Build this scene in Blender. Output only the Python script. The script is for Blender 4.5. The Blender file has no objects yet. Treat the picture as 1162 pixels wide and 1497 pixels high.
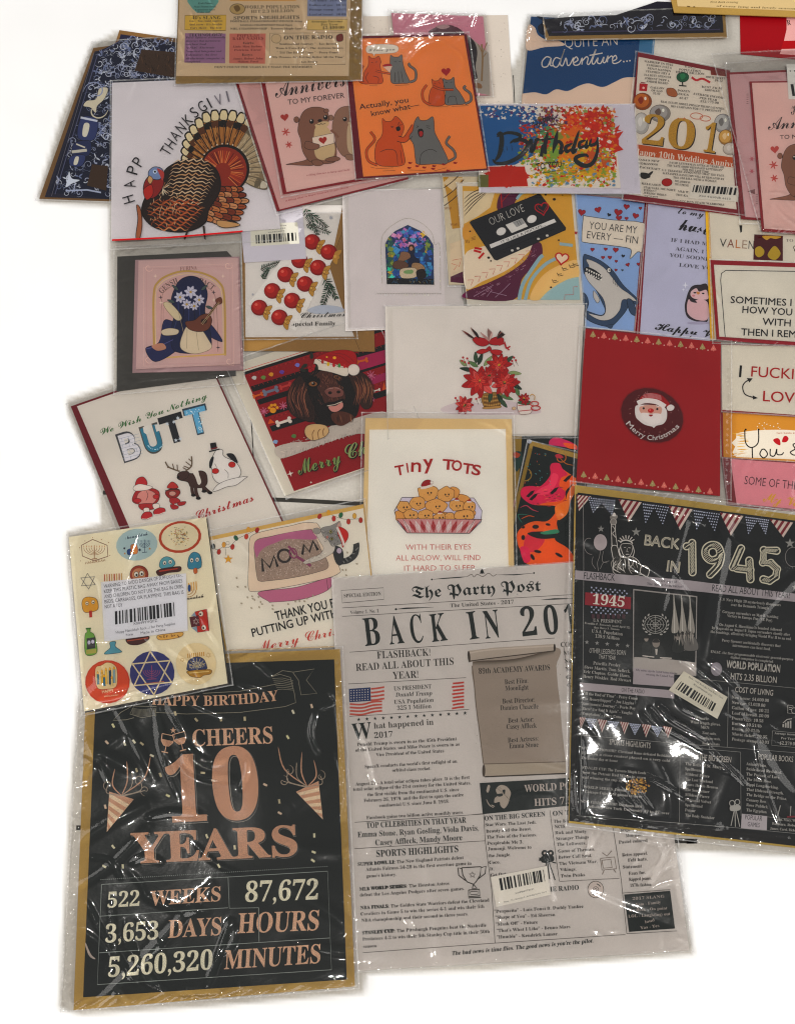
import bpy, math, random
import numpy as np
# ---------------------------------------------------------------- camera, world, lamps, exposure
scene = bpy.context.scene
FPX, TH, H = 1500.0, math.radians(16), 1.0
CAM = np.array([0.0, -math.tan(TH) * H, H])
FW = np.array([0, math.sin(TH), -math.cos(TH)]); RT = np.array([1.0, 0, 0]); DN = np.array([0, -math.cos(TH), -math.sin(TH)])
cd = bpy.data.cameras.new('camera'); cam = bpy.data.objects.new('camera', cd); scene.collection.objects.link(cam)
cam.location = CAM; cam.rotation_euler = (TH, 0, 0)
cd.sensor_fit = 'VERTICAL'; cd.sensor_height = 24; cd.lens = 24 * FPX / 1497; cd.clip_end = 50; cd.clip_start = 0.01
scene.camera = cam
w = bpy.data.worlds.new('World'); scene.world = w; w.use_nodes = True
w.node_tree.nodes['Background'].inputs[0].default_value = (1.0, 0.985, 0.965, 1)
w.node_tree.nodes['Background'].inputs[1].default_value = 0.4
LAMPS = [((925, 1165), 2.0, .045, 2.2), ((165, 1235), 2.0, .035, 1.1), ((600, -70), 2.0, .045, .9), ((470, 1500), 2.0, .035, .7), ((700, -500), 2.0, .12, 2.4), ((-500, 500), 2.0, .12, 2.6)]
ILL = 0.8
scene.view_settings.view_transform = 'Standard'; scene.view_settings.look = 'None'
scene.view_settings.exposure = 0; scene.view_settings.gamma = 1
scene.cycles.transparent_max_bounces = 24; scene.cycles.max_bounces = 6; scene.cycles.use_denoising = True
scene.cycles.sample_clamp_indirect = 4; scene.cycles.filter_width = 1.15
try: scene.cycles.denoising_input_passes = 'RGB_ALBEDO_NORMAL'; scene.cycles.denoising_prefilter = 'ACCURATE'
except Exception: pass
R = random.Random(7); NR = np.random.RandomState(5)

def world(px, pl=(0, 0, 0), dz=0.0):
    """photo pixel coordinates -> the point where that line of sight meets the plane z = ax+by+c (+dz)"""
    px = np.atleast_2d(np.asarray(px, float)); a, b, c = pl
    d = FW + ((px[:, :1] - 581) / FPX) * RT + ((px[:, 1:2] - 748.5) / FPX) * DN
    s = (a * CAM[0] + b * CAM[1] + c + dz - CAM[2]) / (d[:, 2] - a * d[:, 0] - b * d[:, 1])
    return CAM + s[:, None] * d
for (p, hl, r, e) in LAMPS:      # ceiling lamps, some added only for more film glints, placed by where their mirror image would fall
    g = world([p])[0]; L = bpy.data.lights.new('ceiling_glint_lamp', 'AREA'); L.shape = 'DISK'; L.size = 2 * r; L.energy = e * 3.5
    L.color = (1, .965, .91)
    o = bpy.data.objects.new('ceiling_glint_lamp', L); scene.collection.objects.link(o)
    o.location = (CAM[0] + (g[0] - CAM[0]) * (H + hl) / H, CAM[1] + (g[1] - CAM[1]) * (H + hl) / H, hl)
    v = np.array([0, 0, 0]) - np.array(o.location); v /= np.linalg.norm(v)
    o.rotation_euler = (math.acos(-v[2]), 0, math.atan2(-v[0], v[1]) if abs(v[0]) + abs(v[1]) > 1e-6 else 0)

for (x, y, z, sx, e) in ((-2.0, .0, 1.6, 1.3, 13), (2.1, .1, 1.6, 1.3, 13), (-.3, -2.4, 1.7, 1.4, 22)):      # added soft fill lamps at the sides, clear of the film's mirror angle
    L = bpy.data.lights.new('fill_lamp', 'AREA'); L.shape = 'SQUARE'; L.size = sx; L.energy = e; L.color = (1, .97, .93)
    o = bpy.data.objects.new('fill_lamp', L); scene.collection.objects.link(o); o.location = (x, y, z)
    v = -np.array([x, y, z]); v /= np.linalg.norm(v); o.rotation_euler = (math.acos(-v[2]), 0, math.atan2(-v[0], v[1]))

# ---------------------------------------------------------------- colours and materials
def lin(h):
    if not isinstance(h, str): return h
    h = h.lstrip('#'); c = []
    for i in (0, 2, 4):
        v = int(h[i:i + 2], 16) / 255; c.append((v / 12.92 if v <= .04045 else ((v + .055) / 1.055) ** 2.4))
    g = sum(c) / 3; return tuple(min(.93, max(.0, (g + (x - g) * 1.08)) ** 1.13 * 1.1 * k / ILL) for x, k in zip(c, (.96, .97, .985)))
def mat(name): m = bpy.data.materials.new(name); m.use_nodes = True; return m, m.node_tree.nodes, m.node_tree.links
def noise(N, Lk, sc, det=3, src=None, rough=.6):
    tc = N.new('ShaderNodeTexCoord'); n = N.new('ShaderNodeTexNoise'); n.inputs['Scale'].default_value = sc
    n.inputs['Detail'].default_value = det; n.inputs['Roughness'].default_value = rough
    Lk.new(tc.outputs['Object'], n.inputs['Vector']); return n
def paper(name, speck=.06, rough=.6, fine=900, bump=.15, spec=.15, broad=.05):
    m, N, Lk = mat(name); b = N['Principled BSDF']
    at = N.new('ShaderNodeAttribute'); at.attribute_name = 'ink'
    n1 = noise(N, Lk, fine, 4); n2 = noise(N, Lk, 9, 3)
    mr = N.new('ShaderNodeMapRange'); mr.inputs['From Min'].default_value = .25; mr.inputs['From Max'].default_value = .75
    mr.inputs['To Min'].default_value = 1 - speck; mr.inputs['To Max'].default_value = 1 + speck; Lk.new(n1.outputs['Fac'], mr.inputs['Value'])
    m2 = N.new('ShaderNodeMapRange'); m2.inputs['From Min'].default_value = .3; m2.inputs['From Max'].default_value = .7
    m2.inputs['To Min'].default_value = 1 - broad; m2.inputs['To Max'].default_value = 1 + broad; Lk.new(n2.outputs['Fac'], m2.inputs['Value'])
    mu = N.new('ShaderNodeMath'); mu.operation = 'MULTIPLY'; Lk.new(mr.outputs[0], mu.inputs[0]); Lk.new(m2.outputs[0], mu.inputs[1])
    vm = N.new('ShaderNodeVectorMath'); vm.operation = 'SCALE'; Lk.new(at.outputs['Color'], vm.inputs[0]); Lk.new(mu.outputs[0], vm.inputs['Scale'])
    Lk.new(vm.outputs[0], b.inputs['Base Color']); b.inputs['Roughness'].default_value = rough
    b.inputs['Specular IOR Level'].default_value = spec
    bp = N.new('ShaderNodeBump'); bp.inputs['Strength'].default_value = bump; bp.inputs['Distance'].default_value = .0003
    n3 = noise(N, Lk, 7, 1); b2 = N.new('ShaderNodeBump'); b2.inputs['Strength'].default_value = .6; b2.inputs['Distance'].default_value = .03; Lk.new(n3.outputs['Fac'], b2.inputs['Height'])
    Lk.new(n1.outputs['Fac'], bp.inputs['Height']); Lk.new(b2.outputs[0], bp.inputs['Normal']); Lk.new(bp.outputs[0], b.inputs['Normal']); return m
M_PAPER = paper('printed_paper')
M_GLIT = paper('glitter_print', speck=.5, rough=.4, fine=1500, bump=.5, spec=.3)
M_KRAFT = paper('kraft_paper', speck=.16, rough=.7, fine=1300, bump=.4, broad=.1)
M_GLOSS = paper('gloss_print', speck=.05, rough=.5, fine=700, bump=.1, spec=.12)
def plastic(name, strength, scale, gain=1.0, rough=.07, tint=.995):
    m, N, Lk = mat(name); N.remove(N['Principled BSDF']); out = N['Material Output']
    t = N.new('ShaderNodeBsdfTransparent'); t.inputs[0].default_value = (tint, tint, tint, 1)
    g = N.new('ShaderNodeBsdfGlossy'); g.inputs['Roughness'].default_value = rough; g.inputs['Color'].default_value = (1, 1, 1, 1)
    g2 = N.new('ShaderNodeBsdfGlossy'); g2.inputs['Roughness'].default_value = .2; gm = N.new('ShaderNodeMixShader'); gm.inputs[0].default_value = .22
    Lk.new(g.outputs[0], gm.inputs[1]); Lk.new(g2.outputs[0], gm.inputs[2])
    f = N.new('ShaderNodeFresnel'); f.inputs['IOR'].default_value = 1.5
    mu = N.new('ShaderNodeMath'); mu.operation = 'MULTIPLY'; mu.inputs[1].default_value = gain; mu.use_clamp = True
    Lk.new(f.outputs[0], mu.inputs[0]); mx = N.new('ShaderNodeMixShader'); Lk.new(mu.outputs[0], mx.inputs[0])
    Lk.new(t.outputs[0], mx.inputs[1]); Lk.new(gm.outputs[0], mx.inputs[2]); Lk.new(mx.outputs[0], out.inputs[0])
    n = noise(N, Lk, scale, 4, rough=.55); bp = N.new('ShaderNodeBump'); bp.inputs['Strength'].default_value = strength
    bp.inputs['Distance'].default_value = .0015; Lk.new(n.outputs['Fac'], bp.inputs['Height'])
    Lk.new(bp.outputs[0], g.inputs['Normal']); Lk.new(bp.outputs[0], g2.inputs['Normal']); Lk.new(bp.outputs[0], f.inputs['Normal']); return m
def seam():
    m, N, Lk = mat('heat_seal'); b = N['Principled BSDF']; b.inputs['Base Color'].default_value = (.8, .79, .77, 1); b.inputs['Roughness'].default_value = .25; b.inputs['Specular IOR Level'].default_value = .8
    t = N.new('ShaderNodeBsdfTransparent'); mx = N.new('ShaderNodeMixShader'); mx.inputs[0].default_value = .26; Lk.new(t.outputs[0], mx.inputs[1]); Lk.new(b.outputs[0], mx.inputs[2]); Lk.new(mx.outputs[0], N['Material Output'].inputs[0]); return m
M_SEAM = seam()
M_FILM = plastic('clear_film', .2, 45, .95)
M_FILMG = plastic('glossy_clear_film', .22, 38, 1.0, .05)

# ---------------------------------------------------------------- objects
col = scene.collection
def link(name, me, parent=None):
    o = bpy.data.objects.new(name, me); col.objects.link(o)
    if parent is not None:
        o.parent = parent; pm = parent; off = np.zeros(3)
        while pm is not None: off += np.array(pm.location); pm = pm.parent
        o.location = -off if me is not None else o.location
    return o
class Mesh:
    def __init__(s): s.v = []; s.f = []; s.c = []
    def add(s, P, F, c):
        n = len(s.v); s.v.extend(map(tuple, P)); s.f.extend([tuple(i + n for i in q) for q in F]); s.c.extend([tuple(c[:3]) + (1,)] * len(P))
    def build(s, name, m, parent=None, smooth=False):
        me = bpy.data.meshes.new(name); me.from_pydata(s.v, [], s.f)
        a = me.color_attributes.new('ink', 'FLOAT_COLOR', 'POINT'); a.data.foreach_set('color', np.array(s.c, np.float32).ravel())
        me.materials.append(m)
        if smooth: me.polygons.foreach_set('use_smooth', [True] * len(me.polygons))
        return link(name, me, parent)
def quadmap(q):
    q = np.array(q, float); A, B, C, D = q      # TL TR BR BL, projective
    def S(a, b, c, d):
        x = a - b + c - d; d1 = b - c; d2 = d - c; den = d1[0] * d2[1] - d2[0] * d1[1]
        g = (x[0] * d2[1] - d2[0] * x[1]) / den; h = (d1[0] * x[1] - x[0] * d1[1]) / den
        return g, h
    g, h = S(A, B, C, D); a, b = B - A + g * B, D - A + h * D
    def f(uv):
        uv = np.atleast_2d(np.asarray(uv, float)); wd = 1 + g * uv[:, 0] + h * uv[:, 1]
        return (A + uv[:, :1] * a + uv[:, 1:2] * b) / wd[:, None]
    return f
def inside(P, poly):
    P = np.asarray(P); poly = np.asarray(poly, float); r = np.zeros(len(P), bool); n = len(poly)
    for i in range(n):
        x1, y1 = poly[i]; x2, y2 = poly[(i + 1) % n]
        c = ((y1 > P[:, 1]) != (y2 > P[:, 1])); dy = y2 - y1 if y2 != y1 else 1e-9
        r ^= c & (P[:, 0] < (x2 - x1) * (P[:, 1] - y1) / dy + x1)
    return r
LAID = []        # (world xy outline, plane, thickness)
def settle(outline):
    """lowest stable resting plane of a flat pack on what already lies there (least height of its middle)"""
    W = world(outline)[:, :2]; lo, hi = W.min(0), W.max(0)
    G = np.stack(np.meshgrid(np.linspace(lo[0], hi[0], 22), np.linspace(lo[1], hi[1], 22)), -1).reshape(-1, 2)
    G = G[inside(G, W)]; G = np.vstack([G, W, (W + np.roll(W, 1, 0)) / 2]); h = np.full(len(G), .0002)
    for (o, pl, t) in LAID:
        k = inside(G, o)
        if k.any(): h[k] = np.maximum(h[k], G[k, 0] * pl[0] + G[k, 1] * pl[1] + pl[2] + t)
    c = W.mean(0); D = G - c
    def cz(a, b): return np.max(h - D @ np.array([a, b]))
    def ter(f, l, r, n=26):
        for _ in range(n):
            m1, m2 = l + (r - l) / 3, r - (r - l) / 3
            if f(m1) < f(m2): r = m2
            else: l = m1
        return (l + r) / 2
    bb = lambda a: ter(lambda b: cz(a, b), -.12, .12)
    a = ter(lambda a: cz(a, bb(a)), -.12, .12); b = bb(a); z = cz(a, b)
    return (a, b, z - a * c[0] - b * c[1] + .0001)
LV = .0000026
class Pack:
    """one pack: an Empty that parents envelope, card, sleeve; print lies on the card"""
    def __init__(s, name, label, cat, outline, t=.0016, group=None):
        s.out = outline; s.pl = settle(outline); s.t = t
        LAID.append((world(outline, s.pl)[:, :2], s.pl, t))
        W = world(outline, s.pl); c = W.mean(0); s.root = bpy.data.objects.new(name, None); col.objects.link(s.root)
        s.root.location = (c[0], c[1], s.pl[0] * c[0] + s.pl[1] * c[1] + s.pl[2]); s.root.empty_display_size = .02
        s.root['label'] = label; s.root['category'] = cat
        if group: s.root['group'] = group
        s.z = 0; s.lv = 0; s.cur = None; s.top = None; s.sc = None; s.clip = None
    def slab(s, name, pts, c, th=.0005, m=None, parent=None, label=None):
        me = Mesh(); n = len(pts); T = world(pts, s.pl, s.z + th); B = T.copy(); B[:, 2] -= th * .9
        me.add(np.vstack([T, B]), [tuple(range(n - 1, -1, -1)) if False else tuple(range(n))] + [((i + 1) % n, i, i + n, (i + 1) % n + n) for i in range(n)], lin(c))
        o = me.build(name, m or M_PAPER, parent or s.root); s.z += th + .00003
        if label: o['label'] = label
        s.top = o; s.clip = np.array(pts, float); return o
    def begin(s, name, m=None, parent=None): s.flush(); s.sc = None; s.cur = Mesh(); s.cn = name; s.cm = m or M_PAPER; s.cp = parent or s.top
    def flush(s):
        if s.cur is not None and s.cur.v: s.cur.build(s.cn, s.cm, s.cp)
        s.cur = None
    def nz(s):
        if s.sc is None: s.lv += 1; return s.z + s.lv * LV
        s.sc += 1
        return s.z + (s.lv - 16 + s.sc % 17) * LV
    def done(s): s.flush(); s.z += s.lv * LV + .00005; s.lv = 0
def scatter(on=True):
    """many tiny specks of print share a few layers"""
    if on: K.lv += 18; K.sc = 0
    else: K.sc = None
K = None     # current pack
def use(p): global K; K = p
def lab(o, t): o['label'] = t
# ---------------------------------------------------------------- drawing on the current card; view() sets origin and scale of the drawing units
VO = np.zeros(2); VS = 1.0
def view(x=0, y=0, s=1.0): global VO, VS; VO = np.array([x, y], float); VS = s
def W_(P, pl, dz): return world(VO + np.atleast_2d(np.asarray(P, float)) / VS, pl, dz)
def fill(pts, c):
    pts = np.asarray(pts, float); K.cur.add(W_(pts, K.pl, K.nz()), [tuple(range(len(pts)))], lin(c))
def smooth(pts, closed=True, k=5):
    P = np.asarray(pts, float); n = len(P); out = []
    rng = range(n) if closed else range(n - 1)
    for i in rng:
        if closed: a, b, c, d = P[i - 1], P[i], P[(i + 1) % n], P[(i + 2) % n]
        else: a, b, c, d = P[max(i - 1, 0)], P[i], P[i + 1], P[min(i + 2, n - 1)]
        for j in range(k):
            t = j / k; out.append(.5 * ((2 * b) + (c - a) * t + (2 * a - 5 * b + 4 * c - d) * t * t + (3 * b - a - 3 * c + d) * t ** 3))
    if not closed: out.append(P[-1])
    return np.array(out)
def line(pts, wd, c, closed=False, sm=False, taper=False):
    P = smooth(pts, closed) if sm else np.asarray(pts, float)
    if taper and len(P) == 2: P = P[0] + np.linspace(0, 1, 5)[:, None] * (P[1] - P[0])
    if closed: P = np.vstack([P, P[:1]])
    d = np.gradient(P, axis=0) if len(P) > 2 else np.repeat(P[1:] - P[:1], 2, 0)
    L = np.hypot(d[:, 0], d[:, 1]) + 1e-9; nrm = np.stack([-d[:, 1] / L, d[:, 0] / L], 1)
    if closed: nrm[0] = nrm[-1] = (nrm[0] + nrm[-1]) / max(1e-6, np.linalg.norm(nrm[0] + nrm[-1]))
    ww = np.full(len(P), wd / 2.)
    if taper: ww = ww * (.15 + .85 * np.sin(np.linspace(0, math.pi, len(P))) ** .6)
    A = P + nrm * ww[:, None]; B = P - nrm * ww[:, None]; n = len(P); ok = inside(VO + P / VS, K.clip) if K.clip is not None else np.ones(n, bool)
    F = [(i, i + 1, n + i + 1, n + i) for i in range(n - 1) if ok[i] or ok[i + 1]]
    if F: K.cur.add(W_(np.vstack([A, B]), K.pl, K.nz()), F, lin(c))
def lines(L, wd, c, **k):
    for l in L: line(l, wd, c, **k)
def blob(pts, c, ol=None, wd=1.0, k=5):
    s = smooth(pts, True, k); fill(s, c)
    if ol: line(s, wd, ol, closed=True)
def poly(pts, c, ol=None, wd=1.0):
    fill(pts, c)
    if ol: line(pts, wd, ol, closed=True)
def ept(cx, cy, rx, ry, rot=0, n=20, a0=0, a1=360):
    a = np.radians(np.linspace(a0, a1, n, endpoint=(a1 - a0 != 360))); r = math.radians(rot)
    x, y = rx * np.cos(a), ry * np.sin(a); return np.stack([cx + x * math.cos(r) - y * math.sin(r), cy + x * math.sin(r) + y * math.cos(r)], 1)
def ell(cx, cy, rx, ry=None, c='000000', rot=0, ol=None, wd=1.0, n=20):
    p = ept(cx, cy, rx, rx if ry is None else ry, rot, n); fill(p, c)
    if ol: line(p, wd, ol, closed=True)
def arc(cx, cy, rx, ry, a0, a1, wd, c, rot=0, n=14): line(ept(cx, cy, rx, ry, rot, n, a0, a1), wd, c)
def heart(cx, cy, s, c, rot=0, ol=None, wd=1.0, open_=False):
    t = np.linspace(0, 2 * math.pi, 22, endpoint=False); x = np.sin(t) ** 3; y = -(13 * np.cos(t) - 5 * np.cos(2 * t) - 2 * np.cos(3 * t) - np.cos(4 * t)) / 16
    r = math.radians(rot); p = np.stack([cx + s * (x * math.cos(r) - y * math.sin(r)), cy + s * (x * math.sin(r) + y * math.cos(r))], 1)
    if not open_: fill(p, c)
    if ol: line(p, wd, ol, closed=True)
def star(cx, cy, r, c, n=5, r2=.4, rot=-90, ol=None, wd=1, open_=False):
    p = [(cx + (r if i % 2 == 0 else r * r2) * math.cos(math.radians(rot + 180 * i / n)), cy + (r if i % 2 == 0 else r * r2) * math.sin(math.radians(rot + 180 * i / n))) for i in range(2 * n)]
    if not open_: fill(p, c)
    if ol: line(p, wd, ol, closed=True)
def loc(o, rot=0, s=1.0, sy=None):
    r = math.radians(rot); sy = s if sy is None else sy
    return lambda pts: np.stack([o[0] + s * np.asarray(pts, float)[:, 0] * math.cos(r) - sy * np.asarray(pts, float)[:, 1] * math.sin(r), o[1] + s * np.asarray(pts, float)[:, 0] * math.sin(r) + sy * np.asarray(pts, float)[:, 1] * math.cos(r)], 1)
ST = {'sb': (0x1D400, 0x1D41A, 0x1D7CE), 'fr': (0x1D56C, 0x1D586, 0x1D7CE), 'sc': (0x1D4D0, 0x1D4EA, 0x1D7CE)}      # serif, blackletter, script; other styles are the plain face
def enc(s, st):
    if st not in ST: return s
    A, a, d = ST[st]; o = ''
    for ch in s:
        if 'A' <= ch <= 'Z': o += chr(A + ord(ch) - 65)
        elif 'a' <= ch <= 'z': o += chr(a + ord(ch) - 97)
        elif '0' <= ch <= '9': o += chr(d + ord(ch) - 48)
        else: o += ch
    return o
_fc = bpy.data.curves.new('type', 'FONT'); _fo = bpy.data.objects.new('type', _fc); col.objects.link(_fo)
_fc.fill_mode = 'FRONT'; _cache = {}
def glyphs(s, st, off=0.0, res=2, sp=1.0):
    if st in ('sb', 'sc'): off = max(off, -.003)
    key = (s, st, off, res, sp)
    if key in _cache: return _cache[key]
    _fc.body = enc(s, st); _fc.offset = off; _fc.resolution_u = res; _fc.space_character = sp
    me = _fo.to_mesh()
    n = len(me.vertices); v = np.zeros(n * 3, np.float32); me.vertices.foreach_get('co', v); v = v.reshape(-1, 3)[:, :2].astype(float)
    F = [tuple(p.vertices) for p in me.polygons]; _fo.to_mesh_clear(); _cache[key] = (v, F); return v, F
def caph(st, off=0):
    if st == 'sc': return .69
    v, F = glyphs('H', st, off); return v[:, 1].max()
def T(s, p0, p1, c='1c1c1c', h=None, st='ss', off=0.0, sh=0.0, arc=0.0, res=2, sp=1.0, mir=False):
    """lettering whose baseline runs from p0 to p1; h = cap height in px"""
    if res == 2 and (h or 0) / VS > 14: res = 5
    if st == 'bs': st, off = 'ss', off + .013
    if st == 'si': st, sh = 'sb', sh + .22
    if st == 'ss' and off > .001 and set(s) & set('MNWmnwKR'):      # heavier strokes: struck four times, slightly apart
        p0_, p1_ = np.array(p0, float), np.array(p1, float); e_ = off * .62 * (h or 10) / .7
        for dx, dy in ((-e_, -e_), (e_, -e_), (e_, e_), (-e_, e_)): T(s, p0_ + (dx, dy), p1_ + (dx, dy), c, h, 'ss', 0.0, sh, arc, res, sp)
        return
    v, F = glyphs(s, st, off, res, sp)
    if not len(v): return
    x0, x1 = v[:, 0].min(), v[:, 0].max(); p0 = np.array(p0, float); p1 = np.array(p1, float); d = p1 - p0; Wd = np.hypot(*d); d = d / Wd
    ky = (h / caph(st)) if h else Wd / (x1 - x0); t = (v[:, 0] - x0) / (x1 - x0); y = v[:, 1] * ky; u = np.array([d[1], -d[0]])
    X = t * Wd + sh * y
    if arc:
        tt = X / Wd; base = p0 + d * X[:, None] + u * (arc * 4 * tt * (1 - tt))[:, None]; sl = arc * 4 * (1 - 2 * tt) / Wd
        n_ = u - d * sl[:, None]; n_ /= np.linalg.norm(n_, axis=1)[:, None]; P = base + n_ * y[:, None]
    else: P = p0 + d * X[:, None] + u * y[:, None]
    ok = inside(VO + P / VS, K.clip)
    if not ok.all(): F = [f for f in F if all(ok[i] for i in f)]
    if F: K.cur.add(W_(P, K.pl, K.nz()), F, lin(c))
def para(L, at, ang=0, h=6, lead=10, al='l', c='1c1c1c', st='ss', off=0.0, cond=1.0, sh=0.0, la=None):
    """lines of small type; at = start/middle/end of the first baseline, la = direction (deg) in which the lines step down"""
    if st == 'bs': st, off = 'ss', off + .013
    if st == 'si': st, sh = 'sb', sh + .22
    r = math.radians(ang); d = np.array([math.cos(r), math.sin(r)]); q = math.radians(la) if la is not None else r + math.pi / 2
    e = np.array([math.cos(q), math.sin(q)]); ky = h / caph(st)
    for i, s in enumerate(L):
        if not s.strip(): continue
        v, F = glyphs(s, st, off, 1); w_ = (v[:, 0].max() - v[:, 0].min()) * ky * cond
        o = np.array(at, float) + e * lead * i; o = o - d * (0 if al == 'l' else w_ / 2 if al == 'c' else w_)
        T(s, o, o + d * w_, c, h, st, off, sh, res=1)
def quadfill(q, c): fill(q, c)
def barcode(q, seed=1, c='222222', n=34):
    f = quadmap(q); r = random.Random(seed); x = 0.
    while x < 1:
        wd = r.choice((.6, .9, 1.3, 1.9)) / n; fill(f([(x, 0), (min(1, x + wd), 0), (min(1, x + wd), 1), (x, 1)]), c); x += wd + r.choice((.5, .9, 1.2, 1.6)) / n
def grid_sleeve(name, quad, step=2.2, lift=.0006, wr=.0004, creases=(), nrand=14, edge=.0008, ew=9, m=None, seed=1, rw=(2., 5.), rl=(30, 110), ang=None, cr=.0006, label=None, folds=3, fa=.0004):
    """clear film bag over the current pack: a sheet of folds and creases with a seam along its edges"""
    f = quadmap(quad); q = np.array(quad, float); wu = (np.linalg.norm(q[1] - q[0]) + np.linalg.norm(q[2] - q[3])) / 2; hv = (np.linalg.norm(q[3] - q[0]) + np.linalg.norm(q[2] - q[1])) / 2
    nu, nv = max(8, int(wu / step)), max(8, int(hv / step)); U, V = np.meshgrid(np.linspace(0, 1, nu + 1), np.linspace(0, 1, nv + 1))
    P = f(np.stack([U.ravel(), V.ravel()], 1)); rs = np.random.RandomState(seed); Z = np.zeros(len(P)); x, y = P[:, 0], P[:, 1]
    for k in range(7):      # broad swells
        a = rs.uniform(0, math.pi); fr = rs.uniform(.02, .07); Z += wr / 4 * np.sin((x * math.cos(a) + y * math.sin(a)) * fr + rs.uniform(0, 6) + 1.5 * np.sin((x * math.sin(a) - y * math.cos(a)) * fr * .6))
    ed = np.minimum(np.minimum(U, 1 - U).ravel() * wu, np.minimum(V, 1 - V).ravel() * hv)
    E = np.exp(-(ed / ew) ** 2)
    along = (x + y * 1.7)
    for k in range(6):
        fr = rs.uniform(.25, .9); Z += edge * E / 5 * np.sin(along * fr + rs.uniform(0, 6) + 2 * np.sin(along * fr * .23 + k) + ed * rs.uniform(-.5, .5))
    def crease(pts, A, wd):
        nonlocal Z
        pts = smooth(pts, False, 6) if len(pts) > 2 else np.asarray(pts, float); best = np.full(len(P), 1e9); tt = np.zeros(len(P)); n = len(pts) - 1
        lo, hi = pts.min(0) - 4 * wd, pts.max(0) + 4 * wd; k = (x > lo[0]) & (x < hi[0]) & (y > lo[1]) & (y < hi[1])
        if not k.any(): return
        Q = P[k]; b = np.full(len(Q), 1e9); t_ = np.zeros(len(Q))
        for i in range(n):
            a, d = pts[i], pts[i + 1] - pts[i]; L2 = (d @ d) + 1e-9; t = np.clip(((Q - a) @ d) / L2, 0, 1); ds = np.linalg.norm(Q - a - t[:, None] * d, axis=1)
            s = ds < b; b[s] = ds[s]; t_[s] = (i + t[s]) / n
        Z[k] += A * np.exp(-(b / wd) ** 2) * np.sin(np.pi * np.clip(t_, 0.03, .97)) ** .5
    for c_ in creases: crease(c_[0], c_[1], c_[2])
    cc = q.mean(0)
    for k in range(folds):      # long soft folds, pulled from the corners and edges
        p = f([(rs.choice([0, 1]), rs.rand()) if rs.rand() < .6 else (rs.rand(), rs.choice([0, 1]))])[0]; d = cc + rs.normal(size=2) * wu * .2 - p; L = rs.uniform(.35, .8); d = d * L
        n_ = np.array([-d[1], d[0]]) / (np.linalg.norm(d) + 1e-6); crease([p, p + d * .5 + n_ * rs.normal() * 8, p + d], fa * rs.uniform(.6, 1.2), rs.uniform(5, 11))
    for k in range(nrand):
        e = rs.rand() < .55; uv = (rs.rand(), rs.rand())
        if e: uv = (rs.choice([rs.uniform(0, .1), rs.uniform(.9, 1)]), uv[1]) if rs.rand() < .5 else (uv[0], rs.choice([rs.uniform(0, .08), rs.uniform(.92, 1)]))
        p = f([uv])[0]; a = rs.uniform(0, 2 * math.pi) if ang is None else math.radians(ang + rs.normal() * 25); L = rs.uniform(*rl) * (.5 if e else 1)
        b = p + L * .5 * np.array([math.cos(a), math.sin(a)]) + rs.normal(size=2) * L * .1; c2 = p + L * np.array([math.cos(a), math.sin(a)])
        crease([p, b, c2], rs.uniform(.4, 1) * cr, rs.uniform(*rw))
    base = lift * (1 - .6 * E); Z = np.maximum(Z, -base * .8 + Z * .1) + base
    W = world(P, K.pl, K.z); W[:, 2] += Z
    me = bpy.data.meshes.new(name); idx = np.arange((nu + 1) * (nv + 1)).reshape(nv + 1, nu + 1)
    F = np.stack([idx[:-1, :-1], idx[1:, :-1], idx[1:, 1:], idx[:-1, 1:]], -1).reshape(-1, 4)
    me.vertices.add(len(W)); me.vertices.foreach_set('co', W.ravel().astype(np.float32)); me.loops.add(F.size); me.loops.foreach_set('vertex_index', F.ravel().astype(np.int32))
    me.polygons.add(len(F)); me.polygons.foreach_set('loop_start', np.arange(0, F.size, 4, dtype=np.int32)); me.polygons.foreach_set('use_smooth', np.ones(len(F), bool))
    me.update(); me.validate(); me.materials.append(m or M_FILM); o = link(name, me, K.root)
    if label: o['label'] = label
    sm_ = Mesh(); qn = [np.array(p_, float) for p_ in quad]; cc_ = sum(qn) / 4
    for i in range(4):
        a, b = qn[i], qn[(i + 1) % 4]; n = max(6, int(np.linalg.norm(b - a) / 9)); t = np.linspace(0, 1, n)[:, None]; d = (b - a) / np.linalg.norm(b - a); nr = np.array([-d[1], d[0]]); nr = nr if nr @ (cc_ - a) > 0 else -nr
        P_ = a + (b - a) * t + nr * .3; w_ = 1.5 + .5 * rs.rand(n)[:, None]; Wp = world(np.vstack([P_, P_ + nr * w_]), K.pl, K.z + .0001); Wp[:, 2] += np.tile(rs.rand(n) * .0005, 2)
        sm_.add(Wp, [(k, k + 1, n + k + 1, n + k) for k in range(n - 1)], (1, 1, 1))
    sm_.build('seal_edge', M_SEAM, K.root); return o
def rect(q, u0, v0, u1, v1):
    f = quadmap(q); return f([(u0, v0), (u1, v0), (u1, v1), (u0, v1)])
def grow(q, l, t=None, r=None, b=None):
    """a quad made larger by so many px on left, top, right, bottom"""
    t = l if t is None else t; r = l if r is None else r; b = t if b is None else b; A, B, C, D = [np.array(p, float) for p in q]
    ux = (B - A) / np.linalg.norm(B - A); vx = (D - A) / np.linalg.norm(D - A); ub = (C - D) / np.linalg.norm(C - D); vb = (C - B) / np.linalg.norm(C - B)
    return [tuple(A - ux * l - vx * t), tuple(B + ux * r - vb * t), tuple(C + ub * r + vb * b), tuple(D - ub * l + vx * b)]
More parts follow.
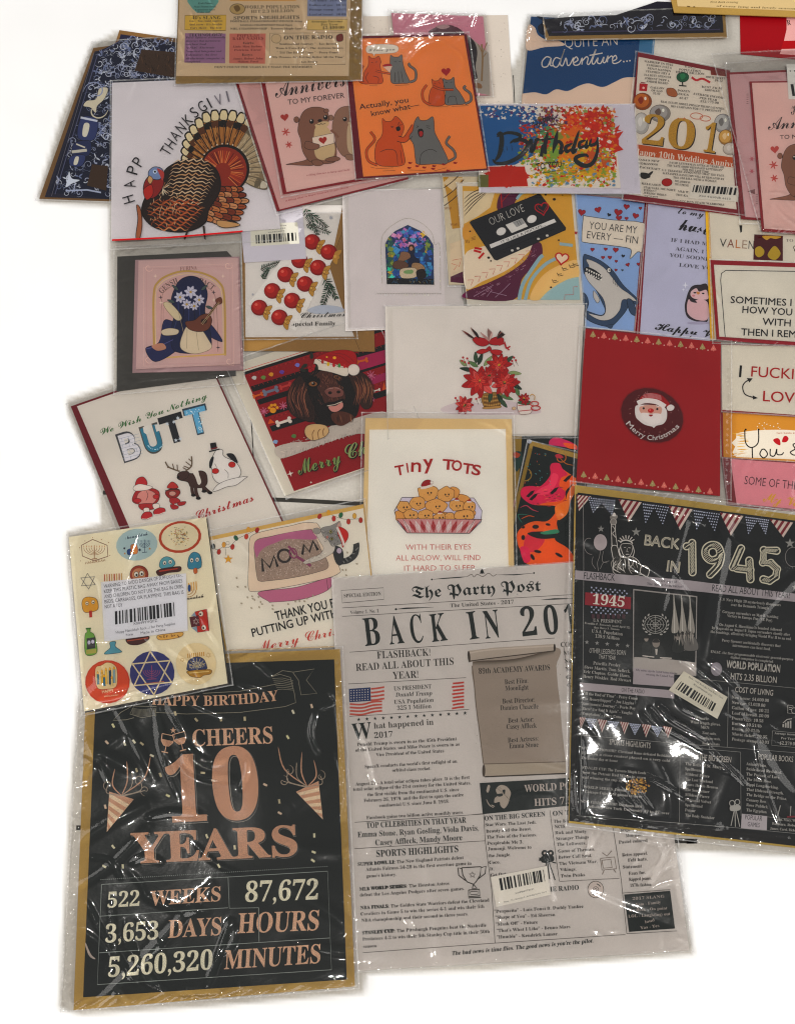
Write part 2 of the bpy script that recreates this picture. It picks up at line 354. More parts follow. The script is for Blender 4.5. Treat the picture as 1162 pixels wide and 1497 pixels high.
def label_sticker(q, seed, bars, txt=(), c='d8d4cc', th=.0001, m=None):
    o = K.slab('barcode_label', q, c, th, m); K.begin('lettering', parent=o); f = quadmap(q); barcode(f(bars), seed)
    for (s, a, b, h) in txt: pa, pb = f([a, b]); T(s, pa, pb, '3a3838', h, res=1)
    K.done(); return o
# ---------------------------------------------------------------- the setting: white cut-out ground and the tiled floor that shows between the cards
def build_floor():
    m, N, Lk = mat('white_ground'); N['Principled BSDF'].inputs['Base Color'].default_value = (.97, .97, .97, 1); N['Principled BSDF'].inputs['Roughness'].default_value = .9
    N['Principled BSDF'].inputs['Specular IOR Level'].default_value = .05
    g = Mesh(); g.add([(-3, -3, -.004), (3, -3, -.004), (3, 3, -.004), (-3, 3, -.004)], [(0, 1, 2, 3)], (1, 1, 1)); o = g.build('ground', m); o['kind'] = 'structure'
    # floor sheet: grey tiles, grout joints; fades into the white ground past the cards
    area = [(90, 170), (56, 286), (60, 296), (160, 302), (160, 372), (164, 560), (98, 584), (100, 606), (142, 700), (148, 765), (98, 778), (98, 800), (118, 1010), (112, 1040), (100, 1200), (86, 1474), (120, 1484), (300, 1472), (532, 1452), (536, 1424), (700, 1420), (1014, 1396), (985, 1243), (1180, 1252),
            (1180, 16), (970, 16), (880, 30), (800, 26), (770, 30), (757, 80), (748, 98), (738, 94), (716, 70), (706, 30), (650, 22), (576, 20), (558, 34), (540, 26), (526, 20), (524, 8), (262, -20), (262, 60), (170, 46), (134, 68)]
    st = 6; X = np.arange(-30, 1230, st); Y = np.arange(-48, 1560, st); U, V = np.meshgrid(X, Y); P = np.stack([U.ravel(), V.ravel()], 1).astype(float)
    ins = inside(P, area); A = np.array(area, float); d = np.full(len(P), 1e9)
    for i in range(len(A)):
        a, b = A[i], A[(i + 1) % len(A)]; e = b - a; t = np.clip(((P - a) @ e) / (e @ e), 0, 1); d = np.minimum(d, np.linalg.norm(P - a - t[:, None] * e, axis=1))
    sd = np.where(ins, d, -d); k = np.clip((sd + 3) / 6, 0, 1)[:, None] ** 1.0
    c = np.array(lin('b0aba3')) * k + np.array([.97] * 3) * (1 - k)
    W = world(P); me = bpy.data.meshes.new('floor'); nx = len(X); idx = np.arange(len(P)).reshape(len(Y), nx)
    F = np.stack([idx[:-1, :-1], idx[1:, :-1], idx[1:, 1:], idx[:-1, 1:]], -1).reshape(-1, 4)
    me.from_pydata(W.tolist(), [], F.tolist()); at = me.color_attributes.new('ink', 'FLOAT_COLOR', 'POINT'); at.data.foreach_set('color', np.hstack([c, np.ones((len(c), 1))]).astype(np.float32).ravel())
    m2 = paper('stone_tile', speck=.10, rough=.75, fine=380, bump=.3, spec=.1, broad=.1)
    N2, L2 = m2.node_tree.nodes, m2.node_tree.links; bs = N2['Principled BSDF']; src = bs.inputs['Base Color'].links[0].from_socket; at2 = N2['Attribute']; mp = N2.new('ShaderNodeMapRange'); mp.inputs['From Min'].default_value = .55; mp.inputs['From Max'].default_value = .9
    mx = N2.new('ShaderNodeMix'); mx.data_type = 'RGBA'; L2.new(at2.outputs['Fac'], mp.inputs['Value']); L2.new(mp.outputs[0], mx.inputs['Factor']); L2.new(src, mx.inputs['A']); L2.new(at2.outputs['Color'], mx.inputs['B']); L2.new(mx.outputs['Result'], bs.inputs['Base Color'])
    me.materials.append(m2)
    f = link('floor', me); f['kind'] = 'structure'
    gr = Mesh()
    for (pts, wd) in (([(151, 720), (300, 727), (420, 731), (540, 737), (700, 742)], 6), ([(112, 1210), (300, 1214), (560, 1222), (980, 1229), (1003, 1230)], 7), ([(750, 110), (752, 150)], 1.2), ([(350, 520), (366, 600), (372, 700)], 1.5)):
        P2 = smooth(pts, False); dd = np.gradient(P2, axis=0); nn = np.stack([-dd[:, 1], dd[:, 0]], 1); nn /= np.linalg.norm(nn, axis=1)[:, None]; n = len(P2)
        gr.add(world(np.vstack([P2 + nn * wd / 2, P2 - nn * wd / 2]), (0, 0, .00012)), [(i, i + 1, n + i + 1, n + i) for i in range(n - 1)], lin('3a3834'))
    j = gr.build('grout', M_KRAFT); j['kind'] = 'structure'
build_floor()
WH = 'cdc6c3'; LW = 'cbc6cb'; CR = 'd4cabb'; MAR = '6e1c28'; KR = 'a3804a'; GO = 'a58040'
# ================================================================ top of the pile, left and middle
def scroll(cx, cy, r, rot, c, wd, turns=1.4, fl=1):
    t = np.linspace(0, turns * 2 * math.pi, 22); rr = r * (1 - t / t[-1] * .85); a = math.radians(rot) + fl * t
    line(np.stack([cx + rr * np.cos(a), cy + rr * np.sin(a)], 1), wd, c, taper=True)
def leaf(x, y, L, wd, rot, c, ol=None, lw=.6):
    f = loc((x, y), rot); blob(f([(0, 0), (L * .35, -wd / 2), (L * .75, -wd * .35), (L, 0), (L * .75, wd * .35), (L * .35, wd / 2)]), c, ol, lw, 3)
def filigree(region, n, seed, cs=('c9ccd6', '7d86a4', 'a9aec2'), r=(4, 11)):
    rs = random.Random(seed); f = quadmap(region); scatter()
    for i in range(n):
        x, y = f([(rs.random(), rs.random())])[0]; c = rs.choice(cs); k = rs.random(); rr = rs.uniform(*r)
        if k < .5: scroll(x, y, rr, rs.uniform(0, 360), c, rs.uniform(.9, 1.7) * rr / 8, rs.uniform(.6, 1.5), rs.choice((-1, 1)))
        elif k < .8:
            for j in range(rs.randint(2, 4)): leaf(x, y, rr * rs.uniform(.7, 1.2), rr * .3, rs.uniform(0, 360), c)
        else: line([(x - rr, y), (x, y - rr * .4), (x + rr, y + rs.uniform(-3, 3))], 1, c, sm=True, taper=True)
    scatter(False)
# -- speckled white envelope and pink picture card
q = [(524, 24), (742, 22), (750, 154), (528, 158)]
p = Pack('paper_envelope', 'off-white speckled envelope lying behind the orange cat card and the pink picture card', 'envelope', q); use(p)
p.slab('envelope', q, 'c2b8ad'); p.begin('speckles'); scatter()
for i in range(150): x, y = R.uniform(528, 742), R.uniform(28, 150); ell(x, y, .6, .6, '8b8078', n=5)
p.done()
q = [(572, 19), (706, 24), (716, 139), (586, 141)]
p = Pack('greeting_card', 'pink picture card with a small tree, mostly hidden behind the orange cat card', 'greeting card', q); use(p)
p.slab('card', q, 'c58c99', .0005); p.begin('picture'); view(500, 0, 3.873)
line([(290, 72), (795, 92)], 5, '5b1f2c'); fill([(700, 190), (830, 300), (835, 540), (740, 520)], 'a39a90')
blob([(490, 185), (540, 150), (600, 140), (660, 160), (690, 195), (600, 200)], '5d3540'); blob([(530, 150), (580, 138), (610, 150), (570, 165)], 'a98a8a')
line([(790, 250), (795, 330), (790, 460)], 10, '8d7354'); lines([[(792, 300), (770, 250)], [(795, 300), (820, 240)], [(794, 330), (815, 300)]], 5, '8d7354')
blob([(715, 215), (750, 240), (765, 300), (755, 380), (765, 440), (740, 440), (720, 330)], '2c2428'); blob([(750, 470), (785, 475), (790, 500), (755, 495)], '8d6a4c')
for i in range(60): x, y = R.uniform(300, 790), R.uniform(90, 190); line([(x, y), (x + R.uniform(-9, 9), y + R.uniform(-5, 5))], 2, R.choice(('a87f92', 'd6a3ac', 'b07a8c')))
p.done(); view(); grid_sleeve('sleeve', [(566, 14), (710, 20), (722, 142), (578, 146)], seed=3)

# -- dog card (lower layer)
q = [(333, 537), (545, 465), (625, 653), (416, 725)]
p = Pack('greeting_card', 'red card of a brown spaniel in a Santa hat over a striped holiday pattern', 'greeting card', q); use(p)
p.slab('card', q, 'cfc8ba', .0007); p.begin('background'); a = [(357, 547), (560, 478), (632, 650), (430, 718)]; fill(a, '8f1a22'); view(340, 490, 4.842)
def strip(y0, y1, c, sl=-.315):     # band following the card's slope, y at x=100
    fill([(80 + (y0 - 260) * .42, y0 - (80 - 100) * 0 + ((y0 - 260) * .42 - 20) * sl), (1120, y0 + 1020 * sl), (1120, y1 + 1020 * sl), (80 + (y1 - 260) * .42, y1 + ((y1 - 260) * .42 - 20) * sl)], c)
for k, (y0, h1) in enumerate(((255, 22), (372, 44), (482, 40), (598, 26), (696, 44))): strip(y0, y0 + h1, '171516')
for y0 in (300, 420, 530, 640):
    pass
fill([(840, 170), (1130, 90), (1130, 180), (900, 250)], 'a22a55'); fill([(960, 300), (1130, 250), (1130, 300), (990, 350)], '9c2f5a'); strip(240, 244, 'c9463b')
for y0 in (280, 360, 530, 590):
    for i in range(60): x = 110 + (y0 - 260) * .42 + i * 16; line([(x, y0 - i * 16 * .315), (x + 5, y0 + 8 - i * 16 * .315)], 3, '39201e' if i % 2 else 'b8423a')
def bone(x, y, L, rot, c):
    f = loc((x, y), rot); fill(f([(-L / 2, -L * .1), (L / 2, -L * .1), (L / 2, L * .1), (-L / 2, L * .1)]), c)
    for sx in (-1, 1):
        for sy in (-1, 1): u = f([(sx * L / 2, sy * L * .13)])[0]; ell(u[0], u[1], L * .15, L * .15, c, n=10)
bone(270, 395, 90, -18, '777c8c'); bone(375, 360, 70, -18, 'b8423f'); bone(180, 425, 60, -18, 'c8632f'); bone(362, 613, 90, -18, 'd9cfc4'); bone(915, 182, 70, -12, 'c2622f'); bone(1020, 390, 40, -15, 'd9cfc4')
for (x, y, c) in ((270, 278, 'd0953a'), (215, 300, '6f8f4c'), (345, 262, '6f4a9c'), (455, 212, '7f7ec0'), (150, 302, 'c9c4c0'), (300, 755, '8aa0c0'), (430, 715, '5a7f4a')): blob([(x - 14, y), (x, y - 14), (x + 20, y - 8), (x + 14, y + 12), (x, y + 12)], c)
for (x, y, s) in ((222, 540, 30), (360, 500, 30), (980, 285, 34), (985, 455, 22)):
    for k in range(4): u = math.radians(45 * k - 10); line([(x - s * math.cos(u), y - s * math.sin(u)), (x + s * math.cos(u), y + s * math.sin(u))], 5, 'c3708a')
for (dx, dy, r) in ((0, 12, 22), (-26, -6, 11), (-10, -24, 12), (14, -26, 12), (30, -8, 11)): ell(287 + dx, 520 + dy, r, r * .9, 'd79a33')
fill([(250, 630), (300, 620), (265, 590)], 'c85a2c'); fill([(1060, 390), (1090, 380), (1070, 330)], 'c85a2c')
p.begin('hat_brim'); F0 = [(300, 800), (420, 760), (560, 745), (700, 640), (860, 590), (1060, 540), (1100, 600), (1000, 690), (860, 700), (700, 750), (560, 800), (350, 870)]
blob(F0, 'bdb3a9')
for i in range(150):
    t = R.random(); x = 340 + 560 * t; y = 868 - 185 * t; line([(x, y - 20), (x + R.uniform(-12, 6), y + R.uniform(2, 14))], 5, R.choice(('bdb3a9', 'c8beb4', 'a9a097')), taper=True)
for i in range(90):
    t = R.random(); x = 310 + 640 * t; y = 780 - 190 * t + R.uniform(0, 70); line([(x, y), (x + R.uniform(6, 20), y + R.uniform(-10, 4))], 4, R.choice(('cfc5ba', 'a59b93', 'b5aba2')), taper=True)
p.begin('spaniel')
blob([(470, 290), (560, 250), (700, 240), (820, 260), (900, 330), (900, 470), (870, 580), (760, 630), (640, 640), (560, 600), (480, 480), (450, 380)], '1b1413')
blob([(470, 290), (400, 380), (385, 480), (420, 560), (500, 600), (570, 610), (585, 540), (540, 420), (510, 330)], '35211c', '120c0b', 3)
blob([(830, 290), (900, 260), (970, 310), (990, 400), (985, 500), (930, 520), (880, 440), (850, 360)], '3a241c', '120c0b', 3)
for i in range(26):
    t = i / 25; x = 420 + 120 * t; line([(x + R.uniform(-8, 8), 360 + R.uniform(-30, 20)), (x - 25 + R.uniform(-6, 6), 450), (x + R.uniform(0, 30), 560 + R.uniform(-20, 30))], R.uniform(3, 6), R.choice(('7d4a3a', '95604a', '5b342a', '1b1210')), sm=True, taper=True)
for i in range(18): x = 860 + i * 7; line([(x, 310 + R.uniform(-20, 20)), (x + 22, 390), (x + R.uniform(-12, 12), 470 + R.uniform(-20, 30))], R.uniform(3, 6), R.choice(('7d4a3a', 'a06a4c', '4e2c22')), sm=True, taper=True)
blob([(600, 270), (690, 250), (740, 330), (790, 400), (790, 470), (730, 520), (660, 490), (630, 420), (600, 370)], '4e2c24')
for i in range(30): x, y = R.uniform(600, 770), R.uniform(270, 470); line([(x, y), (x + R.uniform(4, 24), y + R.uniform(8, 24))], R.uniform(2, 4), R.choice(('8a5644', '2a1714', '6b4034')), taper=True)
blob([(520, 320), (560, 290), (610, 300), (620, 340), (590, 370), (540, 370)], '120d0c'); ell(570, 345, 32, 20, '8a5a34', ol='0e0a09', wd=5); ell(572, 343, 13, 13, '1a100c'); ell(566, 338, 4, 4, 'e6d8c8')
ell(738, 298, 28, 16, '7c5233', rot=15, ol='0e0a09', wd=5); ell(740, 297, 11, 11, '1a100c')
blob([(650, 400), (680, 370), (740, 365), (785, 395), (780, 430), (740, 440), (690, 440)], '7d4f47', '2a1714', 3); ell(690, 408, 14, 11, '1c0c0a'); ell(750, 402, 14, 11, '1c0c0a'); line([(665, 385), (700, 376), (740, 374), (770, 388)], 4, 'b08a80', sm=True, taper=True)
for i in range(60): a_ = R.uniform(-1.3, 1.3); x, y = 715 + R.uniform(-80, 60), 330 + R.uniform(-60, 40); line([(x, y), (x + 4 + 8 * a_, y + 22)], R.uniform(1.6, 3.4), R.choice(('7a4a38', 'a06a52', '3a201a', '5b3428', '8f5c46')), taper=True)
for i in range(40): x, y = R.uniform(640, 800), R.uniform(430, 500); line([(x, y), (x + (x - 715) * .2, y + 16)], 2.2, R.choice(('8a5a48', '2a1612', '6b4034')), taper=True)
for i in range(50): x, y = R.uniform(560, 900), R.uniform(240, 290); line([(x, y), (x + (x - 720) * .12, y + 18)], 2.4, R.choice(('5b342a', '7a4a3a', '2a1714')), taper=True)
for i in range(40): x, y = R.uniform(480, 620), R.uniform(420, 600); line([(x, y), (x + R.uniform(-4, 12), y + 26)], 2.6, R.choice(('2e1c18', '4a2c24', '0e0909')), taper=True)
blob([(660, 480), (720, 470), (780, 450), (800, 480), (770, 540), (710, 555), (670, 520)], '1a0f0f'); blob([(680, 505), (730, 500), (775, 475), (780, 510), (740, 540), (700, 538)], 'c08a80'); line([(670, 500), (720, 492), (775, 470)], 5, 'cbbfae')
blob([(700, 560), (780, 540), (860, 580), (780, 640), (720, 620)], '5b3326')
for i in range(16): x = R.uniform(700, 850); line([(x, 560), (x + R.uniform(-10, 20), 620)], 3, R.choice(('9a6a50', '3b2018')), taper=True)
blob([(510, 680), (530, 640), (590, 628), (660, 640), (682, 680), (650, 720), (570, 745), (525, 720)], 'c3a67c', '3b261a', 3)
lines([[(570, 740), (565, 700), (580, 670)], [(610, 735), (605, 690), (620, 665)], [(645, 715), (640, 680), (650, 660)]], 6, '7a5a3a', sm=True)
p.begin('santa_hat'); blob([(585, 175), (650, 130), (760, 105), (860, 120), (880, 190), (850, 250), (740, 210)], 'a3141d', '6e0d14', 3)
lines([[(650, 140), (760, 150), (840, 210)], [(700, 125), (800, 140), (860, 190)]], 3, '740f16', sm=True); ell(668, 155, 6, 6, 'd5b23e'); ell(722, 160, 12, 10, 'd9a93c')
blob([(580, 180), (610, 170), (720, 205), (815, 235), (805, 290), (700, 262), (590, 235)], 'cfc5b8'); ell(857, 245, 42, 40, 'd3c9bf', ol='9c9288', wd=3)
line([(600, 170), (650, 200), (700, 205), (760, 225), (810, 225)], 3, '2c3a26', sm=True)
for (x, y, c) in ((637, 188, 'a33'+'a2f'), (677, 205, 'c9a83a'), (717, 212, 'b02a30'), (755, 215, '4a8a4c'), (793, 218, 'b02a30')): ell(x, y, 10, 15, c)
for (x, y, r_) in ((510, 195, 150), (560, 190, 60), (500, 245, 200), (540, 160, -90)): leaf(x + 20, y + 10, 50, 26, r_, '2b2f26')
for (x, y) in ((545, 228), (568, 238), (550, 250), (574, 218)): ell(x, y, 14, 14, 'a31c26', ol='5b0d14', wd=2)
p.begin('lettering')
for (dx, dy, c) in ((5, 5, '101010'), (0, 0, '84945c')): T('Merry', (468 + dx, 988 + dy), (772 + dx, 902 + dy), c, 110, 'sc', .015 if c[0] == '1' else 0)
for (dx, dy, c) in ((5, 5, '101010'), (0, 0, '94a06c')): T('Christmas', (812 + dx, 880 + dy), (1400 + dx, 700 + dy), c, 110, 'sc', .015 if c[0] == '1' else 0)
star(410, 980, 24, 'd9cfc4', 4, .3, -18); star(556, 1042, 10, 'd9cfc4', 4, .3)
p.done(); view(); grid_sleeve('sleeve', [(326, 530), (548, 456), (632, 656), (418, 731)], seed=4, cr=.0006)

# -- family card with baubles and kraft envelope
q = [(353, 300), (540, 300), (548, 514), (356, 513)]
p = Pack('greeting_card', 'white Christmas card with rows of red baubles and pine sprigs on a kraft envelope', 'greeting card', q); use(p)
p.slab('envelope', q, '957447', .0005, M_KRAFT); view(350, 260, 3.521); p.begin('flap'); line([(535, 265), (462, 460), (540, 700), (620, 890)], 3, '6c5230'); fill([(538, 270), (466, 460), (535, 690), (560, 690), (560, 270)], '8d6d42'); p.done(); view()
c = [(358, 300), (501, 300), (482, 391), (503, 456), (518, 492), (359, 493)]
p.slab('card', c, 'd2ccc6', .0004); p.begin('pine_branches'); view(350, 260, 3.521)
def pine(x, y, L, rot, n=16, c1='2c4a34', c2='182c20', w_=5, nl=30):
    f = loc((x, y), rot); line(f([(0, 0), (L * .5, -4), (L, 0)]), 4, '4b3a2c', sm=True)
    for i in range(n * 2):
        t = i / (n * 2); l = nl * (1 - .5 * t); sg = -1 if i % 2 else 1; a = sg * R.uniform(.6, 1.1); x0 = L * t
        line(f([(x0, 0), (x0 + l * math.cos(a) * .8, l * math.sin(a))]), w_, R.choice((c1, c2, '41584a')), taper=True)
pine(340, 160, 150, 65, 18); pine(360, 180, 120, 40, 14); pine(345, 240, 130, 20, 12); p.begin('pine_branches'); pine(470, 540, 130, 110, 18, nl=36); pine(440, 520, 120, 60, 16, nl=36); p.begin('pine_branches'); pine(120, 520, 60, -60, 10, nl=22); pine(110, 470, 110, -20, 12, nl=26); p.begin('snow_shadow')
blob([(350, 680), (420, 655), (520, 665), (530, 690), (400, 700)], 'b3b6be'); star(472, 205, 12, 'a9a9ae', 6, .5); star(70, 600, 8, 'a9a9ae', 6, .5); star(98, 570, 8, '9a9', 4, .5) if 0 else None
p.begin('baubles'); fill([(340, 255), (498, 385), (290, 790), (45, 650)], 'd8d3cd')
for (x, y, s) in ((375, 330, 1), (460, 382, 1), (310, 425, 1), (405, 462, 1), (238, 498, 1), (338, 546, 1), (170, 582, 1), (272, 632, 1), (103, 668, 1), (207, 718, 1)):
    ell(x, y, 43, 41, '7f1c1b'); ell(x - 4, y - 3, 36, 35, '9e2420'); ell(x - 10, y - 9, 22, 20, 'b5332b'); ell(x - 16, y - 16, 8, 7, 'cf6a5a')
    for (a, l) in ((-38, 48), (75, 46), (20, 30)): leaf(x + 28, y + 20, l, 26, a, 'b58c47', '6b4a1e', 2)
    ell(x + 32, y + 22, 8, 8, 'c9a35a', ol='6b4a1e', wd=2)
p.begin('lettering'); T('Christmas', (312, 722), (542, 712), '2a2624', 30, 'sc', -.012, sh=.3)
T('Special Family', (268, 762), (495, 758), '35302c', 20, 'sb', -.006); fill([(262, 770), (290, 738), (272, 738), (258, 745)], 'd2ccc6')
p.done(); view(); grid_sleeve('sleeve', [(351, 310), (506, 310), (524, 496), (353, 498)], seed=5)

# -- white card back with barcode sticker
q = [(350, 300), (442, 303), (448, 378), (357, 384)]
p = Pack('greeting_card', 'small white card back with a cream barcode sticker, right below the turkey card', 'greeting card', q, t=.0008); use(p)
p.slab('card', q, 'c8c3c8', .0004)
label_sticker([(366, 327), (435, 325), (438, 356), (367, 360)], 3, [(.1, .52), (.94, .48), (.94, .86), (.1, .9)],
              [('New Made in China', (.28, .19), (.75, .15), 1.6), ('THE GREETING', (.3, .32), (.72, .28), 1.8), ('X004GWPF', (.35, .45), (.7, .41), 1.6)], 'd3cfc2')
# -- BUTT card
q = [(104, 594), (305, 524), (424, 783), (207, 850)]
p = Pack('greeting_card', 'white Christmas card with BUTT lettering above Santa, elf, reindeer and snowman, dark red envelope', 'greeting card', q); use(p)
p.slab('envelope', q, '6f1b26', .0005); c = [(113, 597), (303, 529), (420, 778), (222, 845)]
p.slab('card', [(113, 594), (304, 527), (421, 782), (222, 846)], 'd2cbc2', .0004); view(90, 550, 3.521); p.begin('lettering', M_PAPER)
T('We Wish You Nothing', (205, 303), (752, 112), '3f6a3c', 34, 'sc', .004); T('Christmas', (700, 738), (992, 640), 'a32a2c', 46, 'sc', .006)
p.begin('letter_b'); T('B', (322, 440), (420, 408), '4a4a4e', 138, 'bs', .03); T('B', (328, 434), (414, 408), 'd6d2d4', 128, 'bs', .012)
for k in range(7): line([(298 + k * 3, 322 + k * 17), (400 + k * 3, 296 + k * 17)], 1.6, '9aa0ac')
for k in range(12): x, y = 310 + (k % 3) * 34 + (k // 3) * 4, 318 + (k // 3) * 34 - (k % 3) * 8; line([(x, y), (x + 4, y + 16)], 1.6, '9aa0ac')
p.begin('letter_u'); T('U', (438, 400), (532, 372), '55524c', 132, 'bs', .04); T('U', (442, 394), (528, 368), '3f7f94', 122, 'bs', .022)
fill([(420, 262), (455, 250), (460, 285), (440, 300), (425, 290)], 'd5d0c8'); fill([(480, 250), (505, 246), (508, 280), (490, 285)], 'd5d0c8')
for i in range(26): t = math.radians(R.uniform(20, 160)); ell(483 + 42 * math.cos(t), 335 + 42 * math.sin(t), 2.6, 2.6, 'b7d3dc', n=6)
p.begin('letter_t'); T('T', (534, 350), (655, 314), '2a2a2e', 130, 'bs', .034); T('T', (655, 305), (775, 275), '3c4a55', 130, 'bs', .04, sh=0); T('T', (662, 300), (768, 272), '6fa9c4', 120, 'bs', .022)
for (x, y) in ((545, 245), (580, 235), (590, 330), (612, 322), (600, 215)): star(x, y, 12, 'c9ced3', 6, .35)
for i in range(22): ell(R.uniform(640, 730), R.uniform(170, 200), 2.5, 2.5, 'd4e2e8', n=6); ell(R.uniform(705, 735), R.uniform(200, 290), 2.5, 2.5, 'd4e2e8', n=6)
p.begin('santa'); O = '2a1a18'
blob([(385, 590), (430, 575), (480, 580), (505, 600), (500, 640), (470, 660), (400, 660), (365, 640)], 'a33032', O, 2.4); blob([(400, 600), (440, 585), (480, 600), (490, 630), (470, 655), (420, 665), (388, 640)], 'c88f86', O, 2); line([(438, 592), (446, 615), (436, 640)], 2.4, O, sm=True)
blob([(380, 570), (390, 530), (420, 518), (440, 540), (438, 562), (400, 572)], 'b03236', O, 2.4); blob([(372, 570), (400, 555), (436, 560), (470, 570), (445, 585), (380, 590)], 'd8cfc6', O, 2)
blob([(400, 660), (475, 655), (500, 670), (495, 680), (420, 690)], 'a33032', O, 2); blob([(425, 680), (450, 678), (452, 700), (428, 702)], 'd8cfc6', O, 2); blob([(470, 660), (500, 656), (505, 678), (480, 685)], 'd8cfc6', O, 2)
blob([(412, 720), (430, 700), (460, 700), (468, 722), (440, 738), (415, 736)], 'b03236', O, 2.4); blob([(475, 695), (500, 678), (530, 680), (534, 698), (505, 712), (480, 712)], 'b03236', O, 2.4); ell(392, 640, 20, 12, 'b03236', ol=O, wd=2); ell(488, 620, 16, 12, 'b03236', ol=O, wd=2)
line([(415, 735), (440, 736), (468, 724)], 4, 'd8cfc6'); line([(480, 712), (505, 711), (534, 699)], 4, 'd8cfc6')
p.begin('elf'); blob([(535, 600), (560, 580), (600, 580), (612, 600), (590, 625), (555, 628)], '8f2f2c', O, 2.4); blob([(545, 575), (565, 545), (588, 552), (600, 575)], 'b03a36', O, 2.4); ell(572, 604, 18, 12, 'c89a8c', ol=O, wd=2); line([(535, 590), (570, 582), (610, 586)], 5, '3e2a22')
blob([(558, 630), (590, 625), (612, 640), (600, 652), (565, 655)], 'a33032', O, 2); lines([[(575, 645), (578, 668)], [(600, 640), (612, 655)]], 9, 'b03236'); blob([(562, 660), (600, 668), (598, 682), (570, 684)], 'a33032', O, 2); blob([(600, 650), (640, 645), (632, 662), (604, 666)], 'a33032', O, 2)
p.begin('reindeer'); D = '49302a'
blob([(595, 520), (615, 500), (650, 498), (680, 500), (715, 486), (745, 500), (752, 545), (735, 570), (700, 575), (665, 570), (650, 545), (610, 535)], D, '1e120f', 2)
for (a, b) in (((672, 560), (680, 612)), ((690, 570), (705, 628)), ((725, 560), (765, 600)), ((735, 555), (735, 592))): line([a, ((a[0] + b[0]) / 2 - 3, (a[1] + b[1]) / 2), b], 17, D, sm=True); ell(b[0], b[1], 13, 8, '17100e')
blob([(672, 485), (700, 478), (710, 510), (720, 545), (705, 558), (690, 520)], 'd4ccc2'); blob([(560 + 38, 505), (620, 490), (655, 492), (650, 520), (620, 535), (600, 525)], D, '1e120f', 2); ell(602, 520, 7, 6, '17100e')
for s_ in ([(610, 490), (580, 480), (550, 465), (535, 440)], [(640, 488), (668, 465), (672, 440), (670, 412)]): line(s_, 7, '6b5a48', sm=True)
lines([[(580, 478), (572, 450)], [(560, 470), (545, 470)], [(598, 485), (596, 455)], [(668, 462), (640, 440)], [(660, 474), (630, 462)], [(672, 440), (655, 425)], [(650, 484), (625, 470)]], 5, '6b5a48')
p.begin('snowman'); S = 'd6d0ca'
blob([(780, 410), (800, 378), (830, 380), (832, 405), (850, 420), (895, 440), (922, 480), (918, 515), (870, 545), (810, 550), (780, 520), (775, 480), (765, 440)], S, '2a2624', 2.6)
blob([(780, 590), (810, 555), (870, 530), (955, 515), (940, 530), (900, 560), (850, 570), (800, 590)], S, '2a2624', 2.2); fill([(765, 345), (795, 340), (802, 372), (770, 380)], '1c1a1c'); line([(760, 388), (815, 375)], 7, '1c1a1c'); line([(770, 375), (803, 367)], 6, '7c2428')
blob([(762, 440), (775, 415), (785, 420), (772, 470), (762, 470)], '232226'); blob([(850, 400), (885, 400), (908, 440), (898, 445), (870, 425)], '232226'); ell(793, 488, 18, 14, 'b5322e', ol=O, wd=2); ell(878, 455, 18, 15, 'b5322e', ol=O, wd=2); lines([[(840, 480), (858, 500), (858, 525)], [(790, 450), (800, 470)]], 2.2, '2a2624', sm=True)
p.done(); view(); grid_sleeve('sleeve', [(96, 590), (308, 516), (428, 784), (200, 856)], seed=6, wr=.0003)

# -- lute stand-in card with arch on grey backing
q = [(168, 372), (352, 366), (358, 562), (168, 574)]
p = Pack('greeting_card', 'small pink card with gold arch and lute picture on dark grey backing board', 'greeting card', q, t=.003); use(p)
p.slab('backing_board', [(172, 375), (332, 367), (340, 376), (345, 549), (171, 572)], '4a4844', .0008, M_KRAFT)
p.slab('sticker_card', [(198, 380), (350, 375), (356, 541), (194, 545)], 'ab8f90', .0012); cq = [(203, 381), (348, 377), (352, 532), (199, 540)]
p.slab('card', cq, 'c6aaa6', .0006, label='pink card front with gold arch'); view(150, 290, 3.873); p.begin('arch_frame')
L_ = 'dcc0b4'; line([(235, 390), (735, 370), (745, 945), (235, 950)], 2, L_, closed=True); line([(250, 400), (722, 385), (732, 930), (250, 940)], 1.6, 'b98f8c', closed=True)
for (x, y) in ((262, 392), (712, 378), (262, 912), (720, 920)): scroll(x, y, 26, 0, L_, 4, 1)
av = [(295, 920), (290, 560), (320, 470), (400, 425), (480, 412), (570, 425), (655, 470), (690, 560), (695, 890)]
line(av, 12, 'b79a5e', sm=True); line([(u[0] + (490 - u[0]) * .05, u[1] + (920 - u[1]) * .03) for u in av], 3, 'e2c88c', sm=True); fill(smooth([(u[0] + (490 - u[0]) * .09, u[1] + (920 - u[1]) * .05) for u in av], False), 'c9a8a2'); line([(290, 905), (698, 882)], 8, 'c9ac6c')
av2 = [(335, 880), (335, 600), (360, 520), (480, 470), (610, 515), (645, 600), (655, 870)]; line(av2, 3, '9a7a72', sm=True)
lines([[(345, 620), (345, 760)], [(630, 600), (635, 800)]], 2, '9a7a72')
for (x, y) in ((330, 560), (630, 532), (655, 845), (300, 440), (683, 440), (632, 575), (333, 590)): star(x, y, 14, '3d3340' if x in (330, 630, 655) else 'e0cbbd', 4, .25)
p.begin('lettering'); T('FURINA', (440, 410), (536, 402), '9a7672', 22, 'sb', -.01)
T('GENSH', (338, 540), (430, 478), '6f5a58', 30, 'sb', -.02, arc=8); T('PACT', (545, 478), (622, 520), '6f5a58', 30, 'sb', -.02, arc=5)
p.begin('lute_picture')      # plain stand-in: a lute wrapped in a navy cloak over a cream cushion
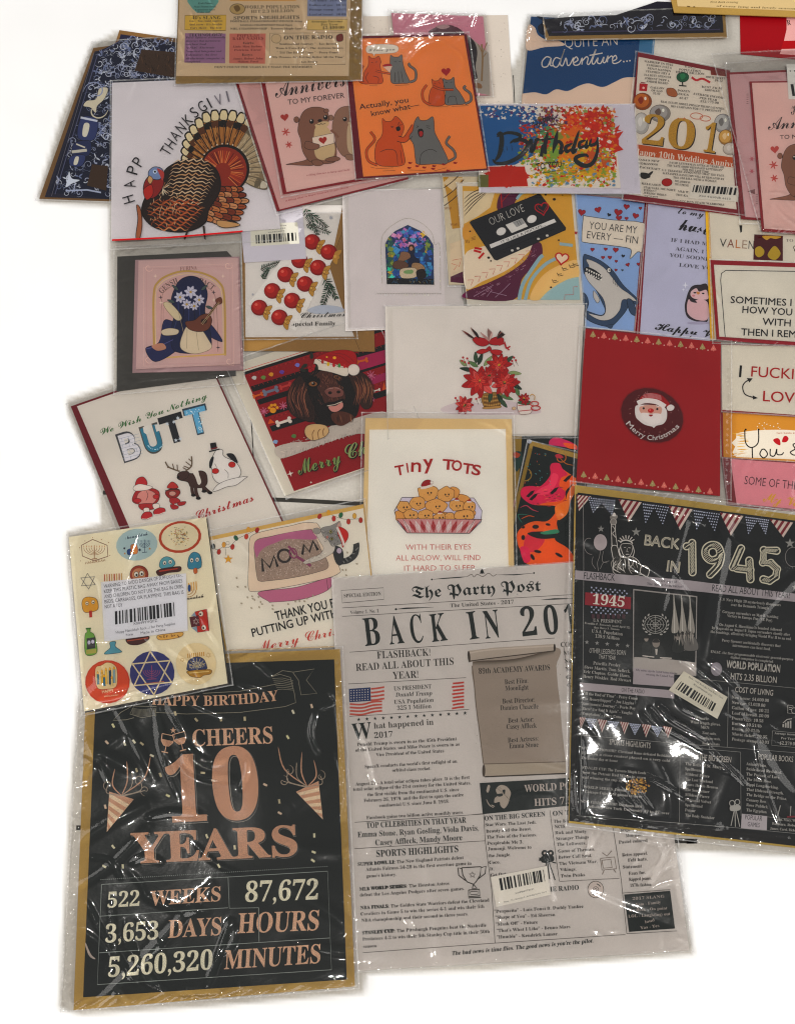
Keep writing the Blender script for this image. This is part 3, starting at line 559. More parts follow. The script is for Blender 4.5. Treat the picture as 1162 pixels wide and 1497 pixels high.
blob([(345, 700), (380, 690), (420, 720), (430, 800), (420, 860), (300, 925), (245, 850), (320, 815)], '2a2f58', '14172a', 3); blob([(560, 680), (620, 720), (680, 810), (610, 785), (570, 760)], '2a2f58', '14172a', 3)
blob([(405, 520), (440, 462), (500, 440), (560, 462), (595, 540), (580, 640), (612, 760), (598, 862), (410, 866), (392, 740), (410, 640), (390, 580)], '20264a', '14172a', 3)
line([(250, 852), (330, 832), (400, 800)], 4, '5a5a8a', sm=True)
for k in range(5): line([(420 + k * 34, 540 - abs(k - 2) * 12), (430 + k * 30, 640), (400 + k * 44, 760)], 5, ('3a4470', '161a30')[k % 2], sm=True, taper=True)
for (x, y, r_) in ((440, 560, 34), (500, 530, 38), (548, 575, 32), (478, 600, 30), (520, 610, 26)):      # white flowers in the folds
    for k in range(7): leaf(x, y, r_, r_ * .55, k * 51 + x, 'c6c2cc', '74708a', 1.6)
    ell(x, y, 7, 7, 'b89a58')
for (x, y, r_) in ((410, 590, 200), (560, 520, -40), (585, 610, 20), (430, 520, 220)): leaf(x, y, 46, 16, r_, '4a5a58', '1c2428', 1.6)
blob([(345, 595), (380, 590), (430, 640), (450, 680), (420, 690), (370, 640)], 'c9bca0', '6d5c40', 2); blob([(440, 840), (480, 720), (540, 720), (600, 800), (615, 850), (520, 880)], 'cdbfa8', '80705c', 2)
lines([[(480, 740), (478, 850)], [(530, 740), (545, 860)], [(430, 640), (460, 760)]], 2.5, '9a8a74'); blob([(470, 700), (520, 690), (560, 660), (600, 655), (620, 690), (600, 740), (550, 755), (490, 740)], '744434', '341a12', 3); ell(575, 695, 18, 15, '3a1e16')
line([(600, 665), (670, 570)], 14, '5b3527'); blob([(640, 575), (670, 560), (678, 590), (655, 600)], '744434', '341a12', 2); lines([[(560, 710), (660, 585)], [(566, 716), (664, 590)]], 1.5, 'd8c49a')
blob([(335, 750), (380, 735), (430, 745), (420, 770), (350, 775)], 'cdbfa8', '80705c', 2); blob([(280, 835), (340, 820), (360, 850), (310, 862)], 'b98a74')
p.done(); view(); grid_sleeve('bag', [(166, 360), (354, 352), (359, 562), (166, 578)], 1.6, .0011, .0004, [([(200, 545), (260, 541), (340, 538)], .0012, 3), ([(180, 560), (250, 552), (345, 548)], .0012, 3), ([(290, 556), (340, 545), (352, 552)], .0012, 2), ([(230, 372), (290, 377), (340, 372)], .0009, 2.5)], 26, .0016, 11, M_FILMG, 7, ang=0)

# -- navy ornate poster, left
q = [(112, 138), (137, 70), (168, 66), (175, 44), (285, 60), (330, 300), (58, 290)]
p = Pack('poster_pack', 'navy blue ornate filigree poster with kraft edges lying behind the turkey card', 'poster', q, t=.0022); use(p)
p.slab('envelope', q, '7d5f3c', .0009, M_KRAFT); p.slab('card', [(116, 140), (139, 75), (171, 70), (177, 50), (285, 66), (320, 296), (66, 288)], '2b2a3c', .0004, M_GLOSS); p.begin('filigree', M_GLOSS); view(50, 0, 3.873)
fill([(345, 300), (470, 240), (800, 260), (800, 480), (440, 1130), (90, 1090)], '1b2038'); line([(120, 1100), (360, 310), (480, 235)], 5, '5a5c78'); line([(100, 1110), (340, 300)], 3, '6e6a76')
filigree([(480, 215), (800, 225), (800, 330), (380, 320)], 80, 3, r=(12, 28)); filigree([(350, 300), (600, 300), (580, 440), (340, 450)], 95, 4, r=(10, 26)); filigree([(330, 460), (440, 470), (430, 700), (250, 700)], 75, 5, r=(10, 26)); filigree([(250, 700), (440, 700), (430, 1120), (110, 1100)], 170, 6, r=(10, 28)); filigree([(560, 400), (800, 430), (790, 460), (450, 455)], 24, 7, r=(10, 24))
fill([(610, 280), (800, 295), (800, 440), (570, 400)], '4a3526'); fill([(330, 930), (420, 940), (410, 1080), (300, 1050)], '4a3526')
for i in range(46): x = R.uniform(590, 790); y = R.uniform(300, 420); line([(x, y), (x + R.uniform(-10, 10), y + R.uniform(-30, 30))], 3, R.choice(('2c2018', '6b4c34', '3b2a1e')))
blob([(370, 500), (420, 500), (400, 560), (360, 600), (350, 640), (320, 610), (280, 600), (300, 570), (350, 560)], 'cfc7b4', '262a44', 3); scroll(350, 520, 70, 180, '9aa0b8', 7, .9); scroll(350, 620, 70, 0, 'cfc7b4', 8, .6)
blob([(270, 665), (360, 680), (340, 790), (250, 780)], '3b4570', '14182c', 3); blob([(285, 700), (315, 705), (300, 770), (275, 765)], 'd4cfc0'); line([(265, 665), (360, 685)], 12, 'c9ccd6'); blob([(230, 810), (320, 800), (310, 880), (220, 880)], '2d365c', '14182c', 3); line([(215, 860), (300, 850)], 16, 'c9c4b8'); blob([(210, 885), (290, 880), (270, 940), (205, 935)], '3b4570', '14182c', 3); blob([(235, 890), (255, 890), (245, 930), (225, 930)], 'd4cfc0'); line([(240, 815), (290, 835)], 8, 'd4cfc0')
blob([(200, 970), (215, 1010), (260, 1020), (215, 1040), (180, 1060), (190, 1020)], 'cfd2da'); line([(180, 1080), (300, 1075), (380, 1090)], 9, 'aeb4c6')
p.done(); view(); grid_sleeve('sleeve', [(134, 60), (290, 50), (330, 302), (52, 293)], seed=8, wr=.0004)

# -- Thanksgiving turkey card
q = [(162, 118), (390, 110), (414, 336), (404, 364), (160, 376)]
p = Pack('greeting_card', 'white Thanksgiving card with a big turkey drawing, its bag sealed by a red line', 'greeting card', q); use(p)
p.slab('card', [(164, 121), (388, 112), (410, 334), (163, 352)], 'd3cdce', .0005); p.begin('turkey'); tx, ty = 326, 250
for i in range(23):          # tail fan
    a = math.radians(181 + i * 9.0); L = min(90, 55 + i * 4.4) - ((i - 18) * 5 if i > 18 else 0); f = loc((tx, ty), math.degrees(a)); w_ = 6.9
    fade = i > 13; b0, b1, b2 = ('b3a184', 'c9c0ae', '8f7c62') if fade else ('a8743f', 'd8c9a6', '5b3418'); ol = '6f6452' if fade else '150e0a'  # right-hand feathers paler: haze of the sleeve above put into the ink
    blob(f([(30, -w_ * .4), (L * .72, -w_), (L - 3, -w_ * .75), (L, 0), (L - 3, w_ * .75), (L * .72, w_), (30, w_ * .4)]), b0, ol, 1.6, 3)
    blob(f([(L * .84, -w_ * .8), (L - 3, -w_ * .6), (L - 1, 0), (L - 3, w_ * .6), (L * .84, w_ * .8)]), b1, ol, .9, 3)
    blob(f([(L * .72, -w_ * .9), (L * .82, -w_ * .8), (L * .81, w_ * .8), (L * .72, w_ * .9)]), b2 if i % 2 else ol, None, 1, 2); line(f([(30, 0), (L * .74, 0)]), .9, b2)
    for j in range(9): y_ = R.uniform(-.6, .6) * w_; x_ = R.uniform(34, L * .68); line(f([(x_, y_), (x_ + R.uniform(4, 10), y_ * 1.1)]), .9, R.choice((b2, ol, 'c79a62' if not fade else 'c4b69c')), taper=True)
fill(ept(tx + 3, ty - 3, 36, 36, 0, 30), '1c1210'); fill(ept(tx + 2, ty - 2, 33, 33, 0, 30), '8f3524')
for i in range(44): a = math.radians(150 + i * 6); line([(tx + 12 * math.cos(a), ty + 12 * math.sin(a)), (tx + (30 + 2 * (i % 2)) * math.cos(a), ty + 30 * math.sin(a))], 1.1, R.choice(('5b1a12', 'c2693c', 'a8452c', 'd08a58')))
for i in range(20): a = math.radians(180 + i * 12); ell(tx + 3 + 37 * math.cos(a), ty - 3 + 37 * math.sin(a), 1.1, 1.1, 'd8cdb8', n=6)
for k in range(7):          # wing feathers, each in short scaled pieces
    n = 8 - (k + 1) // 2; p0 = np.array((286., 272 + k * 6.5)); p1 = np.array((362 - abs(k - 2) * 4., 276 + k * 8.6))
    for j in range(n - 1, -1, -1):
        t0 = j / n; t1 = (j + 1) / n; a_ = p0 + (p1 - p0) * t0 + (0, 3 * math.sin(3 * t0)); b_ = p0 + (p1 - p0) * t1 + (0, 3 * math.sin(3 * t1)); h_ = 4.4 if j < n - 1 else 3.4
        blob([a_ + (0, -h_), b_ + (-1, -h_), b_ + (2.4, 0), b_ + (-1, h_), a_ + (0, h_)], R.choice(('9c5230', 'b97a4c', '7d3820', 'c29068', 'a8603a')), '140d0a', 1.4, 2)
        line([a_ + (2, 0), b_ + (-1, 0)], .8, '5a2c18')
blob([(236, 262), (244, 246), (268, 234), (296, 234), (318, 250), (322, 278), (306, 306), (300, 326), (276, 338), (246, 338), (222, 330), (208, 312), (212, 290), (226, 276)], '2a1a14', '0f0a08', 1.4)
for k in range(13):         # pale wavy bars of the back and flank
    y0 = 240 + k * 5.2; x0 = 246 - k * .4 + abs(6 - k) * 1.2; x1 = 316 - abs(k - 4) * 2.4
    pts = [(x, y0 + 2.0 * math.sin(x * .55 + k) + (x - 280) ** 2 * .004 - 6) for x in np.linspace(x0, x1, 15)]; line(pts, 1.9, ('d3b99a', 'c49a72', 'c7a684')[k % 3], taper=True)
for k in range(12):
    y0 = 294 + k * 3.7; x0, x1 = 214 + abs(k - 4) * 2.2, 300 - abs(k - 3) * 3
    pts = [(x, y0 + 2.2 * math.sin(x * .4 + k * 1.7)) for x in np.linspace(x0, x1, 17)]; line(pts, 2.1, ('a4512e', 'b86b3c', '8f3f24', 'c98a5c')[k % 4], taper=True)
for i in range(70): x, y = R.uniform(214, 262), R.uniform(276, 326); line([(x, y), (x + R.uniform(-3, 3), y + R.uniform(3, 8))], 1, R.choice(('0f0a08', '8f4a2c', 'c4a484')), taper=True)
for i in range(26): a = math.radians(R.uniform(0, 360)); x, y = 238, 276; line([(x, y), (x + 13 * math.cos(a), y + 10 * math.sin(a))], 1, R.choice(('d6c8b0', '14100c', '9a6a44')), taper=True)
blob([(228, 250), (236, 256), (240, 268), (232, 284), (222, 290), (214, 286), (210, 276), (214, 262)], '8f2a28', '1c1010', 1.1); blob([(211, 276), (222, 270), (224, 284), (216, 292), (211, 286)], 'b0342c', '3a1010', .8)
blob([(218, 250), (226, 244), (236, 246), (239, 254), (234, 262), (224, 262), (218, 258)], '7f8fae', '1c1a20', 1); ell(227, 251, 3, 3, 'c6d0da'); ell(227, 251, 1.6, 1.6, '1a1412'); blob([(219, 257), (224, 262), (220, 269), (216, 263)], 'c8a070', '2a1a14', .8); blob([(230, 246), (240, 252), (238, 264), (234, 256)], 'b04a44')
lines([[(275, 336), (270, 350), (262, 352)], [(298, 330), (300, 350), (290, 352)]], 3, '3b2a22'); blob([(200, 300), (206, 306), (208, 330), (204, 350), (199, 346), (202, 320)], 'a86a48', '1c1210', 1); blob([(320, 322), (346, 326), (350, 330), (330, 333), (318, 329)], 'c09a6c', '1c1210', .9)
p.begin('lettering')
for (ch, x0, y0, x1, y1, h) in (('H', 196, 294, 193, 285, 12), ('A', 197, 273, 195, 264, 12), ('P', 199, 256, 202, 247, 12), ('P', 205, 245, 210, 238, 12)): T(ch, (x0 + 2, y0), (x1 + 2, y1 - 1), '1e1c20', 17, 'ss', -.004)
for (ch, x, y, a) in (('T', 247, 229, -58), ('H', 253, 219, -54), ('A', 259, 207, -50), ('N', 267, 196, -46), ('K', 276, 184, -42), ('S', 286, 173, -38), ('G', 296, 165, -33), ('I', 309, 158, -28), ('V', 318, 155, -18), ('I', 334, 149, -14)):
    L = {'I': 2.2, 'S': 8, 'V': 10}.get(ch, 10); r_ = math.radians(a); T(ch, (x, y), (x + L * math.cos(r_), y + L * math.sin(r_)), '1e1c20' if x < 315 else '77727a', 16, 'ss', -.004)  # last letters greyed likewise, the sleeve's haze painted in
p.done(); grid_sleeve('sleeve', [(161, 117), (391, 108), (415, 352), (160, 366)], seed=9, lift=.0006, creases=[([(166, 146), (250, 146), (340, 142)], .0004, 2.5), ([(168, 360), (260, 362), (350, 352)], .0011, 2.5), ([(190, 370), (280, 368), (350, 362)], .0009, 2)])
p.z += .0018; p.begin('seal_line', parent=p.root); line([(164, 351), (250, 347), (355, 338)], 2.4, 'b3262a'); p.done()
# ================================================================ otters, cats, stained glass, mixtape, sky, sharks
def otter(v, s=1.0, fade=False, sign=True, tail=True):      # origin: feet of the near otter, crop units of the second view
    f = lambda P: [(v[0] + x * s, v[1] + y * s) for x, y in P]; b, bl, O = ('8a6250', 'c2ab88', '3b2622') if not fade else ('94725f', 'bda88c', '5b4640')
    if tail: blob(f([(70, -45), (40, -50), (10, -28), (-85, -8), (-60, -6), (10, -2), (60, -5)]), b, O, 2.4)
    blob(f([(-25, -190), (-10, -262), (20, -300), (70, -312), (120, -300), (140, -260), (135, -230), (110, -205), (150, -170), (175, -110), (180, -60), (170, -20), (110, -10), (60, -18), (30, -30), (0, -80), (-10, -140)]), b, O, 2.6)
    ell(v[0] - 32 * s, v[1] - 245 * s, 14 * s, 16 * s, b, ol=O, wd=2.4); ell(v[0] + 126 * s, v[1] - 292 * s, 13 * s, 11 * s, b, ol=O, wd=2.4)
    blob(f([(65, -215), (80, -225), (110, -236), (140, -232), (135, -212), (110, -200), (80, -200)]), bl, None); blob(f([(70, -205), (130, -205), (160, -150), (172, -90), (160, -45), (110, -30), (70, -50), (60, -120)]), bl, None)
    for (x, y) in ((48, -236), (122, -257)): ell(v[0] + x * s, v[1] + y * s, 12 * s, 13 * s, '1c1414'); ell(v[0] + (x - 3) * s, v[1] + (y - 5) * s, 4 * s, 4 * s, 'dccfc4')
    ell(v[0] + 92 * s, v[1] - 240 * s, 12 * s, 8 * s, '2a1a18'); line(f([(74, -222), (92, -218), (98, -228), (104, -220), (122, -226)]), 2.4, '2a1a18', sm=True)
    if sign:
        poly(f([(50, -150), (165, -175), (168, -120), (60, -90)]), 'd4c3b4', O, 2.4); heart(v[0] + 108 * s, v[1] - 136 * s, 22 * s, 'a3362e', -10)
        blob(f([(20, -130), (60, -120), (90, -110), (80, -90), (40, -85), (10, -100)]), b, O, 2.4); line(f([(150, -190), (175, -170), (190, -150)]), 12 * s, b)
    blob(f([(50, -28), (90, -30), (110, -12), (90, 0), (60, -4)]), b, O, 2.4); blob(f([(120, -35), (170, -50), (200, -38), (180, -25), (140, -22)]), b, O, 2.4)
def otter_card(V, q, c, label, env=True, txt=True, full=True, m=None, cc='d2b2aa', marks=True):
    p = Pack('greeting_card', label, 'greeting card', q, group='pink anniversary otter cards'); use(p)
    p.slab('envelope', q, '86282f', .0005); p.slab('card', c, cc, .0005); return p
# bottom of the otter sleeves is over the stained glass card, so that card comes first
q = [(500, 276), (655, 276), (682, 478), (505, 484)]
p = Pack('greeting_card', 'plain white card with arched stained glass nativity window, centre of the pile', 'greeting card', q); use(p)
p.slab('envelope', q, 'cac3bf', .0004); p.slab('card', [(509, 279), (644, 277), (652, 477), (513, 481)], 'd0c8c6', .0005); view(350, 260, 3.521); p.begin('stained_glass', M_GLIT)
A = [(748, 340), (765, 305), (800, 272), (866, 240), (930, 270), (975, 305), (1000, 345), (1003, 552), (757, 549)]; fill(A, '2c3f66'); scatter()
for i in range(300):
    x, y = R.uniform(752, 998), R.uniform(250, 548)
    if not inside([(x, y)], A)[0]: continue
    up = y < 350; c = R.choice(('5a8ac0', '9a72b4', 'c080b8', '5aa0c0', 'd8a0c0', '3c6ab0', '7f6ab4') if up else ('2f5f9c', '3d74b4', '559ac4', '24508c', '4a8ab4', '3f62a8', '2f8a9a'))
    if x < 790 or (x > 960 and y < 380): c = R.choice(('4f7a5c', '8a9a4a', '2f5f5a', 'c2a24a', '5f8a7a'))
    s = R.uniform(10, 26); a = R.uniform(0, 6); P = [(x + s * R.uniform(.5, 1) * math.cos(a + k * 1.57), y + s * R.uniform(.5, 1) * math.sin(a + k * 1.57)) for k in range(4)]
    if inside(P, A).all(): poly(P, c, '22304a', .9)
scatter(False)
for (x, y, c, s) in ((820, 300, 'd490b0', 18), (850, 320, 'c86f8f', 14), (900, 300, 'b98fc4', 16), (875, 345, 'd0a0b4', 12), (945, 290, 'd0b04a', 20), (830, 345, 'c070a0', 14), (770, 470, '35c9a0', 14), (785, 510, '58d8c0', 16), (765, 520, 'a6e8a0', 10), (775, 400, '9a8a3a', 12), (905, 345, 'c890a8', 14)): star(x, y, s, c, 4, .5, R.uniform(0, 90))
blob([(880, 345), (900, 360), (898, 400), (925, 430), (930, 490), (860, 500), (850, 470), (870, 430), (868, 380)], '1c2440', '0c1020', 3); ell(885, 358, 16, 16, '3a2418'); ell(884, 364, 9, 11, 'b98a6a')
blob([(835, 380), (870, 385), (880, 410), (840, 430), (815, 430), (825, 400)], '8f6a50', '20140f', 2); blob([(800, 430), (850, 430), (870, 455), (830, 470), (790, 460)], '6a4a3a', '20140f', 2)
blob([(890, 440), (930, 440), (955, 465), (940, 490), (890, 480)], 'a08060', '20140f', 2); blob([(830, 470), (905, 465), (910, 510), (835, 515)], 'c9b8a0', '3a2a1c', 2); blob([(850, 478), (890, 474), (890, 492), (850, 492)], '7d9a6a')
blob([(910, 480), (950, 470), (960, 510), (920, 520)], '24181a'); fill([(757, 515), (1003, 520), (1003, 552), (757, 549)], '11141c')
for i in range(30): x = R.uniform(765, 995); line([(x, R.uniform(520, 545)), (x + R.uniform(-12, 12), R.uniform(520, 548))], 2.5, R.choice(('3d4a5c', '9a8a5a', '2f5f7a')), sm=False)
line(A, 4, 'cfc8c4', closed=True); p.begin('glitter_frame', M_GLIT)
fr = [(735, 545), (730, 340), (748, 280), (800, 235), (866, 208), (940, 235), (990, 285), (1005, 345), (1030, 350), (1035, 580)]; line(fr, 3, 'b8b0a8', sm=True)
for i in range(40): x = 708 + i * 8.4; arc(x, 600, 4.2, 7, 180, 360, 1.6, 'a8a19a')
for i in range(70):
    t = R.random(); k = R.choice(('l', 'r', 'b')); x, y = {'l': (732, 340 + 240 * t), 'r': (1030, 340 + 250 * t), 'b': (705 + 340 * t, 603)}[k]; star(x + R.uniform(-4, 4), y, R.uniform(2, 5), R.choice(('ffffff', 'e8f0c0', 'f4e8ff')), 4, .35)
p.done(); view(); grid_sleeve('sleeve', [(502, 280), (660, 272), (684, 476), (507, 482)], seed=11, cr=.0004)

# -- bottom otter pack, then the one above it
q = [(338, 100), (560, 70), (597, 262), (405, 309)]
p = otter_card(0, q, [(342.5, 102), (562, 72), (596, 259), (409, 306)], 'lower pink otter anniversary card, only its left and bottom edges showing under its twin', cc='c8a39e'); p.begin('lettering')
view(350, 260, 3.521); T('a thing that is hard hearted to put down', (238, 122), (560, 52), 'a85a5c', 8, 'si'); p.begin('margin_marks'); lines([[(150 + k, 20 + k * 3), (162 + k, 18 + k * 3)] for k in range(0, 30, 6)], 2, '8a5a5a'); p.done()
view(); grid_sleeve('sleeve', [(334, 98), (564, 64), (604, 262), (404, 316)], seed=12, cr=.0006)
q = [(378, 100), (545, 80), (562, 258), (414, 284)]
p = otter_card(0, q, [(384, 101), (547, 83), (562, 254), (419, 280.5)], 'pink otter anniversary card left of the orange cat card, two otters with a heart note'); p.begin('lettering'); view(240, 0, 3.631)
T('Anniversary', (592, 518), (1110, 430), '3a2e2e', 92, 'sc', -.006); T('TO MY FOREVER', (658, 556), (958, 518), '5a4644', 27, 'ss', .012); T('a thing forever to keep and hold', (755, 935), (985, 905), 'a86a6a', 10, 'si')
p.begin('hearts'); heart(640, 622, 22, 'a5423a', -8)
for (x, y, r_) in ((646, 700, 24), (662, 768, 20)):
    for k in range(6): a = math.radians(60 * k + 10); leaf(x, y, r_, 7, 60 * k + 10, 'b0504a')
p.begin('otter'); otter((915, 850), .92, sign=False, tail=False, fade=True); otter((735, 880)); p.done()
view(); grid_sleeve('sleeve', [(376, 98), (550, 76), (566, 262), (411, 290)], seed=13, cr=.0007, creases=[([(418, 270), (470, 262), (548, 250)], .0008, 2)])

# -- adventure card
q = [(776, 22), (960, 34), (952, 168), (760, 158)]
p = Pack('greeting_card', 'deep blue card with cream clouds and the words QUITE AN adventure', 'greeting card', q); use(p)
p.slab('envelope', [(930, 34), (958, 36), (952, 120), (925, 120)], '4a7a9a', .0003); c = [(776, 24), (937, 32), (925, 160), (762, 156)]; p.slab('card', c, '1f4a74', .0005); p.begin('clouds'); view(680, 0, 4.15)
fill([*smooth([(345, 568), (420, 560), (490, 572), (550, 542), (620, 552), (690, 520), (750, 506), (830, 528), (900, 500), (960, 472), (1032, 468)], False), (1020, 660), (340, 650)], 'd4bfae')
fill([*smooth([(380, 158), (420, 165), (440, 210), (490, 240), (560, 245), (600, 275), (480, 286), (370, 300)], True)], 'd4bfae'); fill([(372, 300), (400, 160), (372, 200)], 'd4bfae')
blob([(430, 100), (470, 130), (440, 160), (450, 200), (490, 215), (500, 170), (480, 110)], '12243c')
p.begin('lettering'); T('QUITE AN', (603, 290), (922, 274), 'd2c8be', 62, 'ss', -.012)
lines([[(515, 350), (490, 345), (465, 375), (470, 405), (500, 400), (520, 352), (515, 395), (532, 398)], [(575, 357), (548, 350), (530, 380), (540, 405), (565, 395), (602, 298), (575, 380), (590, 398), (610, 352), (618, 392), (632, 394), (655, 350)],
    [(655, 382), (682, 365), (672, 345), (655, 365), (660, 394), (690, 390), (708, 352), (706, 392)], [(708, 372), (732, 345), (744, 354), (738, 384), (754, 384), (792, 298), (768, 372), (780, 388), (804, 350), (800, 378), (820, 384), (840, 345), (835, 376), (850, 376), (864, 338), (860, 378)], [(862, 358), (884, 340), (894, 348)], [(888, 372), (916, 358), (910, 336), (892, 355), (896, 384), (925, 380), (945, 364)], [(752, 336), (832, 322)]], 7, 'd2c8be', sm=True)
for (x, y) in ((960, 374), (979, 371), (997, 368)): ell(x, y, 5, 5, 'd2c8be')
p.done(); view(); grid_sleeve('sleeve', [(770, 20), (958, 28), (948, 166), (758, 160)], seed=14)

# -- red and pink card, top right
q = [(1081, 22), (1200, 20), (1200, 90), (1082, 79)]
p = Pack('greeting_card', 'red card with a pink panel and red ribbon at the top right edge', 'greeting card', q); use(p); p.slab('card', q, '92141f', .0006)
p.begin('pink_panel'); view(900, 0, 4.435); fill([(1105, 110), (1200, 110), (1200, 360), (1060, 350), (1080, 300), (1105, 190)], 'd3a09c'); fill([(1085, 265), (1200, 262), (1200, 315), (1070, 318)], 'a11420'); p.begin('lettering'); T('R', (1110, 165), (1134, 160), '2a2020', 34, 'sb', -.01); p.done(); view()
# -- dark filigree card, top
q = [(793, 30), (840, 24), (900, 24), (960, 4), (1058, 8), (1062, 55), (798, 58)]
p = Pack('greeting_card', 'dark navy filigree card with thin gold edge lying across the adventure card', 'greeting card', q, t=.003); use(p)
p.slab('envelope', q, '9a7c4c', .001, M_KRAFT, label='gold edged envelope'); p.slab('card', [(794, 28), (840, 24), (900, 22), (960, 2), (1054, 6), (1057, 47), (802, 52)], '24222c', .0008, M_GLOSS); p.begin('filigree', M_GLOSS)
line([(806, 47), (1052, 43)], 1.6, '4a4560'); filigree([(818, 28), (1044, 24), (1046, 40), (818, 44)], 90, 9, r=(3, 8)); p.done(); grid_sleeve('sleeve', [(792, 20), (1062, 8), (1064, 56), (796, 60)], seed=15)
q = [(976, -20), (1200, -20), (1200, 26), (985, 18)]
p = Pack('greeting_card', 'gold edged cream card cut off by the top right edge of the picture', 'greeting card', q, t=.002); use(p); p.slab('envelope', q, 'a88a50', .0012, M_KRAFT); p.slab('card', [(986, -20), (1200, -20), (1200, 17), (990, 9)], 'c9b184', .0005); p.begin('lettering')
view(900, 0, 4.435); T('first dark evening', (610, 18), (790, 20), '6b5838', 12, 'si'); T('of every long and lovely season', (650, 44), (1160, 62), '6b5838', 12, 'si'); lines([[(460, 40), (480, 42)], [(500, 44), (512, 44)]], 6, '6b5838'); p.done(); view()

# -- shark card
q = [(841, 282), (948, 292), (930, 490), (856, 482)]
p = Pack('greeting_card', 'blue shark card reading YOU ARE MY EVERY FIN with little red hearts', 'greeting card', q); use(p); p.slab('envelope', q, '86212c', .0005); p.slab('card', [(840, 284), (942, 294), (926, 484), (855, 479)], '93a9c8', .0005); view(840, 260, 3.609); p.begin('hearts')
for (x, y, s, r_, o) in ((36, 182, 20, 10, 0), (122, 168, 18, -15, 0), (272, 152, 16, 8, 0), (228, 182, 22, 10, 0), (232, 212, 16, 0, 0), (272, 214, 10, 0, 0), (320, 200, 17, 15, 1), (92, 378, 11, 5, 0), (162, 376, 10, 5, 1), (215, 380, 15, 5, 0), (148, 420, 10, 0, 0), (184, 420, 11, 0, 0), (218, 440, 8, 5, 0), (278, 458, 11, -20, 0), (216, 486, 8, 10, 0), (335, 455, 10, 0, 0), (5, 290, 10, 0, 0), (345, 160, 9, 0, 1)): heart(x, y, s, 'a02c34', r_, '3a2028', 1.6)
heart(180, 195, 11, '22242e', 20); heart(254, 412, 10, '22242e', 10); heart(250, 487, 7, '3d4a54', 10)
p.begin('speech_bubble'); blob([(45, 205), (60, 202), (200, 222), (362, 238), (360, 300), (352, 388), (330, 390), (290, 428), (298, 385), (270, 368), (150, 352), (50, 340), (36, 320)], 'd2c8bb', '2c2c34', 3, 3); p.begin('lettering')
T('YOU ARE MY', (74, 268), (326, 294), '2a2a30', 38, 'ss', -.004); T('EVERY — FIN', (62, 318), (330, 348), '2a2a30', 38, 'ss', -.004)
p.begin('shark'); N_ = '3e5068'; blob([(45, 412), (70, 408), (140, 440), (200, 490), (250, 560), (290, 600), (330, 640), (330, 668), (300, 660), (285, 655), (270, 700), (215, 765), (180, 785), (110, 770), (58, 740), (50, 700), (90, 712), (140, 725), (160, 700), (140, 650), (110, 590), (60, 520), (45, 490)], N_, '1a222e', 3)
blob([(60, 430), (110, 445), (160, 480), (200, 530), (240, 580), (290, 615), (325, 650), (290, 645), (250, 645), (235, 700), (190, 745), (130, 750), (70, 715), (140, 728), (162, 700), (150, 640), (110, 590), (70, 545), (52, 500), (75, 470)], 'c0bab4', '1a222e', 2)
blob([(50, 480), (70, 472), (110, 490), (142, 520), (128, 540), (95, 520), (60, 500)], '161a22', '10141a', 2)
for i in range(7): t = i / 6; x, y = 58 + 75 * t, 480 + 36 * t; fill([(x, y - 3), (x + 11, y), (x + 3, y + 12)], 'd9d4cc'); fill([(x - 2, y + 22), (x + 9, y + 26), (x + 6, y + 14)], 'd9d4cc')
ell(180, 487, 11, 13, 'd8d4ce', ol='141a22', wd=4); ell(183, 487, 4, 5, '141a22'); lines([[(205, 560), (200, 545), (206, 530)], [(215, 568), (210, 550), (216, 535)], [(224, 574), (220, 556), (227, 543)]], 2.4, '2a323e', sm=True)
blob([(100, 595), (130, 640), (118, 660), (98, 630)], 'c0bab4', '1a222e', 2); blob([(275, 640), (300, 645), (320, 690), (318, 725), (295, 715), (280, 680)], N_, '1a222e', 3); blob([(40, 610), (60, 620), (72, 660), (58, 700), (45, 690)], N_, '1a222e', 3); blob([(165, 780), (200, 775), (190, 795)], N_, '1a222e', 2)
p.done(); view(); grid_sleeve('sleeve', [(840, 282), (946, 292), (928, 487), (855, 480)], seed=16, cr=.0004)

# -- husband penguin card
q = [(945, 296), (1040, 302), (1038, 500), (930, 489)]
p = Pack('greeting_card', 'grey lilac Valentine card with a penguin, right beside the blue shark card', 'greeting card', q); use(p); p.slab('envelope', q, '86212c', .0004); p.slab('card', [(947, 297), (1040, 302), (1038, 499), (935, 488)], 'b9b7c6', .0005); view(840, 260, 3.609); p.begin('lettering')
T('to my dear', (542, 188), (800, 222), '26242c', 34, 'sc', .004); T('husband', (545, 272), (860, 330), '1c1a20', 66, 'sc', .014)
for (s, x0, y0, x1, y1) in (('IF I HAD MY LIFE', 505, 336, 820, 372), ('AGAIN, I WOULD', 528, 382, 830, 416), ('YOU SOONER SO', 498, 416, 790, 448), ('LOVE YOU', 548, 468, 750, 490)): T(s, (x0, y0), (x1, y1), '45424c', 19, 'sb', -.02)
T('Happy Valentine', (420, 800), (980, 880), '1c1a20', 42, 'sc', .012)
p.begin('penguin'); blob([(600, 600), (620, 572), (660, 565), (700, 575), (700, 750), (650, 758), (595, 735), (580, 680), (590, 630)], '3a3036', '1a1418', 3); blob([(600, 640), (625, 650), (660, 640), (700, 660), (700, 745), (640, 748), (598, 720), (590, 680)], 'cdaeb0', None); blob([(612, 600), (640, 582), (655, 600), (690, 590), (700, 610), (700, 640), (640, 640), (612, 625)], 'd0b4b4')
ell(632, 606, 8, 4, '1a1418'); ell(676, 610, 7, 4, '1a1418'); blob([(600, 620), (630, 645), (642, 658), (610, 650)], '3a3036', '1a1418', 2); blob([(640, 600), (660, 606), (648, 616)], 'c08850'); ell(625, 622, 8, 5, 'c88a90'); ell(650, 766, 60, 8, 'a8a2b4')
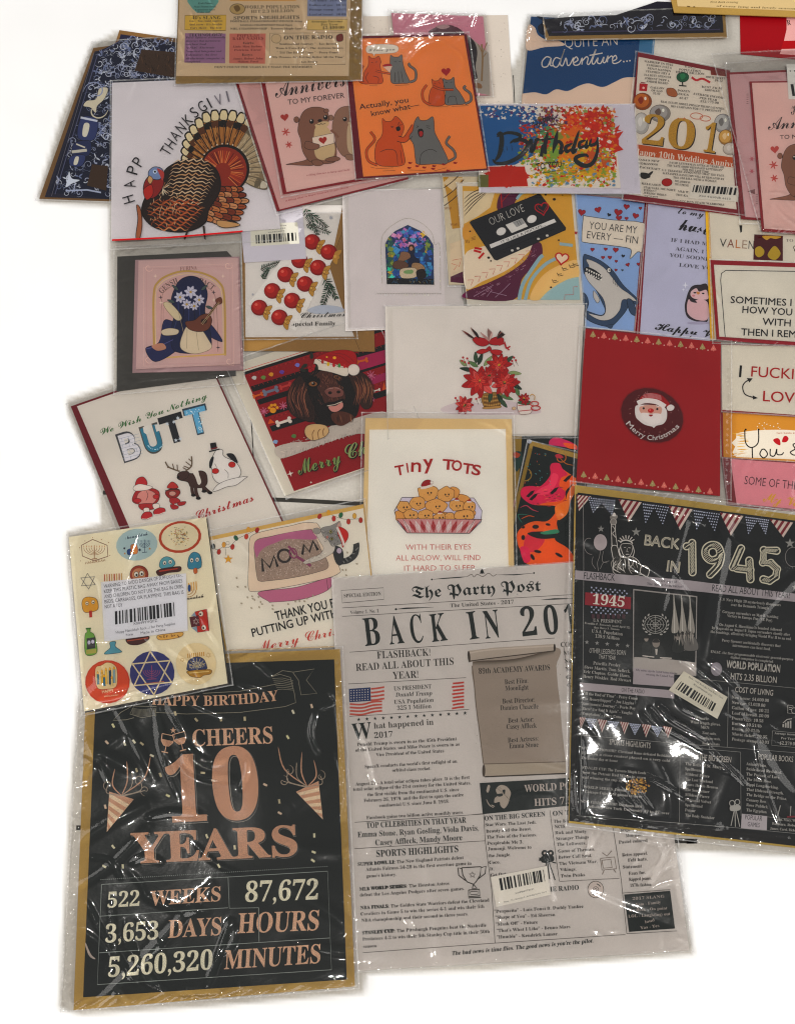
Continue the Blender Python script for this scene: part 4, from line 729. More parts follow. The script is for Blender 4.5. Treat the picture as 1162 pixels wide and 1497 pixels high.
p.begin('stars'); star(582, 566, 18, 'd8d6de', 4, .25); star(572, 590, 10, 'd8d6de', 4, .25); star(590, 592, 6, 'd8d6de', 4, .3); p.done(); view(); grid_sleeve('sleeve', [(944, 295), (1042, 300), (1042, 500), (930, 490)], seed=17, cr=.0005)

# -- valentine card with yellow edge and photo
q = [(1030, 296), (1200, 300), (1200, 400), (1200, 500), (1038, 497)]
p = Pack('greeting_card', 'cream VALENTINE card with a mustard edge and dark red picture, under the otter pack', 'greeting card', q); use(p); p.slab('envelope', [(1030, 296), (1200, 300), (1200, 500), (1038, 497)], 'c29a3a', .0004); p.slab('card', [(1036, 298), (1200, 302), (1200, 500), (1044, 497)], 'd2cabc', .0004); view(840, 260, 3.609); p.begin('lettering')
for (ch, x0, x1, c) in (('V', 762, 798, '2a2626'), ('A', 802, 838, '7d4a3a'), ('L', 846, 872, 'b0703a'), ('E', 880, 906, 'a08a7a'), ('N', 914, 942, '4a4644')): T(ch, (x0, 364 + (x0 - 762) * .07), (x1, 366 + (x0 - 762) * .07), c, 44, 'ss', -.004)
fill([(866, 250), (882, 250), (880, 285), (872, 290)], '23201f'); T('TO', (1112, 336), (1150, 338), '8a8078', 14, 'sb'); T('C', (1148, 390), (1190, 392), '6a6058', 40, 'sc'); p.begin('picture')
fill([(945, 298), (1096, 306), (1096, 438), (940, 432)], '54181e'); blob([(950, 372), (975, 360), (998, 380), (995, 405), (970, 420), (950, 405)], 'b59a3a', '3a1a10', 2); blob([(1015, 405), (1040, 365), (1062, 362), (1085, 400), (1060, 432), (1030, 428)], 'b59a3a', '3a1a10', 2); blob([(990, 306), (1085, 310), (1060, 322), (1030, 318), (1010, 328)], 'c9a24a')
p.done(); view(); grid_sleeve('sleeve', [(1034, 298), (1200, 300), (1200, 500), (1040, 498)], seed=18)

# -- mixtape cards
def tape_pattern(f):
    fill(f([(0, 0), (1, 0), (1, 1), (0, 1)]), 'c9a04a')
    blob(f([(0, .0), (.25, .0), (.3, .1), (.15, .25), (0, .34)]), 'd2c4a8'); 
q = [(646, 258), (700, 258), (708, 416), (656, 416)]
p = Pack('greeting_card', 'lower mixtape card showing only a mustard and cream strip beside its twin', 'greeting card', q, group='mixtape love cards'); use(p); p.slab('card', q, 'cbbfa8', .0006); view(620, 260, 4.15); p.begin('pattern')
fill([(112, -5), (230, -5), (235, 300), (170, 310), (155, 200), (140, 120)], 'b98f40'); fill([(155, 400), (240, 370), (240, 610), (160, 630)], 'd0bfa6'); fill([(160, 600), (240, 565), (240, 640), (160, 632)], '5e2340'); fill([(175, 80), (235, 0), (150, -5), (115, 30)], 'cdbb9c')
for y in (20, 80, 130): line([(120, y + 40), (180, y - 5), (240, y - 70)], 5, '3a2418', sm=True)
lines([[(165, 520), (200, 530), (180, 560)], [(170, 500), (225, 490), (210, 540)]], 3, 'b8584a'); lines([[(122 + i * 8, 176), (126 + i * 8, 192)] for i in range(6)] + [[(160 + i * 8, 276), (164 + i * 8, 290)] for i in range(6)], 3, '8a5a2c'); p.done()
view(); grid_sleeve('sleeve', [(644, 256), (704, 256), (712, 420), (654, 420)], seed=19)
q = [(690, 430), (852, 432), (852, 450), (692, 450)]
p = Pack('greeting_card', 'thin dark strip of a teal and black card under the mixtape card bottom edge', 'greeting card', q, t=.0008); use(p); p.slab('card', q, '2a2c2a', .0005); p.begin('pattern'); fill([(782, 443), (848, 442), (848, 448), (782, 449)], '3c5560'); p.done()
q = [(668, 268), (838, 270), (852, 446), (683, 448)]
p = Pack('greeting_card', 'mustard and cream card with a black OUR LOVE mixtape cassette and red hearts', 'greeting card', q, group='mixtape love cards'); use(p); p.slab('envelope', q, 'cdc6ba', .0005); q2 = [(676, 272), (834, 275), (848, 438), (681, 437)]; p.slab('card', q2, 'c69c47', .0005); view(620, 260, 4.15); p.begin('pattern')
fill([(236, 80), (430, 80), (400, 180), (330, 230), (240, 280)], 'd0c0a2')
for k in range(5): line([(240, 130 + k * 26), (300, 85 + k * 20), (420 - k * 10, 40 + k * 12)], 5, '3c2418', sm=True, taper=True)
blob([(240, 290), (330, 250), (420, 200), (420, 300), (320, 330), (245, 380)], 'c8984a'); blob([(245, 470), (340, 420), (450, 400), (640, 330), (690, 380), (600, 480), (500, 560), (350, 630), (252, 670)], 'd6c8b4'); 
blob([(440, 180), (470, 90), (590, 84), (560, 130), (520, 200), (480, 230)], '5e2340'); blob([(254, 690), (380, 640), (520, 570), (620, 490), (660, 400), (710, 400), (710, 490), (640, 560), (590, 620), (540, 740), (254, 732)], '5e2340')
for i in range(60):
    t = R.random(); x = 280 + 400 * t; y = 705 - 260 * t ** 1.6 + R.uniform(-30, 30)
    lines([[(x - 10, y + 4), (x + 10, y - 6)]], 2.2, R.choice(('8f5a72', 'b08a9a'))) if R.random() < .5 else ell(x, y, 3, 3, '8f5a72', n=6)
lines([[(380, 720), (410, 680), (380, 660)], [(300, 720), (420, 650)], [(430, 725), (470, 690), (520, 640)], [(400, 690), (500, 715)]], 3, 'a8879a')
line([(575, 740), (600, 640), (690, 500), (720, 470)], 22, '93adb4', sm=True); line([(612, 740), (650, 620), (740, 520), (850, 470)], 20, '93adb4', sm=True); line([(820, 400), (900, 410)], 18, '93adb4'); line([(560, 130), (590, 95), (640, 80)], 16, '93adb4', sm=True)
blob([(640, 735), (680, 640), (760, 560), (900, 500), (930, 520), (930, 610), (800, 680), (720, 735)], 'd6b67c'); fill([*smooth([(700, 740), (760, 680), (860, 620), (936, 600)], False), (945, 740)], '9db4b4'); blob([(720, 130), (800, 120), (890, 180), (890, 270), (850, 280), (790, 200)], 'd3c3a2') if 0 else None
for k in range(9): x, y = 262 + k * 44, 640 - k * 22; line([(x, y - 20), (x + 36, y - 22), (x + 22, y + 12)], 3, 'b5504a')
for k in range(3): line([(250 + k * 9, 375), (254 + k * 9, 395)], 3, '8a5a2c'); line([(285, 362 + k * 8), (310, 356 + k * 8)], 3, '8a5a2c')
for (x, y) in ((790, 630), (820, 590), (850, 556), (892, 540), (915, 530)): lines([[(x - 16, y - 14), (x - 6, y + 6), (x + 22, y)], [(x - 12, y - 4), (x + 12, y - 8)]], 4, '3c2e1c')
for (x, y, r_) in ((390, 484, 9), (404, 504, 6), (278, 324, 6), (735, 102, 7), (788, 130, 10), (820, 318, 6), (768, 664, 7), (815, 378, 6), (660, 96, 4), (838, 105, 4)): ell(x, y, r_, r_ * .8, '2a1c14')
lines([[(305, 425), (350, 432)], [(300, 440), (345, 452)], [(330, 490), (362, 455)]], 13, 'b22420'); lines([[(850, 740), (852, 710), (905, 708), (905, 660), (930, 660)]], 3, 'b5504a'); line([(465, 90), (468, 140), (470, 180)], 6, 'b22420'); line([(468, 150), (500, 110), (520, 90)], 3, 'b22420'); lines([[(610, 120), (625, 150), (640, 110)]], 4, 'b8602a')
p.begin('cassette'); poly([(276, 272), (284, 262), (690, 98), (704, 100), (858, 303), (856, 316), (440, 500), (426, 496)], '26262a', '121214', 3); fill(ept(466, 325, 30, 23, -25, 20), 'd2cdc8'); fill(ept(652, 250, 30, 23, -25, 20), 'd2cdc8')
fill([(492, 285), (592, 245), (628, 295), (530, 335)], 'cfcac4'); fill([(535, 270), (590, 248), (610, 275), (560, 300)], '9a9896'); lines([[(560, 262), (575, 290)], [(572, 257), (590, 285)]], 3, '5a5856'); fill([(395, 405), (788, 248), (800, 268), (404, 428)], 'd2cdc8')
T('IT IS LIKE A MIXTAPE...', (470, 398), (735, 290), '2c2a2a', 15); T('OUR LOVE', (405, 290), (610, 202), 'c9c4bc', 48, 'ss', -.02)
line([(470, 440), (700, 345), (790, 310)], 2, '101012', sm=False)
for (x, y) in ((533, 440), (568, 428), (692, 370), (745, 350)): ell(x, y, 9, 7, 'c9c4bc')
p.begin('hearts'); heart(714, 185, 42, 'b22430', -12, 'b3202a', 6, open_=True); heart(716, 178, 30, 'x', -12, 'a82430', 3, open_=True); heart(834, 488, 40, 'd8c6b0', 8, 'b22420', 9); p.done(); view()
grid_sleeve('sleeve', [(666, 266), (840, 268), (853, 447), (682, 449)], seed=20, creases=[([(690, 442), (770, 440), (845, 440)], .0008, 2)])

# -- wedding anniversary card
q = [(932, 76), (1066, 103), (1086, 316), (911, 292)]
p = Pack('greeting_card', 'white newspaper style 10th Wedding Anniversary card with gold balloons and 201 numerals', 'greeting card', q); use(p); p.slab('envelope', q, '7d222c', .0006); p.slab('card', [(933, 83), (1062, 108), (1076, 306), (919, 284)], 'cfc5b8', .0005); view(900, 0, 4.435); p.begin('ribbon'); fill([(130, 935), (755, 1020), (760, 1086), (135, 1005)], 'b35a30')
p.begin('balloons', M_GLOSS)
def balloon(x, y, rx, ry, c1, c2, c3): ell(x, y, rx, ry, c1, ol='4a3424', wd=2); ell(x - rx * .1, y - ry * .1, rx * .8, ry * .8, c2); blob([(x - rx * .5, y - ry * .2), (x - rx * .1, y - ry * .6), (x + rx * .1, y - ry * .1), (x - rx * .2, y + ry * .3)], c3); ell(x + rx * .3, y - ry * .35, rx * .12, ry * .2, 'e6dccf')
balloon(165, 800, 50, 70, 'a9a49e', 'bdb8b2', 'cfcac4'); balloon(172, 658, 60, 56, '8a4a20', 'b36a30', '8a3418'); balloon(285, 735, 68, 56, '8a847e', 'a29c98', '6b5a52'); balloon(692, 800, 56, 62, '8f8d8c', 'aba8a4', '77736f'); balloon(712, 890, 48, 50, '9a7440', 'c09a5a', 'd0b890'); balloon(740, 965, 48, 40, 'a99e94', 'bcb2a8', 'c9c0b8')
p.begin('numerals', M_GLIT)
for (s, a, b) in (('2', (165, 930), (302, 946)), ('0', (330, 955), (500, 972)), ('1', (555, 980), (640, 994))):
    T(s, (a[0] + 6, a[1] + 7), (b[0] + 6, b[1] + 7), '2a1c10', 190, 'sb'); T(s, a, b, 'b08a3a', 186, 'sb', -.004)
for (x, y, r_) in ((402, 768, 8), (442, 770, 12), (480, 792, 10), (498, 822, 8)): star(x, y, r_, 'b0703a')
p.begin('rings'); line(ept(522, 752, 40, 20, 5), 5, 'b56a52', closed=True); line(ept(578, 768, 34, 17, 5), 5, 'b56a52', closed=True)
p.begin('icons'); ell(432, 500, 40, 32, '1f5a3c', ol='1c2a20', wd=3); blob([(415, 485), (440, 478), (450, 500), (425, 515)], '2f7a50'); line([(430, 530), (432, 552)], 8, '20201c'); line([(408, 554), (456, 558)], 8, '20201c'); fill([(152, 540), (205, 545), (200, 592), (150, 588)], 'a8202a'); line([(160, 535), (190, 538)], 6, '7a1820'); ell(178, 570, 8, 8, 'd8b0a4')
blob([(330, 575), (375, 575), (398, 610), (380, 628), (335, 615)], 'a0623e', '5a2a1a', 3); line([(490, 500), (520, 520), (560, 510), (610, 535)], 14, 'b0383a', sm=True); ell(330, 1182, 34, 25, 'a01c1c', ol='5a1010', wd=3); line([(150, 1130), (190, 1150), (240, 1110)], 22, '35302c', sm=True, taper=True); blob([(160, 1120), (210, 1125), (220, 1150), (170, 1158)], '28241f'); fill([(612, 450), (715, 465), (715, 495), (615, 485)], '7d3a30')
p.begin('lettering'); C1 = '4a423c'; TX = lambda s, x0, y0, x1, y1, h=13, st='sb', c=C1, o=-.012: T(s, (x0, y0), (x1, y1), c, h, st, o, res=1)
for (s, x0, y0, x1, y1) in (('MARRIED IN 2015', 182, 402, 368, 428), ('CAMERON DIAZ &', 198, 426, 360, 446), ('BENJI MADDEN', 205, 448, 355, 468), ('STEPHEN FRY &', 192, 468, 350, 486), ('ELLIOTT SPENCER', 182, 490, 358, 508), ('JOHNNY DEPP &', 185, 512, 345, 530), ('AMBER HEARD', 195, 532, 338, 548), ('WORLD', 445, 438, 522, 446), ('POPULATION', 408, 456, 548, 468), ('HIT 7.3 BILLION', 388, 472, 572, 486), ('MOVIE TICKET', 580, 504, 705, 516), ('$8.12', 640, 526, 690, 532), ('BEST FILM', 555, 568, 685, 580), ('BIRDMAN', 575, 588, 670, 598), ('GALLON', 222, 572, 312, 580), ('OF GAS', 228, 592, 300, 598), ('$2.40', 240, 610, 285, 614), ('DOZEN', 398, 592, 480, 600), ('EGGS', 402, 614, 470, 622), ('$2.47', 410, 640, 465, 646), ('AVERAGE INCOME', 498, 612, 700, 642), ('PER YEAR', 540, 640, 655, 656), ('$53,775.00', 545, 662, 665, 674),
    ('REAL ESTATE MOGUL DONALD TRUMP LAUNCHES', 290, 664, 700, 712), ('HIS CAMPAIGN FOR U.S. PRESIDENT', 355, 694, 680, 728), ("NASA'S NEW", 140, 1040, 282, 1052), ('HORIZONS', 140, 1064, 270, 1074), ('SPACECRAFT', 140, 1088, 285, 1104), ('DAVID LETTERMAN AFTER 33 YEARS, HE', 345, 1060, 700, 1092), ('THE "LATE SHOW WITH DAVID LETTERMAN"', 330, 1078, 690, 1110), ('FOR THE LAST TIME', 430, 1104, 600, 1122), ('U.S. TREASURY ANNOUNCED THAT THE FACE', 298, 1108, 700, 1146), ('ALEXANDER HAMILTON WILL BE REPLACED BY', 300, 1128, 700, 1168), ('THE $10 BILL WITH A WOMAN', 370, 1156, 650, 1182), ('THE AMERICAN', 380, 1180, 480, 1190), ('THE SUPREME', 380, 1200, 470, 1210), ('RELEASED', 165, 1195, 290, 1208), ('STAR WARS: THE FORCE', 180, 1220, 385, 1240), ('FURIOUS 7', 180, 1238, 260, 1246), ('JURASSIC WORLD', 178, 1255, 325, 1272), ('INSIDE OUT', 180, 1278, 270, 1286), ('MLB W', 400, 1246, 470, 1252), ('THE KA', 388, 1268, 465, 1276), ('THE GOLDEN STATE WARRIORS', 360, 1306, 700, 1334)): TX(s, x0, y0, x1, y1)
T('Happy 10th Wedding Anniversary', (112, 998), (880, 1100), 'd9cbbb', 38, 'sb', -.016)
p.done(); view(); label_sticker([(1010, 268), (1080, 272), (1078, 295), (1006, 290)], 8, [(.06, .1), (.96, .12), (.94, .6), (.05, .58)], [('X00 4GVNB 6613', (.2, .85), (.85, .92), 3)], 'cdc6bb')
grid_sleeve('sleeve', [(928, 74), (1070, 100), (1090, 316), (908, 292)], seed=21, cr=.0006)

# -- right otter packs
q = [(1061, 106), (1200, 100), (1200, 328), (1083, 320)]
p = otter_card(0, q, [(1066, 109), (1200, 103), (1200, 325), (1089, 317)], 'lower right pink otter anniversary card, mostly a pink strip under its twin', cc='c2a09f'); p.begin('pattern'); view(900, 0, 4.435)
fill([(850, 1240), (900, 1225), (900, 1260)], '7d5a58'); 
for y in (1030, 1110): [leaf(880, y, 18, 6, 60 * k, 'b0606a') for k in range(6)]
lines([[(845, 610 + i * 12), (858, 610 + i * 12)] for i in range(6)] + [[(905, 1260 + i * 12), (918, 1260 + i * 12)] for i in range(6)], 3, '7d5a58'); line([(802, 1155), (812, 1240)], 7, '2a2224'); p.done(); view(); grid_sleeve('sleeve', [(1058, 92), (1200, 80), (1200, 332), (1080, 328)], seed=22, cr=.0007, nrand=22)
q = [(1095, 119), (1200, 118), (1200, 345), (1113, 338)]
p = otter_card(0, q, [(1098.5, 121), (1200, 120), (1200, 340), (1116.5, 334)], 'upper right pink otter anniversary card with a barcode sticker at its top'); p.begin('lettering'); view(900, 0, 4.435)
T('H', (1135, 745), (1190, 735), '3a2e2e', 70, 'sc', -.006); T('Anniversary', (985, 842), (1560, 800), '3a2e2e', 84, 'sc', -.006); T('TO MY FOREVER', (1062, 902), (1400, 890), '4a3836', 26, 'ss', .012); T('x x x', (1070, 1330), (1200, 1332), 'a86a6a', 10, 'si') if 0 else None
p.begin('hearts'); heart(1028, 968, 28, 'b0504a', -5)
for (x, y, r_) in ((1020, 1070, 30), (1025, 1155, 26)): [leaf(x, y, r_, 9, 60 * k + 10, 'b0504a') for k in range(6)]
p.begin('otter'); otter((1100, 1300), 1.18); p.done(); view()
label_sticker([(1149, 94), (1192, 94), (1192, 146), (1152, 145)], 9, [(.1, .55), (2, .5), (2, .85), (.15, .9)], [('Happy', (.1, .2), (.9, .18), 2)], 'd0cdc6')
grid_sleeve('bag', [(1038, 78), (1200, 70), (1200, 342), (1111, 342)], 1.6, .0012, .0005, [([(1045, 84), (1090, 80), (1170, 78)], .0014, 2.5), ([(1050, 92), (1070, 98), (1100, 90), (1160, 92)], .0012, 2.2), ([(1058, 104), (1100, 108), (1160, 100)], .0011, 2.2), ([(1060, 84), (1064, 96), (1074, 104)], .0012, 2)], 24, .0016, 9, M_FILMG, 23, ang=0)

# -- birthday splatter card
q = [(697, 152), (926, 152), (936, 283), (700, 281)]
p = Pack('greeting_card', 'white card covered in rainbow paint splatter with black Birthday brush lettering', 'greeting card', q); use(p); p.slab('envelope', q, 'c6c0c6', .0006); c = [(698, 154), (895, 156), (907, 275), (700, 273)]; p.slab('card', c, 'd3cac0', .0006); p.begin('paint_splatter'); view(680, 0, 4.15)
def splat(cx, cy, rx, ry, c, n=26, j=.35, ang=0):
    rs = R; fill([(cx + rx * (1 + rs.uniform(-j, j) * (k % 2)) * math.cos(2 * math.pi * k / n), cy + ry * (1 + rs.uniform(-j, j) * (k % 2)) * math.sin(2 * math.pi * k / n)) for k in range(n)], c)
fill([(75, 640), (330, 640), (380, 700), (460, 760), (480, 850), (420, 940), (300, 1000), (75, 1010)], '2a608f'); splat(300, 780, 190, 130, '2a6090', 40, .25); splat(250, 1070, 130, 62, 'b3301f', 60, .2); fill([(135, 1010), (360, 1010), (380, 1130), (140, 1135)], 'b3301f'); fill([(78, 1060), (140, 1060), (140, 1135), (78, 1135)], '6b6a3a')
splat(740, 800, 130, 100, 'b8331f', 46, .5); splat(620, 800, 90, 80, 'c46a26', 40, .4); splat(850, 880, 80, 120, 'b8331f', 40, .6); splat(560, 900, 110, 100, '8a8a3a', 44, .5); splat(700, 960, 130, 100, 'cfa22c', 44, .4); splat(640, 900, 90, 70, 'c97c2a', 40, .4); splat(520, 900, 50, 90, '7d9a44', 30, .5); splat(760, 1010, 110, 80, 'c9962e', 40, .5); splat(640, 690, 60, 40, 'b8331f', 40, .6); splat(480, 830, 60, 70, '5a8a5a', 30, .5); splat(800, 740, 40, 60, 'b8331f', 24, .7)
splat(820, 700, 70, 50, 'b8331f', 50, .7); splat(860, 780, 50, 60, 'b8331f', 40, .8); splat(660, 720, 70, 50, 'c4502a', 44, .6); splat(800, 960, 80, 60, 'b85a2a', 50, .6); splat(560, 1070, 70, 40, 'a8a040', 50, .7); splat(700, 1060, 90, 45, 'c9a22c', 50, .6); splat(430, 760, 50, 50, '2a608f', 40, .7); splat(500, 700, 40, 40, '6a3a5f', 40, .8); poly([(700, 760), (800, 680), (770, 780), (860, 760), (790, 830)], 'b8331f')
scatter()
for i in range(2300):
    x, y = R.uniform(80, 905), R.uniform(645, 1132); 
    if y > 1000 and x < 400: continue
    if x < 330 and y > 720: continue
    z = ('2a608f', '2a608f', 'd3cac0', 'd3cac0', '5a3a6a') if x < 440 and y < 760 else ('a83a2c', '5f3a5a', 'd3cac0', '8a6a3a', 'd3cac0') if y < 760 and x < 620 else ('b8331f', 'b8331f', 'a82a1c', 'c8402a', 'c46a26', '8a9a5a', 'd3cac0', 'c97c2a') if y < 900 else ('8a9a3a', 'c9a22c', 'd3cac0', 'cf8a2c', 'cfa22c', 'b8331f', '6a8aa0', '7d9a44', '8a9a3a')
    d = math.hypot((x - 660) / 200, (y - 880) / 130)
    if d < .75 and R.random() < .8: continue
    s = R.uniform(4, 17); a = R.uniform(0, 6.3); fill([(x + s * R.uniform(.3, 1.3) * math.cos(a + k * 1.26), y + s * R.uniform(.3, 1) * math.sin(a + k * 1.26)) for k in range(5)], R.choice(z))
scatter(False); p.begin('lettering')
for (dx, dy, cc, o) in ((0, 0, '23282a', .012),):
    line([(165, 965), (190, 990), (260, 985), (340, 940), (380, 880), (350, 850), (300, 850), (270, 870)], 27, cc, sm=True, taper=True); line([(190, 820), (215, 810), (220, 870), (205, 940), (180, 975)], 30, cc, sm=True, taper=True); line([(190, 830), (260, 805), (330, 820), (320, 850), (290, 862)], 22, cc, sm=True, taper=True)
    line([(380, 870), (400, 850), (400, 920), (420, 900)], 23, cc, sm=True, taper=True); line([(415, 920), (430, 850), (450, 850)], 22, cc, sm=True, taper=True); line([(500, 800), (480, 900), (490, 935)], 27, cc, sm=True, taper=True); line([(440, 850), (540, 840)], 15, cc, taper=True); line([(460, 950), (470, 880)], 20, cc)
    line([(560, 790), (530, 930)], 25, cc, taper=True); line([(530, 920), (560, 860), (585, 880), (575, 930), (600, 910)], 23, cc, sm=True, taper=True); line([(650, 870), (610, 890), (615, 920), (650, 900)], 23, cc, sm=True, taper=True); line([(690, 790), (650, 920), (680, 900)], 25, cc, sm=True, taper=True)
    line([(730, 850), (695, 865), (695, 895), (730, 880)], 22, cc, sm=True, taper=True); line([(740, 845), (730, 895), (750, 880)], 20, cc, sm=True, taper=True); line([(765, 840), (755, 880), (790, 870), (805, 835)], 20, cc, sm=True, taper=True); line([(800, 830), (800, 920), (770, 990), (720, 1005), (670, 975), (680, 950), (730, 940), (745, 955)], 28, cc, sm=True, taper=True)
T('HAPPY', (418, 782), (545, 738), '23282a', 44, 'bs', sh=.1); T('TO YOU', (430, 1032), (585, 1012), '23282a', 38, 'bs'); lines([[(425, 800), (500, 790), (590, 765)], [(410, 735), (480, 722), (575, 715)], [(420, 1052), (500, 1045), (590, 1030)], [(440, 990), (520, 985), (605, 990)]], 3, '23282a', sm=True); lines([[(225, 890), (235, 925)], [(250, 885), (255, 915)], [(280, 880), (285, 915)]], 3, '1c3c5a')
p.done(); view(); grid_sleeve('sleeve', [(697, 151), (928, 151), (938, 285), (700, 283)], seed=24, cr=.0005, creases=[([(890, 278), (905, 279), (920, 279)], .0012, 2)])

# -- orange cat card
q = [(503, 53), (682, 50), (713, 248), (520, 261)]
p = Pack('greeting_card', 'orange card with three pairs of orange and grey cats in a maroon envelope', 'greeting card', q); use(p); p.slab('envelope', q, '6b1628', .0006); p.slab('card', [(509, 57), (678, 52), (711, 246), (531, 258)], 'dc8c50', .0006); view(500, 0, 3.873); OR, GY, OK_ = 'bf5a2a', '73716e', '2a1816'
def cat(P, tail, c, feat, legs=(), w_=2.6):
    blob(P, c, OK_, w_, 4); line(tail, 15, OK_, sm=True); line(tail, 10, c, sm=True)
    for l in legs: line(l, w_, OK_, sm=True)
    for l in feat: line(l, w_, OK_, sm=True)
p.begin('speech_bubble'); blob([(135, 280), (150, 258), (220, 250), (300, 255), (320, 275), (300, 298), (210, 305), (190, 305), (180, 318), (172, 304), (145, 300)], 'd5cdc0', '8a7a6a', 1.5); T('I love you', (148, 292), (300, 285), '5a544e', 18, 'sc', -.01)
p.begin('cats'); cat([(150, 318), (165, 328), (190, 328), (208, 318), (220, 350), (215, 370), (225, 420), (228, 470), (160, 475), (120, 470), (125, 410), (148, 370)], [(125, 470), (100, 455), (105, 400), (120, 370)], OR, [[(165, 355), (175, 352)], [(188, 352), (200, 350)], [(150, 410), (135, 440), (150, 470)]], [[(175, 430), (205, 440), (205, 470)]])
line([(190, 400), (230, 410), (275, 418)], 12, OK_, sm=True); line([(190, 400), (230, 410), (275, 418)], 8, OR, sm=True)
cat([(275, 312), (290, 322), (320, 322), (338, 310), (345, 360), (360, 410), (382, 465), (340, 472), (280, 468), (275, 400), (272, 350)], [(382, 465), (415, 450), (415, 400), (380, 370), (385, 358)], GY, [[(295, 350), (308, 350)], [(322, 348), (334, 346)], [(300, 410), (300, 465)], [(318, 405), (322, 468)], [(335, 405), (345, 465)]])
blob([(230, 370), (250, 362), (275, 362), (285, 378), (265, 382), (240, 382)], 'a3202a'); poly([(232, 378), (285, 372), (270, 412)], 'd5b8a4', OK_, 1.5)
cat([(508, 448), (520, 458), (545, 455), (560, 440), (575, 470), (575, 500), (580, 590), (500, 596), (490, 560), (500, 510), (512, 490)], [(500, 594), (462, 570), (455, 520), (480, 480)], OR, [[(520, 470), (530, 474)], [(545, 468), (556, 472)]])
cat([(572, 445), (590, 452), (615, 450), (632, 438), (640, 490), (670, 530), (695, 585), (640, 592), (585, 590), (585, 520), (575, 480)], [(695, 588), (728, 570), (725, 530), (690, 500), (700, 485)], GY, [[(585, 468), (596, 466)], [(612, 466), (624, 464)], [(600, 585), (605, 550), (640, 548), (650, 590)]]); line([(515, 488), (560, 505), (630, 508)], 14, OK_, sm=True); line([(515, 488), (560, 505), (630, 508)], 9, OR, sm=True)
cat([(228, 672), (245, 686), (280, 684), (305, 658), (345, 700), (348, 740), (330, 790), (345, 850), (352, 930), (260, 942), (200, 930), (185, 880), (195, 810), (228, 760)], [(200, 935), (150, 910), (140, 850), (185, 790), (160, 745)], OR, [[(275, 715), (290, 718), (278, 724)], [(325, 690), (318, 708), (340, 706)], [(215, 860), (260, 845), (305, 860), (315, 935)], [(330, 850), (340, 925)]])
line([(315, 785), (355, 790), (385, 750), (408, 712)], 34, OK_, sm=True); line([(315, 785), (355, 790), (385, 750), (410, 710)], 27, OR, sm=True); blob([(305, 722), (325, 715), (330, 735), (312, 742)], '1c1012')
cat([(410, 690), (430, 660), (442, 680), (480, 680), (512, 660), (520, 690), (525, 750), (560, 820), (600, 920), (520, 928), (430, 930), (415, 900), (405, 820), (380, 775), (400, 740)], [(600, 915), (640, 890), (630, 850), (590, 810), (610, 770)], GY, [[(420, 712), (432, 716), (420, 722)], [(475, 712), (498, 714)], [(480, 722), (498, 728)], [(440, 930), (450, 870), (500, 845), (535, 860)], [(385, 790), (398, 770)]])
blob([(430, 735), (448, 728), (460, 740), (458, 772), (442, 778), (430, 760)], '1c1012'); blob([(436, 748), (450, 742), (458, 755), (450, 772), (440, 770)], 'a83030')
p.begin('hearts'); heart(588, 405, 26, 'a3202a', -5)
for (x, y, r_) in ((385, 922, 0), (380, 950, 20), (425, 940, 10), (465, 948, -10), (515, 955, 10), (520, 940, 0), (575, 930, 20), (600, 965, 0), (640, 922, 10)): blob([(x - 12, y), (x - 4, y - 6), (x + 3, y - 3), (x + 12, y - 4), (x + 6, y + 5), (x - 4, y + 5)], '8f2024')
p.begin('ground_lines'); lines([[(155, 485), (200, 486)], [(300, 484), (380, 480)], [(490, 605), (600, 604)], [(620, 602), (715, 598)], [(190, 955), (290, 950)], [(370, 962), (470, 965)], [(230, 968), (300, 965)], [(520, 968), (590, 950)], [(160, 945), (185, 952)]], 1.8, '7a4a30')
p.begin('lettering'); T('Actually, you', (100, 620), (376, 578), '3b1c24', 30, 'ss', .004); T('know what—', (168, 658), (438, 605), '3b1c24', 30, 'ss', .004); p.done(); view(); grid_sleeve('sleeve', [(500, 50), (686, 46), (716, 251), (519, 264)], seed=25, creases=[([(640, 58), (660, 70), (676, 80)], .0006, 2), ([(650, 70), (668, 78), (680, 92)], .0005, 2)])

# -- retro 1940s card, top left
q = [(262, -30), (530, -30), (528, 116), (257, 122)]
p = Pack('poster_pack', 'retro 1940s fact poster with coloured boxes, on a kraft envelope at the top', 'poster', q, t=.0025); use(p); p.slab('envelope', q, '8f7548', .0008, M_KRAFT); p.slab('card', [(264, -28), (513, -28), (510, 111), (258, 111)], 'c8b396', .0006); view(240, 0, 3.631); p.begin('colour_boxes')
fill([(120, -60), (285, -60), (290, 10), (265, 45), (240, 68), (175, 68), (150, 45), (125, 10)], '6f9f95'); poly([(112, 82), (330, 80), (328, 162), (110, 158)], 'cdae55', '7a6428', 3); fill([(112, 176), (328, 178), (325, 336), (108, 332)], '9a7590'); fill([(348, 178), (540, 178), (536, 338), (346, 336)], 'c07a6a'); fill([(762, -60), (970, -60), (968, 88), (760, 86)], '8a90a8'); poly([(762, 106), (972, 104), (970, 160), (760, 158)], 'cbb277', '8a7a40', 2)
line([(562, 176), (966, 174), (962, 342), (558, 340)], 2, '5a4e40', closed=True); ell(390, 48, 40, 28, 'b39a6a', ol='5a4a30', wd=3); blob([(370, 35), (395, 28), (405, 50), (385, 62)], '7a6038'); fill([(350, -30), (700, -30), (700, 4), (350, 4)], 'c99a4a')
ell(595, 205, 26, 24, 'c3ad8c', ol='6a5c48', wd=2); blob([(915, 190), (945, 180), (948, 215), (918, 218)], '7d3a30', '3a1a14', 2)
p.begin('lettering'); E_ = '3c342c'
